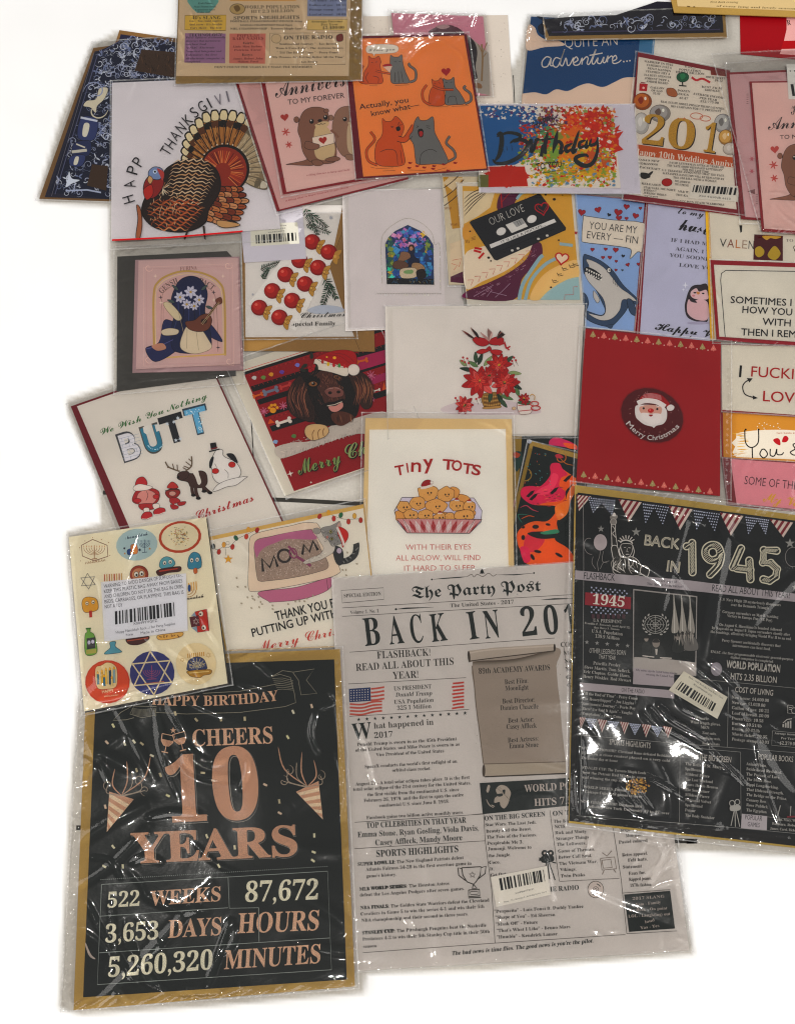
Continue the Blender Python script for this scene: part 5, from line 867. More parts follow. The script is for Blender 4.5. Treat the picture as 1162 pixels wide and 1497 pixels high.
for (s, x0, y0, x1, y1, h, c) in (('WORLD POPULATION', 428, 46, 720, 44, 17, '6a5c48'), ('HIT 2.3 BILLION', 462, 68, 690, 64, 15, '6a5c48'), ('SPORTS HIGHLIGHTS', 370, 104, 718, 100, 18, '4a4034'), ("40's SLANG", 148, 102, 302, 102, 17, E_), ('TECHNOLOGY', 132, 194, 310, 192, 16, E_), ('ON THE RADIO', 636, 210, 895, 206, 20, E_), ('POPULAR', 388, 196, 508, 194, 14, '7a2a28'), ('BABY NAMES', 364, 212, 528, 210, 14, '7a2a28'), ('Girls', 420, 234, 476, 234, 12, E_), ('Boys', 414, 296, 470, 296, 12, E_), ("DON'T COUNT THE YEARS BUT MAKE THE MEMORIES", 268, 362, 785, 360, 11, '4a4034'), ('$2,400.00', 842, 154, 955, 152, 14, E_), ('Average Income', 780, 120, 948, 118, 11, '5c5238'), ('Per Year', 832, 136, 925, 134, 11, '5c5238')): T(s, (x0, y0), (x1, y1), c, h, 'sb', -.006, res=1)
def rows(L, c, h=10, st='si'):
    for (s, x0, y0, x1) in L: T(s, (x0, y0), (x1, y0 - 1), c, h, st, -.004, res=1)
rows((('Gas - You could impress', 135, 116, 310), ("And anew - It's lovable", 132, 135, 308), ("Cat's Meow - The best", 140, 153, 305), ('Percy Spencer accidentally', 116, 204, 326), ('discovers that microwaves', 116, 222, 300), ('can heat food.', 116, 240, 226), ('*ENIAC (Electronic', 116, 258, 268), ('Numerical Integrator and', 116, 277, 304), ('Calculator), the first', 116, 296, 280), ('all-electronic computer, is', 114, 315, 318), ('completed.', 114, 332, 196)), '4a3448')
rows((('Linda, Mary, Barbara', 366, 252, 520), ('Patricia, Carol', 372, 270, 512), ('James, Robert, John', 366, 316, 524), ('William, David', 390, 332, 500)), '6a2428'); rows((('FOOTBALL CHAMPIONSHIP WINNER Army', 352, 118, 735), ('BASEBALL CHAMPIONSHIP Detroit Tigers', 404, 138, 680), ('NHL CHAMPIONSHIP - Toronto Maple Leafs', 352, 157, 738)), '4a4034', 10, 'sb')
rows((('" Sentimental Journey " - Les Brown', 600, 238, 915), ('"Rum & Coca-Cola" - The Andrews Sisters', 590, 260, 950), ('" Till The End of Time " - Perry Como', 600, 284, 925), ('"My Dreams Are Getting Better All the Time"', 570, 308, 955), ('- Les Brown', 718, 333, 815)), '4a4034', 10, 'sb'); rows((('Kraft Dinner,', 180, 22, 258), ('Penn Frozen foods,', 158, 40, 278), ('Convenience mixes', 165, 56, 270), ('Cake mix.', 178, 68, 250)), '24423e', 9); rows((('New house:  $4,600.00', 772, 8, 965), ('Gallon of gas:  $0.15', 770, 32, 965), ('Postage stamp:  $0.03', 770, 56, 965), ('Loaf of bread:  $0.09', 770, 82, 965)), '3c3f4c', 10, 'sb')
p.done(); view(); grid_sleeve('sleeve', [(258, -30), (531, -30), (530, 119), (255, 125)], 1.6, seed=26, nrand=60, cr=.0008, rw=(1.2, 2.6), rl=(15, 50), ang=65, creases=[([(300, 116), (345, 117), (400, 116)], .0008, 2), ([(440, 50), (450, 78), (462, 100)], .0008, 1.6), ([(478, 40), (488, 60), (492, 80)], .0008, 1.6), ([(430, 30), (446, 44), (470, 50)], .0007, 1.6)], m=M_FILMG)
# ================================================================ poinsettia card, right column, tiny tots, mom, newspaper, big posters
q = [(563, 448), (854, 446), (843, 638), (566, 640)]
p = Pack('greeting_card', 'wide white card with poinsettias in a basket and two birds, centre of the pile', 'greeting card', q); use(p); p.slab('envelope', q, 'cfc8c0', .0005); p.slab('card', [(574, 452), (846, 451), (836, 634), (575, 636)], 'd4cdc6', .0006); view(550, 440, 3.631); p.begin('snow_shadow')
blob([(340, 575), (400, 545), (480, 530), (560, 545), (700, 530), (800, 560), (870, 580), (840, 600), (600, 605), (400, 600)], 'c9bcbc'); p.begin('basket')
blob([(562, 495), (665, 490), (655, 560), (610, 570), (572, 565)], '94703a', '4a3218', 2)
for k in range(6): line([(565 + k * 1.5, 505 + k * 11), (610, 510 + k * 11), (662 - k * 1.5, 500 + k * 11)], 5, ('c49a58', '6b4a22')[k % 2], sm=True)
for k in range(9): line([(570 + k * 11, 498), (576 + k * 9, 562)], 2, '5b3c1a')
blob([(565, 565), (610, 560), (660, 556), (655, 568), (610, 573), (570, 573)], 'b08850', '4a3218', 1.5)
p.begin('leaves')
for (x, y, L, r_) in ((540, 340, 70, -70), (570, 345, 70, -50), (600, 340, 60, -30), (540, 350, 60, -150), (520, 370, 80, 190), (680, 330, 60, -40), (700, 380, 70, 5), (720, 440, 60, 30), (740, 460, 50, 70), (610, 480, 60, 100), (640, 490, 80, 60), (660, 500, 70, 20), (480, 345, 50, 220), (655, 520, 60, 50), (530, 330, 60, -95)): leaf(x, y, L, 22, r_, R.choice(('38503a', '24382a', '5d7a4e', '8a9a6a')), '1c2a1e', 1.5); 
for (x, y) in ((460, 300), (470, 325), (455, 318), (482, 305), (490, 330), (730, 300), (740, 315), (720, 318), (742, 415), (735, 425), (420, 515), (430, 528), (545, 512), (530, 520)): line([(x, y), (x + 12, y + 30)], 2, '6a5a4a'); ell(x, y, 6, 6, 'a83038')
def poin(cx, cy, r):
    for (n, rr, c, o) in ((9, r, 'a31c20', 0), (8, r * .72, 'b82a28', 22), (6, r * .45, 'cc4a40', 10)):
        for k in range(n): a = 360 / n * k + o + R.uniform(-8, 8); L = rr * R.uniform(.85, 1.1); leaf(cx, cy, L, L * .45, a, c if R.random() < .8 else 'd0605a', '5e0d12', 1.4); f = loc((cx, cy), a); line(f([(L * .1, 0), (L * .85, 0)]), 1.3, '7d1218')
    for k in range(5): ell(cx + R.uniform(-6, 6), cy + R.uniform(-6, 6), 4, 4, R.choice(('4a5a2a', 'c0a040', '2a2a18')))
p.begin('poinsettias'); poin(650, 340, 72); poin(545, 425, 92); poin(680, 435, 78); poin(600, 395, 50); poin(468, 555, 52)
p.begin('birds')
for (P, c) in (([(510, 205), (530, 190), (560, 195), (590, 205), (600, 225), (570, 240), (535, 232)], 'a8242a'), ([(595, 215), (620, 195), (650, 190), (675, 200), (670, 225), (640, 235), (605, 230)], 'a8242a')): blob(P, c, '3a1010', 2)
for (a, b) in (((520, 200), (462, 155)), ((545, 200), (508, 140)), ((600, 215), (560, 165)), ((600, 210), (600, 145)), ((640, 200), (668, 155))):
    for k in range(5): line([a, (b[0] + k * 6 - 8, b[1] + k * 5)], 11, R.choice(('3a1c1c', '6a2c2c', '8a5a50', '1c1012')) if b[0] not in (560, 600) else R.choice(('c8a8a0', '8a6a64', 'b08a84')), taper=True)
blob([(575, 265), (600, 240), (610, 262)], 'a8242a', '4a0c10', 2); blob([(530, 270), (560, 255), (600, 262), (570, 278), (545, 280)], 'b0282c', '4a0c10', 2); blob([(605, 262), (640, 258), (668, 268), (650, 288), (615, 280)], 'b0282c', '4a0c10', 2); line([(650, 235), (680, 225), (690, 250), (710, 240)], 8, 'a8242a', sm=True); line([(680, 215), (685, 240), (705, 260)], 7, 'a8242a', sm=True)
p.begin('cup'); blob([(750, 540), (760, 598), (800, 600), (822, 590), (825, 540)], 'cfc6be', '6a3a34', 2); lines([[(752, 555), (822, 550)], [(756, 585), (822, 578)]], 4, 'a8242a'); blob([(748, 540), (790, 528), (826, 540), (790, 552)], '4a6a4a', '2a3a2a', 2); poin(785, 520, 34); line(ept(838, 545, 22, 12, 0), 6, 'b85a54', closed=True); line(ept(845, 568, 24, 12, 0), 6, 'b03a38', closed=True); line([(815, 505), (825, 495), (840, 505), (838, 525)], 4, 'b8904a', sm=True); ell(730, 570, 10, 8, 'c9b090', ol='8a6a4a', wd=2)
p.done(); view(); grid_sleeve('sleeve', [(561, 446), (858, 443), (848, 641), (566, 643)], seed=30, cr=.0004, creases=[([(562, 596), (640, 600), (740, 603)], .0006, 2.5), ([(840, 470), (845, 540), (840, 620)], .0005, 2.5)])

# -- right column
q = [(1053, 598), (1200, 604), (1200, 690), (1055, 680)]
p = Pack('greeting_card', 'mustard card with a cream brush stroke and the words You &, at the right edge', 'greeting card', q); use(p); p.slab('envelope', q, '8a2c30', .0004); p.slab('card', [(1056, 600), (1200, 606), (1200, 690), (1057, 678)], 'b8803a', .0005); view(840, 470, 3.609); p.begin('brush_stroke')
fill([*smooth([(850, 590), (920, 578), (1010, 572), (1120, 572), (1200, 580)], False), (1200, 730), (850, 715), (830, 690), (845, 660), (825, 640), (850, 615)], 'd2c8b8')
for i in range(30): x = R.uniform(820, 870); y = R.uniform(590, 710); line([(x, y), (x + R.uniform(20, 60), y + R.uniform(-6, 6))], 3, R.choice(('d2c8b8', 'c9a04a', 'b8803a')), taper=True)
for i in range(14): ell(R.uniform(960, 1080), R.uniform(530, 572), 3, 3, 'd2c8b8', n=6)
p.begin('lettering'); lines([[(895, 572), (900, 640), (930, 665), (965, 640), (968, 572)], [(934, 665), (936, 720)], [(985, 675), (975, 700), (995, 720), (1015, 700), (1000, 675), (985, 675)], [(1030, 672), (1030, 705), (1052, 708), (1064, 672)], [(1064, 672), (1066, 700), (1090, 702), (1100, 690)], [(1190, 640), (1150, 648), (1160, 672), (1135, 690), (1160, 705), (1200, 680)]], 6, '1c1a1a', sm=True); ell(900, 570, 5, 5, '1c1a1a'); ell(968, 570, 5, 5, '1c1a1a')
p.begin('hearts'); blob([(1045, 625), (1065, 615), (1080, 625), (1082, 652), (1060, 645)], 'a8242a'); blob([(1092, 635), (1100, 608), (1115, 604), (1126, 618), (1115, 635)], 'a8242a'); T('two beats as one', (1062, 592), (1200, 592), 'a85a3a', 9, 'ss'); p.done(); view()
q = [(1053, 503), (1200, 503), (1200, 612), (1053, 602)]
p = Pack('greeting_card', 'cream card with red and black lettering and a curved arrow, at the right edge', 'greeting card', q); use(p); p.slab('envelope', q, '8a2c30', .0004); p.slab('card', [(1054, 504), (1200, 507), (1200, 609), (1055, 599)], 'd2cbbe', .0005); view(840, 470, 3.609); p.begin('lettering')
T('I', (864, 292), (876, 293), '1c1a1a', 60, 'bs'); T('FUCKING', (928, 290), (1280, 312), 'a32424', 54, 'ss', .006); T('LOVE', (990, 420), (1200, 432), 'a32424', 54, 'ss', .006); p.begin('arrow')
line([(930, 305), (900, 318), (884, 345), (898, 385), (950, 403)], 6, '1c1a1a', sm=True); fill([(905, 298), (936, 300), (920, 322)], '1c1a1a'); fill([(938, 390), (965, 404), (938, 412)], '1c1a1a'); p.done(); view(); grid_sleeve('sleeve', [(1052, 502), (1200, 503), (1200, 612), (1053, 603)], seed=31)
q = [(1054, 668), (1200, 678), (1200, 752), (1062, 738)]
p = Pack('greeting_card', 'pink card reading SOME OF THE BE with gold script, at the right edge', 'greeting card', q); use(p); p.slab('envelope', q, '7d3438', .0004); p.slab('card', [(1067, 671), (1200, 680), (1200, 748), (1076, 736)], 'cf8f96', .0005); view(840, 470, 3.609); p.begin('lettering')
T('SOME OF THE BEST', (892, 858), (1280, 900), '3a1c28', 44, 'ss', -.008); T('My Valentine', (990, 948), (1400, 1010), 'c9a048', 52, 'sc', .008); p.done(); view(); grid_sleeve('sleeve', [(1054, 668), (1200, 676), (1200, 750), (1062, 738)], seed=32)
q = [(1038, 380), (1200, 386), (1200, 508), (1047, 497)]
p = Pack('greeting_card', 'white SOMETIMES I card with black capitals and thin frame in a red envelope', 'greeting card', q); use(p); p.slab('envelope', q, '94202e', .0005); p.slab('card', [(1043, 387), (1200, 392), (1200, 502), (1051, 492)], 'd4cec2', .0005); view(840, 260, 3.609); p.begin('frame_line'); line([(792, 840), (780, 690), (768, 540), (772, 505), (795, 488), (1200, 494)], 4, '24222a')
p.begin('lettering'); 
for (s, x0, y0, x1, y1) in (('SOMETIMES I WONDER', 820, 660, 1420, 690), ('HOW YOU PUT UP', 882, 712, 1340, 738), ('WITH ME', 988, 775, 1230, 790), ('THEN I REMEMBER', 876, 830, 1330, 850)): T(s, (x0, y0), (x1, y1), '1c1a1c', 36, 'bs', .004)
p.done(); view(); grid_sleeve('bag', [(1036, 378), (1200, 384), (1200, 508), (1040, 503)], 1.7, seed=33, m=M_FILMG, wr=.0003, cr=.0005, nrand=14, creases=[([(1042, 497), (1075, 498), (1120, 500), (1162, 502)], .0011, 2.0), ([(1038, 420), (1046, 430), (1052, 445)], .0008, 1.8)])

# -- psychedelic cards
for (q, c, lb, sd) in (([(748, 637), (846, 637), (838, 838), (746, 838)], [(763, 637), (846, 637), (838, 838), (748, 838)], 'back one of two black and neon swirl cards, seen as a kraft edged strip', 1), ([(775, 644), (862, 668), (838, 850), (726, 850)], [(779, 652), (862, 676), (838, 850), (731, 850)], 'front black card with hot pink and orange melting swirls and a gold top edge', 2)):
    p = Pack('greeting_card', lb, 'greeting card', q, group='neon swirl cards'); use(p); p.slab('envelope', q, '94793a', .0004, M_KRAFT)
    if sd == 2: p.slab('gold_border', [(775, 645), (862, 669), (860, 678), (774, 655)], 'a8893f', .0002, M_GLIT)
    p.slab('card', c, '15201f', .0004, M_GLOSS); p.begin('swirls', M_GLOSS); view(510, 590, 3.32)
    if sd == 1:
        blob([(975, 175), (1005, 162), (1050, 175), (1085, 190), (1105, 205), (1105, 225), (1060, 215), (1000, 205), (970, 200)], 'c8386a', '1c1418', 2); blob([(1040, 190), (1100, 200), (1100, 220), (1060, 215)], 'd8663a'); blob([(800, 240), (835, 235), (840, 280), (815, 330), (800, 300)], '24403a'); blob([(800, 235), (830, 245), (820, 262), (800, 260)], 'a84a2a'); blob([(800, 470), (812, 480), (805, 540), (796, 530)], 'a84a2a')
        arc(870, 350, 30, 34, -90, 90, 5, 'b86a2c')
    else:
        blob([(975, 310), (985, 290), (1020, 290), (1035, 315), (1085, 350), (1100, 370), (1075, 400), (1050, 430), (1058, 480), (1050, 520), (1010, 570), (1015, 620), (1000, 660), (1060, 700), (1095, 750), (1090, 780), (880, 785), (850, 740), (820, 690), (815, 630), (850, 590), (900, 570), (960, 570), (1000, 530), (1010, 500), (940, 495), (890, 490), (835, 450), (840, 410), (880, 400), (930, 400), (975, 350)], 'd9652c', '1c1010', 2)
        blob([(975, 310), (985, 290), (1020, 290), (1035, 315), (1060, 345), (1030, 360), (1020, 400), (1050, 430), (1030, 470), (960, 480), (890, 490), (835, 450), (840, 410), (880, 400), (930, 400), (975, 350)], 'cc2f58'); blob([(985, 340), (1015, 350), (1000, 400), (960, 440), (900, 440), (930, 410), (970, 390)], 'e04a6a'); blob([(860, 640), (900, 620), (950, 660), (900, 720), (850, 700)], 'c83a4a'); blob([(830, 700), (870, 700), (880, 760), (850, 770)], 'cc2f58')
        blob([(1000, 500), (1050, 470), (1058, 440), (1090, 380), (1100, 360), (1100, 420), (1075, 470), (1060, 530), (1030, 560), (1010, 560)], 'e0803a'); blob([(865, 630), (930, 620), (1010, 632), (1000, 652), (920, 655)], '14201c', None); blob([(930, 625), (1005, 610), (1015, 628), (950, 635)], '3f8a6a')
        for (x, y, a_, b_, r_) in ((905, 598, 16, 10, 0), (965, 587, 12, 6, 10), (845, 650, 9, 12, 0), (845, 600, 8, 6, 0), (915, 718, 18, 7, 10), (1018, 735, 20, 7, 30), (890, 745, 16, 8, 60)): ell(x, y, a_, b_, '15100f', rot=r_, ol='8a3a1c', wd=2)
        for (x, y) in ((995, 425), (895, 455), (1060, 365), (880, 440)): poly([(x - 22, y + 10), (x - 8, y - 4), (x, y - 12), (x + 6, y - 16), (x + 22, y - 20), (x + 10, y), (x, y + 8), (x - 8, y + 16)], '1c1014')
        for (x, y, rr, c_) in ((1030, 262, 22, 'b86a2c'), (855, 345, 30, '9a7a3a')): arc(x, y, rr, rr, -60, 170, 5, c_)
        blob([(1000, 250), (1020, 245), (1040, 262), (1010, 265)], 'b8384a'); line([(830, 505), (860, 495), (890, 515), (920, 525)], 5, 'b8485a', sm=True, taper=True); line([(835, 560), (870, 545), (900, 550)], 4, 'd0602c', sm=True, taper=True); line([(870, 540), (820, 540), (840, 580)], 5, '2f6a5a', sm=True, taper=True); line([(1020, 260), (1050, 290), (1090, 300)], 4, 'b86a2c', sm=True, taper=True)
        for i in range(26): x, y = R.uniform(840, 990), R.uniform(240, 400); line([(x, y), (x + R.uniform(-8, 8), y + R.uniform(-6, 6))], 3, R.choice(('3f8a7a', '5a9aa0', 'b8503a', 'c8a04a')))
        for i in range(26): x, y = R.uniform(900, 1040), R.uniform(400, 500); line([(x, y), (x + R.uniform(6, 30), y + R.uniform(-8, 8))], 2.5, R.choice(('8a1c3a', '3a1018', 'e87a5a')), taper=True)
        ell(875, 184, 12, 10, 'a9aab0', ol='2a2a2a', wd=3)
    p.done(); view(); grid_sleeve('sleeve', [(748, 636), (846, 638), (838, 838), (744, 838)] if sd == 1 else [(770, 642), (862, 664), (838, 850), (726, 850)], seed=33 + sd, cr=.0006, nrand=20, m=M_FILMG)

# -- tiny tots
q = [(534, 611), (748, 612.6), (752, 880), (528, 880)]
p = Pack('greeting_card', 'cream TINY TOTS card with smiling potato tots in a red gingham tray, tan envelope', 'greeting card', q); use(p); p.slab('envelope', q, 'd2b98c', .0006); p.slab('card', [(540, 628), (739, 627), (744, 880), (535, 880)], 'dfd9d0', .0006); view(510, 590, 3.32); p.begin('lettering'); RC = 'a02a2a'
for (ch, x, y, a, wd_, h) in (('T', 228, 350, -10, 46, 46), ('I', 283, 334, -8, 8, 44), ('n', 302, 330, 2, 46, 66), ('y', 362, 316, -4, 50, 66), ('T', 452, 318, 4, 56, 48), ('O', 496, 322, 6, 50, 48), ('T', 548, 336, 8, 50, 48), ('S', 592, 342, 10, 44, 48)): r_ = math.radians(a); T(ch, (x, y), (x + wd_ * math.cos(r_), y + wd_ * math.sin(r_)), RC, h, 'ss', .024)
for (s, x0, x1, y) in (('WITH THEIR EYES', 275, 592, 710), ('ALL AGLOW, WILL FIND', 228, 638, 762), ('IT HARD TO SLEEP', 268, 610, 812)): T(s, (x0, y), (x1, y - 2), 'b4605a', 26, 'ss', -.004)
p.begin('tray'); poly([(220, 520), (258, 455), (606, 458), (645, 520), (640, 575), (585, 630), (282, 628), (236, 575)], 'c9c2cf', '2a2228', 3); p.begin('tots'); lines([[(222, 520), (255, 458)], [(645, 520), (608, 460)]], 2, '2a2228')
for (x, y, rx, ry) in ((555, 470, 36, 30), (510, 430, 30, 28), (250, 545, 26, 30), (470, 560, 50, 30), (570, 530, 40, 30)): blob(ept(x, y, rx, ry, 0, 10) + NR.normal(size=(10, 2)) * 2.5, 'cf9a5a', '5a3418', 2.4, 4)
for (x, y, rx, ry, hat) in ((385, 432, 50, 36, 1), (470, 440, 46, 38, 0), (332, 484, 38, 32, 0), (268, 502, 32, 30, 0), (524, 495, 36, 30, 2), (584, 500, 30, 28, 2), (425, 498, 54, 34, 0), (300, 540, 36, 28, 0), (372, 542, 38, 30, 0), (442, 552, 32, 24, 2), (490, 550, 28, 20, 3), (560, 545, 48, 32, 0)):
    blob(ept(x, y, rx, ry, 0, 12) + NR.normal(size=(12, 2)) * 2.8, 'd2a465', '5a3418', 2.6, 4)
    for i in range(7): ell(x + R.uniform(-rx, rx) * .7, y + R.uniform(-ry, ry) * .7, 2.4, 1.6, 'b8803f', n=6)
    if hat != 3:
        ell(x - 2, y + 2, 4, 5, '24140e', n=10); ell(x + 14, y + 1, 4, 5, '24140e', n=10); arc(x + 6, y + 8, 6, 4, 20, 160, 2, '24140e')
    if hat == 2: blob([(x - 12, y - ry + 4), (x, y - ry - 8), (x + 10, y - ry + 4)], 'a02a2a', '5a1010', 1.5); line([(x - 12, y - ry + 5), (x + 10, y - ry + 5)], 6, 'd6cfc8')
blob([(352, 402), (362, 378), (385, 370), (402, 380), (398, 400)], '9a1f26', '4a0c10', 2); line([(348, 410), (375, 406), (405, 396)], 12, 'd8d0c8', sm=True); ell(402, 383, 8, 7, 'd8d0c8', ol='9a9088', wd=1.5)
p.begin('gingham'); g = quadmap([(232, 560), (645, 562), (585, 630), (282, 628)]); fill(g([(0, 0), (1, 0), (1, 1), (0, 1)]), 'c89a98')
n = 7
for i in range(n + 1):
    for (du, c) in ((0, 'a02c2e'), (.5, 'd4c8c4')):
        u = (i + du) / n; P = np.array([(u, .04), (u + .25 / n, .5), (u, .96), (u - .25 / n, .5)]); P[:, 0] = np.clip(P[:, 0], 0, 1); fill(g(P), c)
for i in range(28): u = i / 28; line(g([(u, 0), (min(1, u + .1), 1)]), 1, 'b87a7c'); line(g([(u, 0), (max(0, u - .1), 1)]), 1, 'b87a7c')
line([(232, 558), (645, 562), (585, 630), (282, 628)], 3, '2a1c22', closed=True); lines([[(263, 560), (300, 628)], [(612, 561), (570, 629)]], 2, '5a3038'); p.done(); view()
grid_sleeve('sleeve', [(528, 602), (752, 602), (757, 870), (524, 870)], 1.8, seed=36, cr=.0004, m=M_FILMG, wr=.0002, nrand=6, creases=[([(694, 616), (715, 622), (735, 632), (746, 640)], .0011, 1.8), ([(735, 610), (744, 622), (747, 634)], .0009, 1.6), ([(562, 640), (640, 644), (735, 641)], .0003, 3)])

# -- mom litter box card
q = [(303, 785), (530, 738), (552, 948), (331, 952)]
p = Pack('greeting_card', 'cream Christmas card with a cat writing MOM in a pink litter box', 'greeting card', q); use(p); p.slab('envelope', [(300, 786), (531, 737), (556, 944), (330, 952)], 'c9a765', .0004); p.slab('card', [(303, 791), (531, 743), (553, 942), (332, 950)], 'd8d1c4', .0005); view(310, 720, 4.842); p.begin('light_string')
line([(0, 385), (40, 405), (80, 385), (120, 388), (180, 330), (240, 300), (320, 262)], 2.5, '3a3a34', sm=True); line([(760, 155), (830, 155), (900, 180), (960, 190), (1060, 185)], 2.5, '3a3a34', sm=True); line(ept(112, 358, 12, 12), 2, '3a3a34', closed=True)
for (x, y, c, r_) in ((10, 382, '2c3a34', 0), (50, 420, 'a83a30', 10), (85, 370, 'c9964a', 0), (146, 385, 'a83a30', 10), (170, 322, '2f5f48', -30), (244, 312, 'b84a38', 10), (320, 266, 'a02c30', 20), (258, 262, 'd0a04a', 0), (762, 168, 'a83a30', 30), (825, 142, 'd0a040', 0), (862, 185, 'b03a34', 0), (912, 160, '2f6a48', 20), (966, 206, 'a83a30', 0), (1008, 166, 'c9a050', 0), (1052, 196, 'a83a30', 0)): ell(x, y, 14, 20, c, rot=r_, ol='4a3020', wd=1.6)
line([(95, 390), (100, 445)], 2, '3a3a34'); star(116, 472, 34, 'd2a040', ol='9a6a20', wd=2); p.begin('litter_box')
blob([(330, 705), (600, 670), (850, 600), (820, 690), (640, 755), (430, 776), (400, 770)], 'b8748c', '3c2430', 3); line([(812, 615), (822, 690)], 3, '3c2430')
blob([(262, 360), (290, 300), (420, 262), (560, 235), (640, 215), (720, 215), (760, 240), (860, 440), (905, 540), (900, 570), (820, 605), (600, 655), (400, 690), (300, 700), (262, 690), (256, 600), (262, 450)], 'd6c4b0', '3c3430', 3); blob([(308, 345), (420, 310), (560, 280), (690, 262), (712, 275), (770, 400), (825, 520), (740, 565), (560, 605), (400, 625), (340, 628), (320, 600), (305, 470)], 'a08c7e', '3c3430', 3)
blob([(306, 350), (420, 312), (560, 280), (690, 264), (712, 280), (740, 330), (600, 330), (520, 330), (440, 360), (380, 385), (340, 420), (315, 460)], 'b06e8a', None)
scatter()
for i in range(1100):
    x, y = R.uniform(318, 800), R.uniform(330, 615)
    if inside([(x, y)], [(345, 420), (440, 360), (520, 332), (735, 322), (770, 400), (815, 515), (740, 555), (560, 595), (400, 615), (345, 615), (325, 560), (318, 460)])[0]: ell(x, y, R.uniform(2, 4.5), R.uniform(2, 3.5), R.choice(('b8a294', '8a7466', 'c9b4a6', '7a665a', 'a89284', 'd2c4b8')), n=5)
p.begin('lettering')
for L in ([(362, 560), (355, 470), (410, 530), (440, 450), (465, 525)], [(640, 440), (650, 370), (690, 420), (715, 345), (750, 408)]): line(L, 19, '2e2a28')
line(ept(512, 448, 44, 44), 17, '3a3230', closed=True); T('THANK YOU FOR', (455, 905), (960, 790), '22201e', 62, 'bs', .006); T('PUTTING UP WITH', (290, 1022), (890, 880), '22201e', 58, 'bs', .006); T('Merry', (325, 1128), (620, 1062), 'b8483c', 74, 'sc', -.01); T('Christmas', (668, 1056), (1100, 958), 'b8483c', 74, 'sc', -.01)
p.begin('scoop'); line([(540, 380), (560, 400), (590, 440)], 16, '8a4a66', sm=True); line(ept(575, 430, 24, 36, -20), 10, '8a4a66', closed=True); line([(595, 450), (650, 485), (700, 520)], 20, '8a4a66')
p.begin('cat'); line([(900, 490), (960, 480), (1010, 440), (1022, 380), (1018, 360)], 44, '3f3f3e', sm=True)
for i in range(10): t = i / 9; line([(905 + 110 * t, 470 - 60 * t ** 2), (925 + 110 * t, 500 - 110 * t ** 2)], 5, '8a8884' if i % 2 else '232322')
blob([(870, 380), (920, 400), (930, 470), (910, 515), (880, 500), (860, 440)], '3a3a3c', '1c1c1c', 2); blob([(740, 290), (800, 250), (850, 280), (870, 360), (860, 420), (800, 460), (760, 480), (690, 500), (660, 505), (645, 495), (680, 470), (740, 450), (790, 400), (760, 340)], 'c8bfb4', '4a443e', 2)
blob([(770, 270), (790, 245), (840, 235), (880, 215), (905, 205), (912, 250), (920, 300), (925, 350), (890, 370), (850, 380), (825, 340), (800, 320)], '8f8b86', '26241f', 2); blob([(715, 262), (745, 250), (770, 265), (760, 290), (730, 292)], '9a948c', '3a3632', 2); blob([(880, 240), (905, 205), (910, 250)], 'b89a90', '26241f', 2)
for i in range(90): x, y = R.uniform(770, 905), R.uniform(250, 370); line([(x, y), (x + R.uniform(-10, 14), y + R.uniform(2, 14))], 2.6, R.choice(('2a2a2a', '5a5856', 'cfc8c0', '6a6662')), taper=True)
for i in range(60): t = R.random(); x, y = 660 + 150 * t, 495 - 70 * t + R.uniform(-12, 12); line([(x, y), (x + R.uniform(8, 18), y - R.uniform(4, 10))], 2, R.choice(('a89e94', 'e2dbd0', '8a8078')), taper=True)
ell(840, 278, 11, 13, 'a8a070', ol='14120f', wd=3); ell(848, 328, 12, 11, 'a8a070', ol='14120f', wd=3); ell(840, 278, 5, 7, '14120f'); ell(848, 328, 6, 6, '14120f'); blob([(808, 312), (820, 306), (824, 320), (812, 326)], 'b07a70')
p.begin('santa_hat'); blob([(890, 245), (925, 250), (960, 280), (962, 320), (940, 360), (925, 390), (915, 350), (890, 290)], 'b8322c', '6a1512', 2); line([(885, 245), (905, 290), (925, 340), (935, 375)], 16, 'd0c8c0', sm=True); ell(900, 412, 18, 20, 'b8aab4', ol='6a5a64', wd=2)
p.begin('litter_crumbs')
for (x, y) in ((175, 605), (182, 668), (252, 742), (238, 668), (210, 785), (285, 735), (302, 760), (330, 740), (280, 818), (335, 812), (345, 775), (430, 825), (590, 770), (620, 768), (672, 750), (715, 730), (540, 790), (925, 548), (948, 548), (950, 585), (1025, 505), (958, 425), (430, 800), (290, 752), (355, 790), (655, 770)): ell(x, y, 9, 6, 'a49a88', rot=R.uniform(0, 90), n=8)
p.done(); view(); grid_sleeve('sleeve', [(297, 776), (534, 728), (560, 952), (327, 960)], 1.8, seed=37, cr=.0006, m=M_FILMG, nrand=20, creases=[([(304, 800), (314, 870), (330, 940)], .0006, 2.5), ([(334, 950), (420, 949), (490, 947)], .001, 2)])
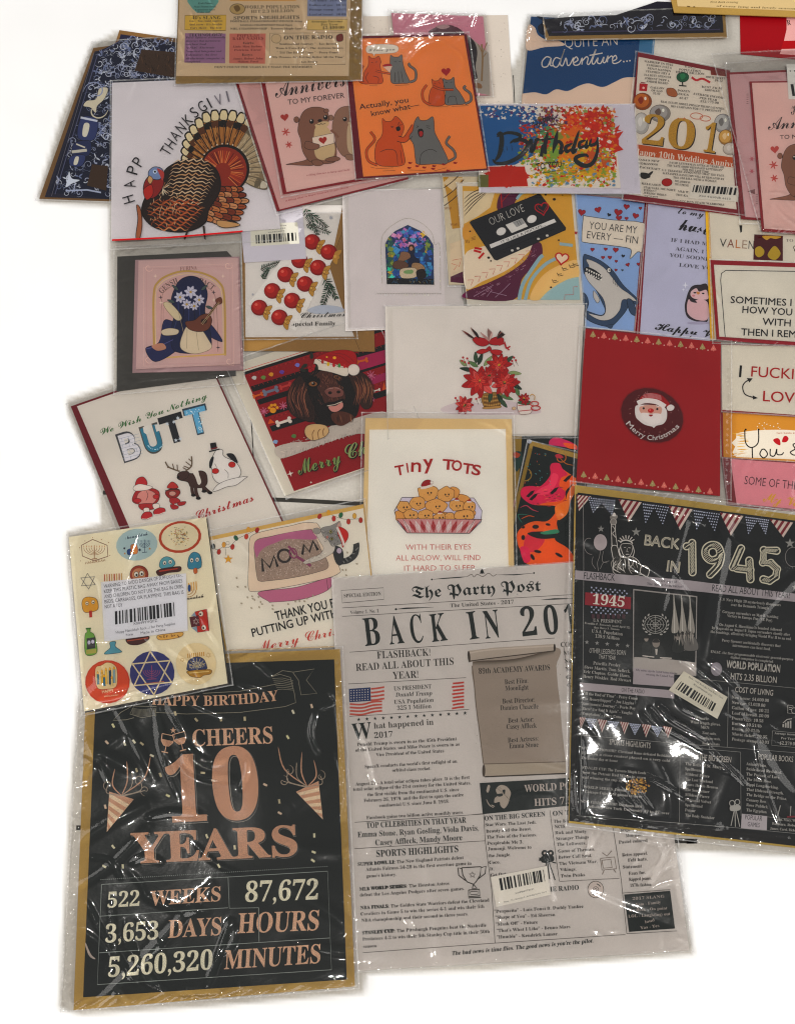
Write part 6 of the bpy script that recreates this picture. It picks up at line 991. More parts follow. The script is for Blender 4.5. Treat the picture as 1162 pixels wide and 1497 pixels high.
# -- newspaper
q = [(485, 846), (931, 816), (1007, 1389), (511, 1420)]
p = Pack('poster_pack', 'grey newspaper style poster headed The Party Post, BACK IN 2017, with black print', 'poster', q, t=.0024); use(p); p.slab('card', q, 'c1bab4', .0009); INK = '1c2422'; IG = '35322e'
p.begin('rules'); view(480, 820, 3.058); LN = '4a453f'
lines([[(62, 210), (300, 196), (1100, 150)], [(62, 248), (1100, 190)], [(95, 408), (1010, 345)], [(90, 550), (615, 522)], [(95, 695), (628, 664)]], 2.4, LN); line([(58, 132), (246, 120), (248, 172), (62, 188)], 2.4, LN, closed=True)
line([(460, 83), (520, 78), (590, 73), (620, 70)], 5, INK, taper=True); line([(750, 62), (830, 62), (918, 55)], 5, INK, taper=True); ell(462, 83, 4, 4, INK); ell(918, 54, 4, 4, INK); blob([(678, 50), (686, 36), (694, 50), (686, 58)], INK); line([(676, 55), (698, 54)], 4, INK); line([(620, 70), (640, 60), (650, 72), (665, 60), (690, 70), (715, 55), (735, 68), (750, 60)], 3, '6a645c', sm=True)
line([(302, 216), (345, 212), (470, 207)], 7, INK, taper=True); ell(302, 216, 5, 5, INK); line([(950, 174), (1010, 170), (1100, 168)], 7, INK, taper=True); lines([[(1050, 380), (1100, 700)]], 2, LN)
p.begin('headline'); T('The Party Post', (374, 168), (950, 134), INK, 54, 'fr'); 
for (s, x0, x1) in (('B', 165, 235), ('A', 275, 340), ('C', 374, 428), ('K', 464, 534), ('I', 632, 674), ('N', 702, 770), ('2', 868, 934), ('0', 970, 1032), ('1', 1068, 1110)): T(s, (x0, 381 - (x0 - 165) * .061), (x1, 377 - (x1 - 165) * .061), INK, 124, 'sb')
p.begin('lettering')
for (s, x0, y0, x1, y1, h, st, o) in (('SPECIAL EDITION', 70, 164, 236, 154, 16, 'sb', 0), ('Volume 1. No. 1', 98, 238, 226, 230, 15, 'sb', -.015), ('The United States - 2017', 545, 208, 828, 191, 17, 'sb', 0), ('FLASHBACK!', 218, 437, 456, 423, 32, 'sb', -.004), ('READ ALL ABOUT THIS', 124, 492, 560, 464, 32, 'sb', -.004), ('YEAR!', 288, 528, 402, 522, 32, 'sb', -.004),
    ('US PRESIDENT', 293, 580, 460, 570, 19, 'sb', -.004), ('Donald Trump', 300, 608, 462, 600, 19, 'si', -.004), ('USA Population', 294, 640, 470, 630, 19, 'sb', -.004), ('325.1 Million', 308, 667, 460, 658, 19, 'sb', -.004), ('W', 108, 800, 196, 792, 72, 'sb', 0), ('hat happened in', 204, 750, 470, 732, 26, 'sb', -.004), ('2017', 206, 793, 288, 787, 26, 'sb', -.004),
    ('89th ACADEMY AWARDS', 672, 505, 990, 488, 25, 'sb', -.006), ('Best Film:', 788, 552, 892, 545, 22, 'sb', -.006), ('Moonlight', 790, 580, 894, 575, 22, 'sb', -.022), ('Best Director:', 778, 638, 922, 630, 22, 'sb', -.006), ('Damien Chazelle', 768, 668, 938, 660, 22, 'sb', -.022), ('Best Actor:', 803, 724, 917, 718, 22, 'sb', -.006), ('Casey Affleck', 796, 752, 930, 746, 22, 'sb', -.022), ('Best Actress:', 802, 812, 938, 803, 22, 'sb', -.006), ('Emma Stone', 808, 838, 938, 831, 22, 'sb', -.022)): 
    if not s.startswith(('89', 'Best', 'Moon', 'Damien', 'Casey', 'Emma')): T(s, (x0, y0), (x1, y1), IG if h < 40 else INK, h, st, o)
for i, (s, x1) in enumerate((('COST', 1110), ('Mov', 1100), ('New', 1100), ('New', 1100), ('Gas', 1100), ('Gal', 1100))): T(s, (1038 + i * 4 + (8 if i else 0), 385 + i * 36), (x1 + i * 3, 383 + i * 36), IG, 22 if i == 0 else 18, 'sb', -.004 if i == 0 else -.02)
p.begin('flag'); fill([(92, 572), (188, 565), (190, 626), (94, 632)], '2c3a5e')
for i in range(5):
    for j in range(7): ell(102 + j * 12.5, 580 + i * 11 - j * .8, 2.5, 2.5, 'c9c4c0', n=6)
for k in range(4): line([(190, 572 + k * 17), (215, 570 + k * 17), (250, 564 + k * 17)], 8, 'b0564a', sm=True, taper=False)
for k in range(4): line([(96, 640 + k * 15), (150, 642 + k * 15), (200, 630 + k * 15), (240, 628 + k * 14)], 8, 'b0564a', sm=True)
for k in range(8): line([(556 - k % 2 * 4, 548 + k * 16), (580, 546 + k * 15.6), (606, 543 + k * 15.6)], 8, 'b0453c', sm=True)
p.begin('star_row')
for i in range(14): x = 136 + i * 36.5; star(x, 709 - i * 2.2, 9, INK)
p.begin('scroll'); fill([*smooth([(645, 440), (1010, 385), (1018, 470), (1025, 560), (1036, 650), (1042, 740), (1055, 860), (1060, 905)], False), *smooth([(1060, 940), (870, 955), (700, 965)], False), *smooth([(690, 900), (680, 820), (672, 740), (660, 650), (650, 560), (640, 500)], False)], '978a7e')
for k in range(8): line([(645, 448 + k * 3.4), (830, 440 + k * 3), (1008, 395 + k * 3.4)], 4, ('54473c', '5e5248', '6a5e52', '746a5e', '7e7468', '887c70', '90847a', '94887c')[k], sm=True)
fill([(625, 402), (740, 388), (1005, 372), (1014, 404), (740, 438), (632, 452)], 'a89c90'); line([(628, 412), (740, 396), (1008, 380)], 6, 'b8aca0', sm=True); line([(632, 448), (740, 434), (1012, 402)], 5, '4a3f36', sm=True); ell(628, 428, 6, 26, '3c332c', rot=-5); ell(1010, 388, 5, 18, '3c332c')
fill([(692, 908), (1060, 900), (1062, 945), (872, 962), (698, 965)], 'a49889'); line([(692, 908), (1060, 898)], 4, '6a5e52'); line([(698, 965), (1062, 950)], 6, '3c332c'); ell(694, 938, 7, 28, '4a3f36')
scatter()
for i in range(260): x, y = R.uniform(660, 1040), R.uniform(460, 900); ell(x, y, 1.6, 1.6, R.choice(('8a7e72', 'a3968a', '85796c')), n=5)
scatter(False); line([(642, 470), (652, 560), (660, 650), (672, 740), (682, 820), (692, 905)], 4, '6a5e52', sm=True); p.begin('scroll_lettering')
for (s, x0, y0, x1, y1, h, o) in (('89th ACADEMY AWARDS', 672, 505, 990, 488, 25, -.006), ('Best Film:', 788, 552, 892, 545, 22, -.006), ('Moonlight', 790, 580, 894, 575, 22, -.022), ('Best Director:', 778, 638, 922, 630, 22, -.006), ('Damien Chazelle', 768, 668, 938, 660, 22, -.022), ('Best Actor:', 803, 724, 917, 718, 22, -.006), ('Casey Affleck', 796, 752, 930, 746, 22, -.022), ('Best Actress:', 802, 812, 938, 803, 22, -.006), ('Emma Stone', 808, 838, 938, 831, 22, -.022)): T(s, (x0, y0), (x1, y1), '2a2420', h, 'sb', o)
p.begin('body_text'); view(480, 1060, 4.15)
B1 = (("Donald Trump is sworn in as the 45th President", 175, 778, 128, 92), ("of the United States, and Mike Pence is sworn in as", 165, 795, 162, 125), ("Vice President of the United States.", 290, 706, 190, 165), ("SpaceX conducts the world's first reflight of an", 222, 780, 262, 228), ("orbital class rocket.", 388, 622, 284, 272), ("August 21 - A total solar eclipse takes place. It is the first", 166, 856, 368, 326), ("total solar eclipse of the 21st century for the United States,", 152, 865, 400, 360), ("the first visible from the continental U.S. since", 238, 792, 432, 400), ("February 26, 1979, and the first to span the entire", 216, 820, 468, 432), ("continental U.S. since June 8, 1918.", 310, 732, 498, 472), ("Facebook gains two billion active monthly users.", 232, 820, 572, 538))
for (s, x0, x1, y0, y1) in B1: T(s, (x0, y0), (x1, y1), IG, 20, 'sb', -.012, res=1)
for (s, x0, x1, y0, y1, h, o) in (("TOP CELEBRITIES IN THAT YEAR", 232, 836, 626, 592, 34, 0), ("Emma Stone, Ryan Gosling, Viola Davis,", 178, 912, 682, 640, 34, -.022), ("Casey Affleck, Mandy Moore", 286, 812, 730, 698, 34, -.022), ("SPORTS HIGHLIGHTS", 292, 788, 800, 770, 40, 0)): T(s, (x0, y0), (x1, y1), INK, h, 'sb', o)
p.begin('text_rules'); lines([[(160, 590), (940, 540)], [(160, 750), (950, 702)]], 3, LN); lines([[(932, 360), (950, 700), (990, 1000), (1010, 1322)]], 3, LN)
p.begin('sports_text'); view(480, 1200, 4.15)
for (s, x0, x1, y0, y1) in (("SUPER BOWL LI: The New England Patriots defeat", 180, 820, 274, 232), ("Atlanta Falcons 34-28 in the first overtime game in", 228, 868, 305, 266), ("game's history.", 230, 412, 345, 334), ("MLB WORLD SERIES: The Houston Astros", 190, 732, 425, 388), ("defeat the Los Angeles Dodgers after seven games.", 192, 825, 460, 420), ("NBA FINALS: The Golden State Warriors defeat the Cleveland", 196, 975, 538, 490), ("Cavaliers in Game 5 to win the series 4-1 and win their 5th", 196, 945, 575, 528), ("NBA championship and their second in three years.", 202, 848, 614, 574), ("STANLEY CUP: The Pittsburgh Penguins beat the Nashville", 206, 958, 690, 642), ("Predators 4-2 to win their 5th Stanley Cup title in their 50th", 208, 978, 728, 680), ("season.", 212, 298, 772, 766)): T(s, (x0, y0), (x1, y1), IG, 20, 'sb', -.01, res=1)
for (s, x0, x1, y0, y1) in (("SUPER BOWL LI:", 180, 402, 274, 259), ("MLB WORLD SERIES:", 190, 472, 425, 405), ("NBA FINALS:", 196, 366, 538, 527), ("STANLEY CUP:", 206, 400, 690, 676)): T(s, (x0, y0), (x1, y1), INK, 21, 'sb', .006, res=1)
lines([[(210, 800), (1010, 742), (1800, 690)]], 3, LN); T("The bad news is time flies. The good news is you're the pilot.", (748, 816), (1605, 738), INK, 24, 'si', .002)
p.begin('trophy'); CO = '3a352f'; lines([[(808, 285), (925, 278), (920, 330), (895, 370), (880, 385), (840, 370), (815, 330), (808, 285)], [(808, 290), (785, 285), (790, 330), (830, 362)], [(925, 285), (955, 275), (950, 320), (905, 355)], [(878, 388), (872, 412), (900, 410), (882, 388)], [(850, 420), (915, 415), (918, 455), (850, 460), (850, 420)], [(848, 468), (925, 464)]], 6, CO); star(873, 328, 20, CO, ol=CO, wd=3, open_=True); lines([[(860, 430), (905, 427), (906, 445), (862, 448), (860, 430)]], 4, CO)
view(690, 1120, 3.631); p.begin('black_banner'); fill([(40, 90), (520, 62), (520, 210), (56, 255)], '17211f'); p.begin('globe'); ell(140, 160, 68, 66, '17211f'); GC = 'a89c90'
blob([(125, 125), (150, 100), (185, 110), (205, 140), (200, 165), (190, 200), (170, 225), (150, 210), (145, 190), (118, 195), (120, 170), (135, 155)], GC, None, k=3); blob([(130, 150), (160, 145), (160, 158), (140, 162)], '17211f'); blob([(160, 130), (175, 125), (172, 150)], '17211f'); blob([(85, 100), (95, 108), (85, 140), (75, 130)], GC); line([(75, 175), (90, 205), (115, 222)], 5, GC, sm=True, taper=True); line([(100, 205), (120, 215)], 6, GC, taper=True)
for i in range(12): line([(130 + i * 6, 120 + i * 5), (150 + i * 5, 112 + i * 7)], 1.2, '5a544c')
p.begin('banner_lettering'); T('WORLD POPULATION', (278, 138), (760, 108), 'b8aca4', 38, 'sb'); T('HITS 7.5 BILLION', (330, 212), (760, 185), 'b8aca4', 38, 'sb')
p.begin('lists'); T('ON THE BIG SCREEN', (66, 290), (388, 266), INK, 25, 'sb', -.002); T('ON TV', (428, 264), (540, 256), INK, 25, 'sb', -.002); T('ON THE RADIO', (320, 672), (566, 656), INK, 25, 'sb', -.002)
for (s, x0, x1, y0, y1) in (('Star Wars: The Last Jedi,', 70, 340, 320, 306), ('Beauty and the Beast,', 74, 315, 354, 340), ('The Fate of the Furious,', 78, 342, 386, 372), ('Despicable Me 3,', 80, 270, 418, 410), ('Jumanji: Welcome to', 84, 314, 448, 438), ('the Jungle,', 86, 205, 484, 478), ('Coco,', 90, 148, 520, 517), ('It,', 94, 116, 554, 553), ('Get Out', 98, 180, 588, 580), ('The Big Bang', 432, 580, 302, 294), ('NCIS,', 438, 496, 330, 328), ('Rick and Morty', 440, 606, 362, 354), ('Stranger Things', 446, 618, 394, 384), ('The Leftovers,', 450, 604, 424, 416), ('Game of Thrones,', 456, 650, 460, 448), ('Better Call Saul,', 458, 634, 492, 482), ('The Vietnam War,', 462, 664, 526, 514), ('Vikings,', 466, 552, 558, 554), ('Twin Peaks', 470, 598, 592, 584),
    ('"Despacito" - Luis Fonsi ft. Daddy Yankee', 118, 590, 780, 752), ('"Shape of You" - Ed Sheeran', 124, 440, 812, 796), ('"Mask Off" - Future', 126, 348, 848, 836), ('"That\'s What I Like" - Bruno Mars', 130, 520, 882, 860), ('"Humble" - Kendrick Lamar', 132, 452, 916, 898), ('Bright colors,', 786, 910, 348, 340), ('Mom jeans,', 815, 905, 378, 372), ('Pastel colored', 778, 930, 412, 402), ('Retro apparel,', 796, 930, 480, 470), ('Felt hats,', 826, 930, 508, 500), ('Statement', 800, 900, 544, 538), ('Faux fur,', 830, 920, 578, 572), ('Ripped jeans,', 832, 950, 610, 602), ('1970s fashion', 838, 950, 642, 636)): T(s, (x0, y0), (x1, y1), IG, 17, 'sb', -.014, res=1)
p.begin('list_rules'); lines([[(412, 235), (462, 612)], [(748, 330), (790, 600), (820, 890)], [(465, 612), (780, 596)], [(794, 674), (1050, 656)], [(820, 890), (1085, 875)], [(0, 258), (60, 252)]], 2.4, LN)
p.begin('black_box'); fill([(806, 682), (1050, 662), (1075, 862), (832, 880)], '19211f')
for i, (s, x0, x1) in enumerate((('2017 SLANG', 850, 1020), ('Fam - Family', 868, 1000), ('On fleek - On point', 832, 1035), ('LOL - Laugh(ing) out', 828, 1050), ('loud', 918, 968), ('Yas - Yes', 892, 992))): T(s, (x0, 708 + i * 31 + 3), (x1, 698 + i * 31), 'a89c94', 15, 'sb', -.01, res=1)
p.begin('film_camera'); BK = '1c2220'; ell(384, 462, 17, 17, BK); ell(416, 462, 17, 17, BK); ell(384, 462, 6, 6, 'bcb0a8'); ell(416, 462, 6, 6, 'bcb0a8'); blob([(368, 480), (425, 474), (430, 505), (372, 512)], BK); fill([(355, 485), (370, 490), (370, 500), (355, 505)], BK); lines([[(395, 510), (375, 600)], [(400, 510), (410, 600)], [(405, 505), (440, 605)]], 5, BK); line([(425, 510), (445, 515)], 5, BK)
p.begin('television'); lines([[(680, 490), (755, 482), (765, 545), (688, 552), (680, 490)], [(688, 500), (735, 495), (742, 538), (695, 542), (688, 500)], [(690, 460), (715, 478), (740, 450)], [(700, 552), (690, 575)], [(750, 548), (762, 565)]], 4, '7a6e64'); p.begin('disc'); ell(655, 655, 42, 44, 'bcb0a8', ol=LN, wd=3); line(ept(655, 655, 15, 15), 3, LN, closed=True); line(ept(655, 655, 6, 6), 3, LN, closed=True); arc(655, 655, 28, 30, 100, 150, 5, LN); arc(655, 655, 28, 30, -80, -30, 5, LN)
p.done(); view(); label_sticker([(717, 1282), (799, 1266), (805, 1308), (725, 1326)], 12, [(.13, .1), (.93, .1), (.93, .5), (.13, .5)], [('X00MNVT8631', (.36, .72), (.7, .7), 2.4), ('New - The Birthday P...Birthday Retro Card', (.15, .92), (.92, .88), 2)], 'd6d0c6')
grid_sleeve('sleeve', grow(q, 1, 2, 6, 3), 1.9, .0012, .0004, seed=40, folds=8, fa=.0006, nrand=22, cr=.0005, rl=(30, 90), rw=(2, 3.5), edge=.0011, ew=8, m=M_FILMG, creases=[
 ([(520, 1060), (535, 1100), (548, 1150)], .0016, 3.5), ([(524, 1082), (530, 1084), (540, 1082)], .0012, 2), ([(592, 1340), (600, 1352), (606, 1366)], .0011, 2), ([(796, 1250), (802, 1275), (808, 1310), (813, 1316)], .0018, 2.4), ([(864, 1212), (862, 1232), (858, 1250), (872, 1216)], .002, 3.5), ([(878, 1212), (866, 1236), (860, 1248)], .0016, 3),
 ([(930, 1222), (955, 1232), (985, 1228)], .002, 4), ([(960, 1222), (970, 1250), (952, 1290)], .0018, 4), ([(980, 1235), (965, 1262), (936, 1285)], .0018, 3.5), ([(990, 1260), (970, 1272), (940, 1300)], .0016, 3.5), ([(985, 1240), (990, 1280), (1000, 1340)], .0018, 3), ([(945, 1232), (935, 1250), (925, 1270)], .0016, 3), ([(995, 1290), (975, 1294), (950, 1302)], .0014, 2.6), ([(860, 1405), (930, 1400), (990, 1392)], .0012, 2.2), ([(735, 1296), (732, 1330), (738, 1360)], .0008, 2)])

# -- ten years poster
q = [(128, 964), (497, 949), (519, 1442), (108, 1477)]
p = Pack('poster_pack', 'black CHEERS 10 YEARS birthday poster with rose gold glitter lettering and gold border', 'poster', [(112, 962), (500, 946), (524, 1444), (92, 1478)], t=.0045); use(p); p.slab('gold_border', q, 'a3874f', .0009, M_KRAFT); p.slab('card', [(142, 975), (488.5, 964), (507, 1432), (122, 1458)], '151c1a', .0006, M_GLOSS)
RG = 'b98e72'; RL = 'cba488'; p.begin('big_lettering', M_GLIT); view(80, 940, 2.582)
def GT(s, a, b, h, o=.0, ol='c9b29a', sh=0, d=5):
    T(s, (a[0] + d, a[1] + d), (b[0] + d, b[1] + d), '8f8a80', h, 'sb', o + .006, sh=sh, res=5); T(s, (a[0] + d, a[1] + d), (b[0] + d, b[1] + d), '151c1a', h, 'sb', o, sh=sh, res=5); T(s, a, b, RG, h, 'sb', o, sh=sh, res=5)
GT('1', (428, 676), (576, 668), 236, .008); GT('0', (606, 668), (778, 655), 252, .012); T('CHEERS', (522, 390), (824, 378), RL, 62, 'sb', .004)
view(80, 1200, 2.582); GT('YEARS', (292, 160), (918, 130), 112, .012, d=4)
for (s, x0, y0, x1, y1, h, c, sh) in (('522', 200, 328, 326, 320, 56, 'd6cfb8', .1), ('WEEKS', 360, 320, 632, 302, 54, RL, .1), ('87,672', 718, 306, 1000, 296, 74, 'd6cfb8', .1), ('3,653', 192, 460, 398, 446, 66, 'd6cfb8', .1), ('DAYS', 428, 442, 636, 430, 66, RL, .12), ('HOURS', 690, 424, 1004, 412, 74, RL, .12), ('5,260,320', 202, 590, 604, 560, 72, 'd6cfb8', .12), ('MINUTES', 640, 560, 1010, 536, 70, RL, .12)): T(s, (x0, y0), (x1 - sh * h, y1), c, h, 'sb', .004, sh=sh, res=4)
p.begin('table_lines', M_GLOSS); lines([[(178, 240), (1030, 190), (1045, 562), (162, 618), (178, 240)], [(172, 360), (655, 328)], [(170, 498), (1038, 442)], [(655, 212), (660, 330), (770, 328)], [(770, 328), (772, 456)]], 2.4, '8f948e')
for i in range(110): t = i / 109; ell(176 + 852 * t, 222 - 50 * t, 2, 2, '8f948e', n=5)
view(80, 940, 2.582); p.begin('banner', M_GLOSS); T('HAPPY BIRTHDAY', (366, 232), (846, 216), RL, 38, 'sb', .002, arc=-12); BG = '8a8474'
lines([[(818, 128), (860, 104), (900, 110), (980, 98), (950, 140), (990, 190), (930, 196), (920, 140), (900, 112)], [(818, 128), (850, 118), (890, 130), (905, 190), (910, 225), (870, 240), (700, 262), (500, 268), (380, 262)], [(380, 262), (385, 240), (300, 238), (285, 268), (330, 282), (385, 272)], [(290, 240), (250, 262), (222, 292), (270, 290), (300, 282)], [(852, 152), (700, 182), (560, 190)]], 2.2, BG)
for k in range(7): line([(822 + k * 3, 134 + k * 7), (860, 132 + k * 7), (900, 142 + k * 6)], 1.6, BG); line([(292, 246 + k * 4), (330, 252 + k * 4), (384, 246 + k * 4)], 1.2, BG)
p.begin('wine_glasses', M_GLIT)
for (x, y, r_) in ((425, 372, 12), (475, 365, -15)):
    f = loc((x, y), r_); line(f([(-24, -26), (-22, 0), (-10, 16), (10, 16), (22, 0), (24, -26), (-24, -26)]), 3, RL); fill(f([(-23, -6), (23, -6), (10, 16), (-10, 16)]), RG); line(f([(0, 16), (0, 40)]), 3, RL); line(f([(-12, 41), (12, 41)]), 4, RL)
star(448, 330, 12, RL)
p.begin('party_poppers', M_GLIT)
for (c, sx) in (((250, 620), 1), ((965, 570), -1)):
    if sx == 1: A, B, C_ = (208, 562), (298, 590), (198, 712)
    else: A, B, C_ = (912, 562), (995, 522), (1012, 665)
    poly([A, B, C_], RG, RL, 2.5); f = quadmap([A, B, C_, (C_[0] - 1, C_[1] - 1)])
    for k in range(5):
        t0 = k / 5 + .04; t1 = t0 + .1; a_ = np.array(A, float); b_ = np.array(B, float); c_ = np.array(C_, float)
        fill([a_ + (c_ - a_) * t0, b_ + (c_ - b_) * min(1, t0 + .12), b_ + (c_ - b_) * min(1, t1 + .12), a_ + (c_ - a_) * t1], 'd4bfa2')
    o = np.array([(A[0] + B[0]) / 2, (A[1] + B[1]) / 2])
    for (dx, dy, cv) in ((20, -130, 8), (-25, -100, -14), (110, -150, 20), (70, -60, 25), (-50, -40, -20), (40, -90, 12), (90, -20, -20)):
        X = sx; e = o + np.array([dx * X, dy]); m_ = (o + e) / 2 + np.array([cv * X * 1.5, 10]); line([o, m_, e], 5 if dy < -95 else 3, RG if dy < -95 else '9a8a78', sm=True, taper=dy < -95)
        if dy > -70: scroll(e[0], e[1], 22, 90 if X > 0 else -90, '9a8a78', 3, 1)
p.begin('confetti', M_GLIT)
for (x, y) in ((222, 312), (300, 372), (368, 425), (198, 375), (456, 266), (535, 290), (718, 286), (900, 260), (970, 238), (880, 355), (400, 498), (428, 576), (850, 642), (795, 535), (192, 618), (330, 380), (628, 288), (560, 490), (600, 520), (310, 480), (265, 380), (848, 598)): f = loc((x, y), R.uniform(0, 90)); fill(f([(-8, -4), (8, -4), (8, 4), (-8, 4)]), R.choice(('cfc8b0', 'c9b29a', 'b5a888', 'd2cba0')))
view(80, 1200, 2.582)
for (x, y) in ((222, 98), (258, 172), (575, 58), (680, 100), (975, 150), (978, 118), (980, 55), (620, 170), (188, 172)): f = loc((x, y), R.uniform(0, 90)); fill(f([(-8, -4), (8, -4), (8, 4), (-8, 4)]), 'cfc8a8')
p.begin('corner_curl', M_GLIT); view(); line([(125, 1378), (132, 1396), (140, 1402)], 3.4, 'a89a90', sm=True, taper=True); p.done()
grid_sleeve('bag', [(118, 958), (502, 944), (526, 1446), (88, 1480)], 1.9, .002, .0006, seed=41, folds=16, fa=.0013, nrand=30, cr=.0012, rl=(40, 150), rw=(2.2, 4.5), edge=.0016, ew=12, m=M_FILMG, ang=62, creases=[
 ([(262, 1080), (290, 1106), (312, 1118), (330, 1112)], .0024, 4), ([(218, 1195), (250, 1188), (290, 1190)], .0022, 4), ([(270, 1100), (275, 1120), (300, 1135), (340, 1140)], .002, 5), ([(195, 1260), (215, 1252), (235, 1258)], .0022, 4), ([(374, 966), (385, 974), (398, 988)], .002, 3), ([(352, 1000), (375, 1008), (400, 1016)], .0016, 3), ([(462, 1040), (455, 1070), (466, 1100)], .002, 3.5), ([(470, 1036), (490, 1028), (500, 1018)], .0016, 2.5),
 ([(130, 1320), (155, 1370), (200, 1436)], .0022, 3), ([(180, 1370), (200, 1400), (230, 1440), (205, 1430)], .0022, 3), ([(196, 1380), (206, 1420), (240, 1450)], .002, 3), ([(338, 1346), (325, 1380), (304, 1438)], .0026, 4.5), ([(345, 1355), (340, 1380), (318, 1400)], .002, 4), ([(262, 1454), (290, 1452), (322, 1452)], .0022, 3.5), ([(215, 1310), (260, 1330), (300, 1330)], .0012, 5),
 ([(492, 1100), (504, 1160), (500, 1200)], .0016, 2.5), ([(488, 1000), (500, 1100), (512, 1160)], .0014, 2.2), ([(98, 1300), (100, 1380), (96, 1460)], .0018, 3), ([(112, 1200), (108, 1260), (104, 1330)], .0018, 3), ([(116, 1080), (112, 1140), (110, 1200)], .0016, 3), ([(515, 1250), (520, 1350), (522, 1440)], .0014, 2.4), ([(130, 990), (128, 1010), (134, 1030)], .001, 3)])

# -- hanukkah sticker pack
q = [(101, 785), (301.5, 756), (333, 999), (123.5, 1040)]
p = Pack('sticker_pack', 'cream Hanukkah sticker sheets in a clear bag with a white warning and barcode label', 'sticker pack', [(97, 783), (306, 752), (341, 1000), (118, 1046)], t=.0045); use(p); p.slab('lower_sheet', [(103, 786), (303, 758), (335, 1001), (125, 1042)], '3f3a36', .0012); p.slab('sheet', q, 'd9d0b8', .0008); view(90, 730, 4.469); p.begin('menorah_badge'); GD = '8a5a2c'
line([(205, 262), (300, 300), (305, 372), (215, 402), (138, 370), (133, 300)], 5, '6b3420', closed=True)
for k in range(1, 5): arc(216, 318, 17 * k, 13 + 8 * k, 0, 180, 3, GD)
line([(216, 300), (216, 385)], 5, GD); line([(200, 390), (234, 388)], 6, GD)
for k in range(-4, 5): line([(216 + 17 * k, 302), (216 + 17 * k, 314)], 4, 'b8824a')
T('HANUKKAH', (158, 424), (288, 404), GD, 14, 'bs')
for (x, y) in ((120, 316), (126, 402), (205, 250), (310, 282), (318, 366), (155, 272), (262, 262)): ell(x, y, 3, 3, GD)
p.begin('blue_badge'); ell(494, 296, 136, 104, 'a3b4b4', rot=-8); T('shanuddah', (418, 262), (565, 234), '24304a', 24, 'sc', .01); blob([(432, 330), (470, 322), (476, 358), (436, 362)], '2a4a7a', '1a2030', 2); blob([(455, 300), (492, 296), (498, 350), (462, 354)], 'c07a48', '5a3018', 2); lines([[(452, 338), (454, 360)], [(474, 298), (478, 350)]], 4, 'd2a04a')
for k in range(1, 5): arc(543, 282, 9 * k, 8 * k, 0, 180, 3, '2a4058')
line([(543, 262), (545, 345)], 3, '2a4058'); line([(528, 348), (562, 344)], 4, '2a4058'); [line([(508 + 9 * k, 266), (508 + 9 * k, 280)], 2.5, '2a4058') for k in range(9)]; star(512, 330, 12, '24304a', 6, .5); star(412, 320, 10, '2a2a3a', 6, .5); star(578, 322, 9, 'b8863a', 6, .5); star(415, 354, 8, 'b8863a', 6, .5)
p.begin('oval_badge'); ell(775, 246, 140, 104, 'a8452c', rot=-8); ell(775, 245, 122, 88, 'd2c8ac', rot=-8)
for i in range(130):
    a = R.uniform(0, 6.28); rr = R.uniform(.2, 1); s6 = 1 - .28 * abs(math.sin(3 * a)); x, y = 775 + 88 * rr * s6 * math.cos(a), 240 + 74 * rr * s6 * math.sin(a); line([(x, y), (x + R.uniform(-12, 12), y + R.uniform(-6, 6))], R.uniform(2, 5), R.choice(('8a7a3a', 'b89a4a', 'a03c28', '3c4a3a', '6a5a2a', 'c9a85a', '2a3a5a')))
p.begin('small_stickers')
def star6(x, y, r, c, wd=3): 
    for o in (0, 60): line([(x + r * math.cos(math.radians(a + o - 95)), y + r * math.sin(math.radians(a + o - 95))) for a in (0, 120, 240)], wd, c, closed=True)
star6(175, 535, 52, '28304a', 5)
for k in range(8): line([(282 + k * 16, 490 - k * 1), (283 + k * 16, 535)], 6 if k != 4 else 8, 'b8925a' if k % 2 else 'a8583a')
ell(508, 490, 60, 58, '8a3a28', ol='4a1a10', wd=3); ell(506, 492, 44, 42, 'b07a5a'); ell(490, 490, 15, 18, 'd2cdc0', ol='1a1412', wd=3); ell(525, 484, 15, 18, 'd2cdc0', ol='1a1412', wd=3); ell(492, 494, 7, 8, '1a1412'); ell(526, 488, 7, 8, '1a1412')
blob([(640, 430), (655, 390), (690, 374), (730, 392), (742, 425), (700, 455), (655, 452)], '5d96a0', '1f3c44', 3); ell(675, 415, 12, 14, 'd2cdc0', ol='1a1412', wd=2); ell(712, 408, 12, 14, 'd2cdc0', ol='1a1412', wd=2); ell(676, 418, 5, 6, '1a1412'); ell(712, 411, 5, 6, '1a1412'); blob([(620, 470), (660, 452), (740, 440), (780, 440), (775, 470), (700, 480), (640, 500)], '4a2018', '24100c', 2); line([(640, 470), (760, 452)], 8, 'a83a2a')
blob([(830, 390), (850, 352), (880, 346), (908, 370), (914, 440), (870, 455), (828, 448)], '3f7f94', '1a3440', 3); ell(852, 398, 12, 15, 'd2cdc0', ol='1a1412', wd=2); ell(888, 394, 12, 15, 'd2cdc0', ol='1a1412', wd=2); ell(853, 400, 5, 6, '1a1412'); ell(887, 396, 5, 6, '1a1412'); blob([(866, 452), (884, 450), (888, 478), (872, 486), (864, 474)], 'b8653a', '5a2a14', 2)
blob([(135, 680), (150, 645), (190, 638), (232, 655), (240, 715), (200, 735), (150, 735)], 'c9983f', '5a3c14', 3); ell(168, 680, 11, 13, 'd8d0b8', ol='2a1c10', wd=2); ell(208, 672, 11, 13, 'd8d0b8', ol='2a1c10', wd=2); ell(169, 682, 5, 5, '2a1c10'); ell(209, 675, 5, 5, '2a1c10'); fill([(182, 728), (200, 726), (202, 770), (184, 772)], 'a8322a')
for k in range(4): line([(832 + k * 16, 545 - k * 3), (835 + k * 16, 600 - k * 3)], 7, 'c9a05a')
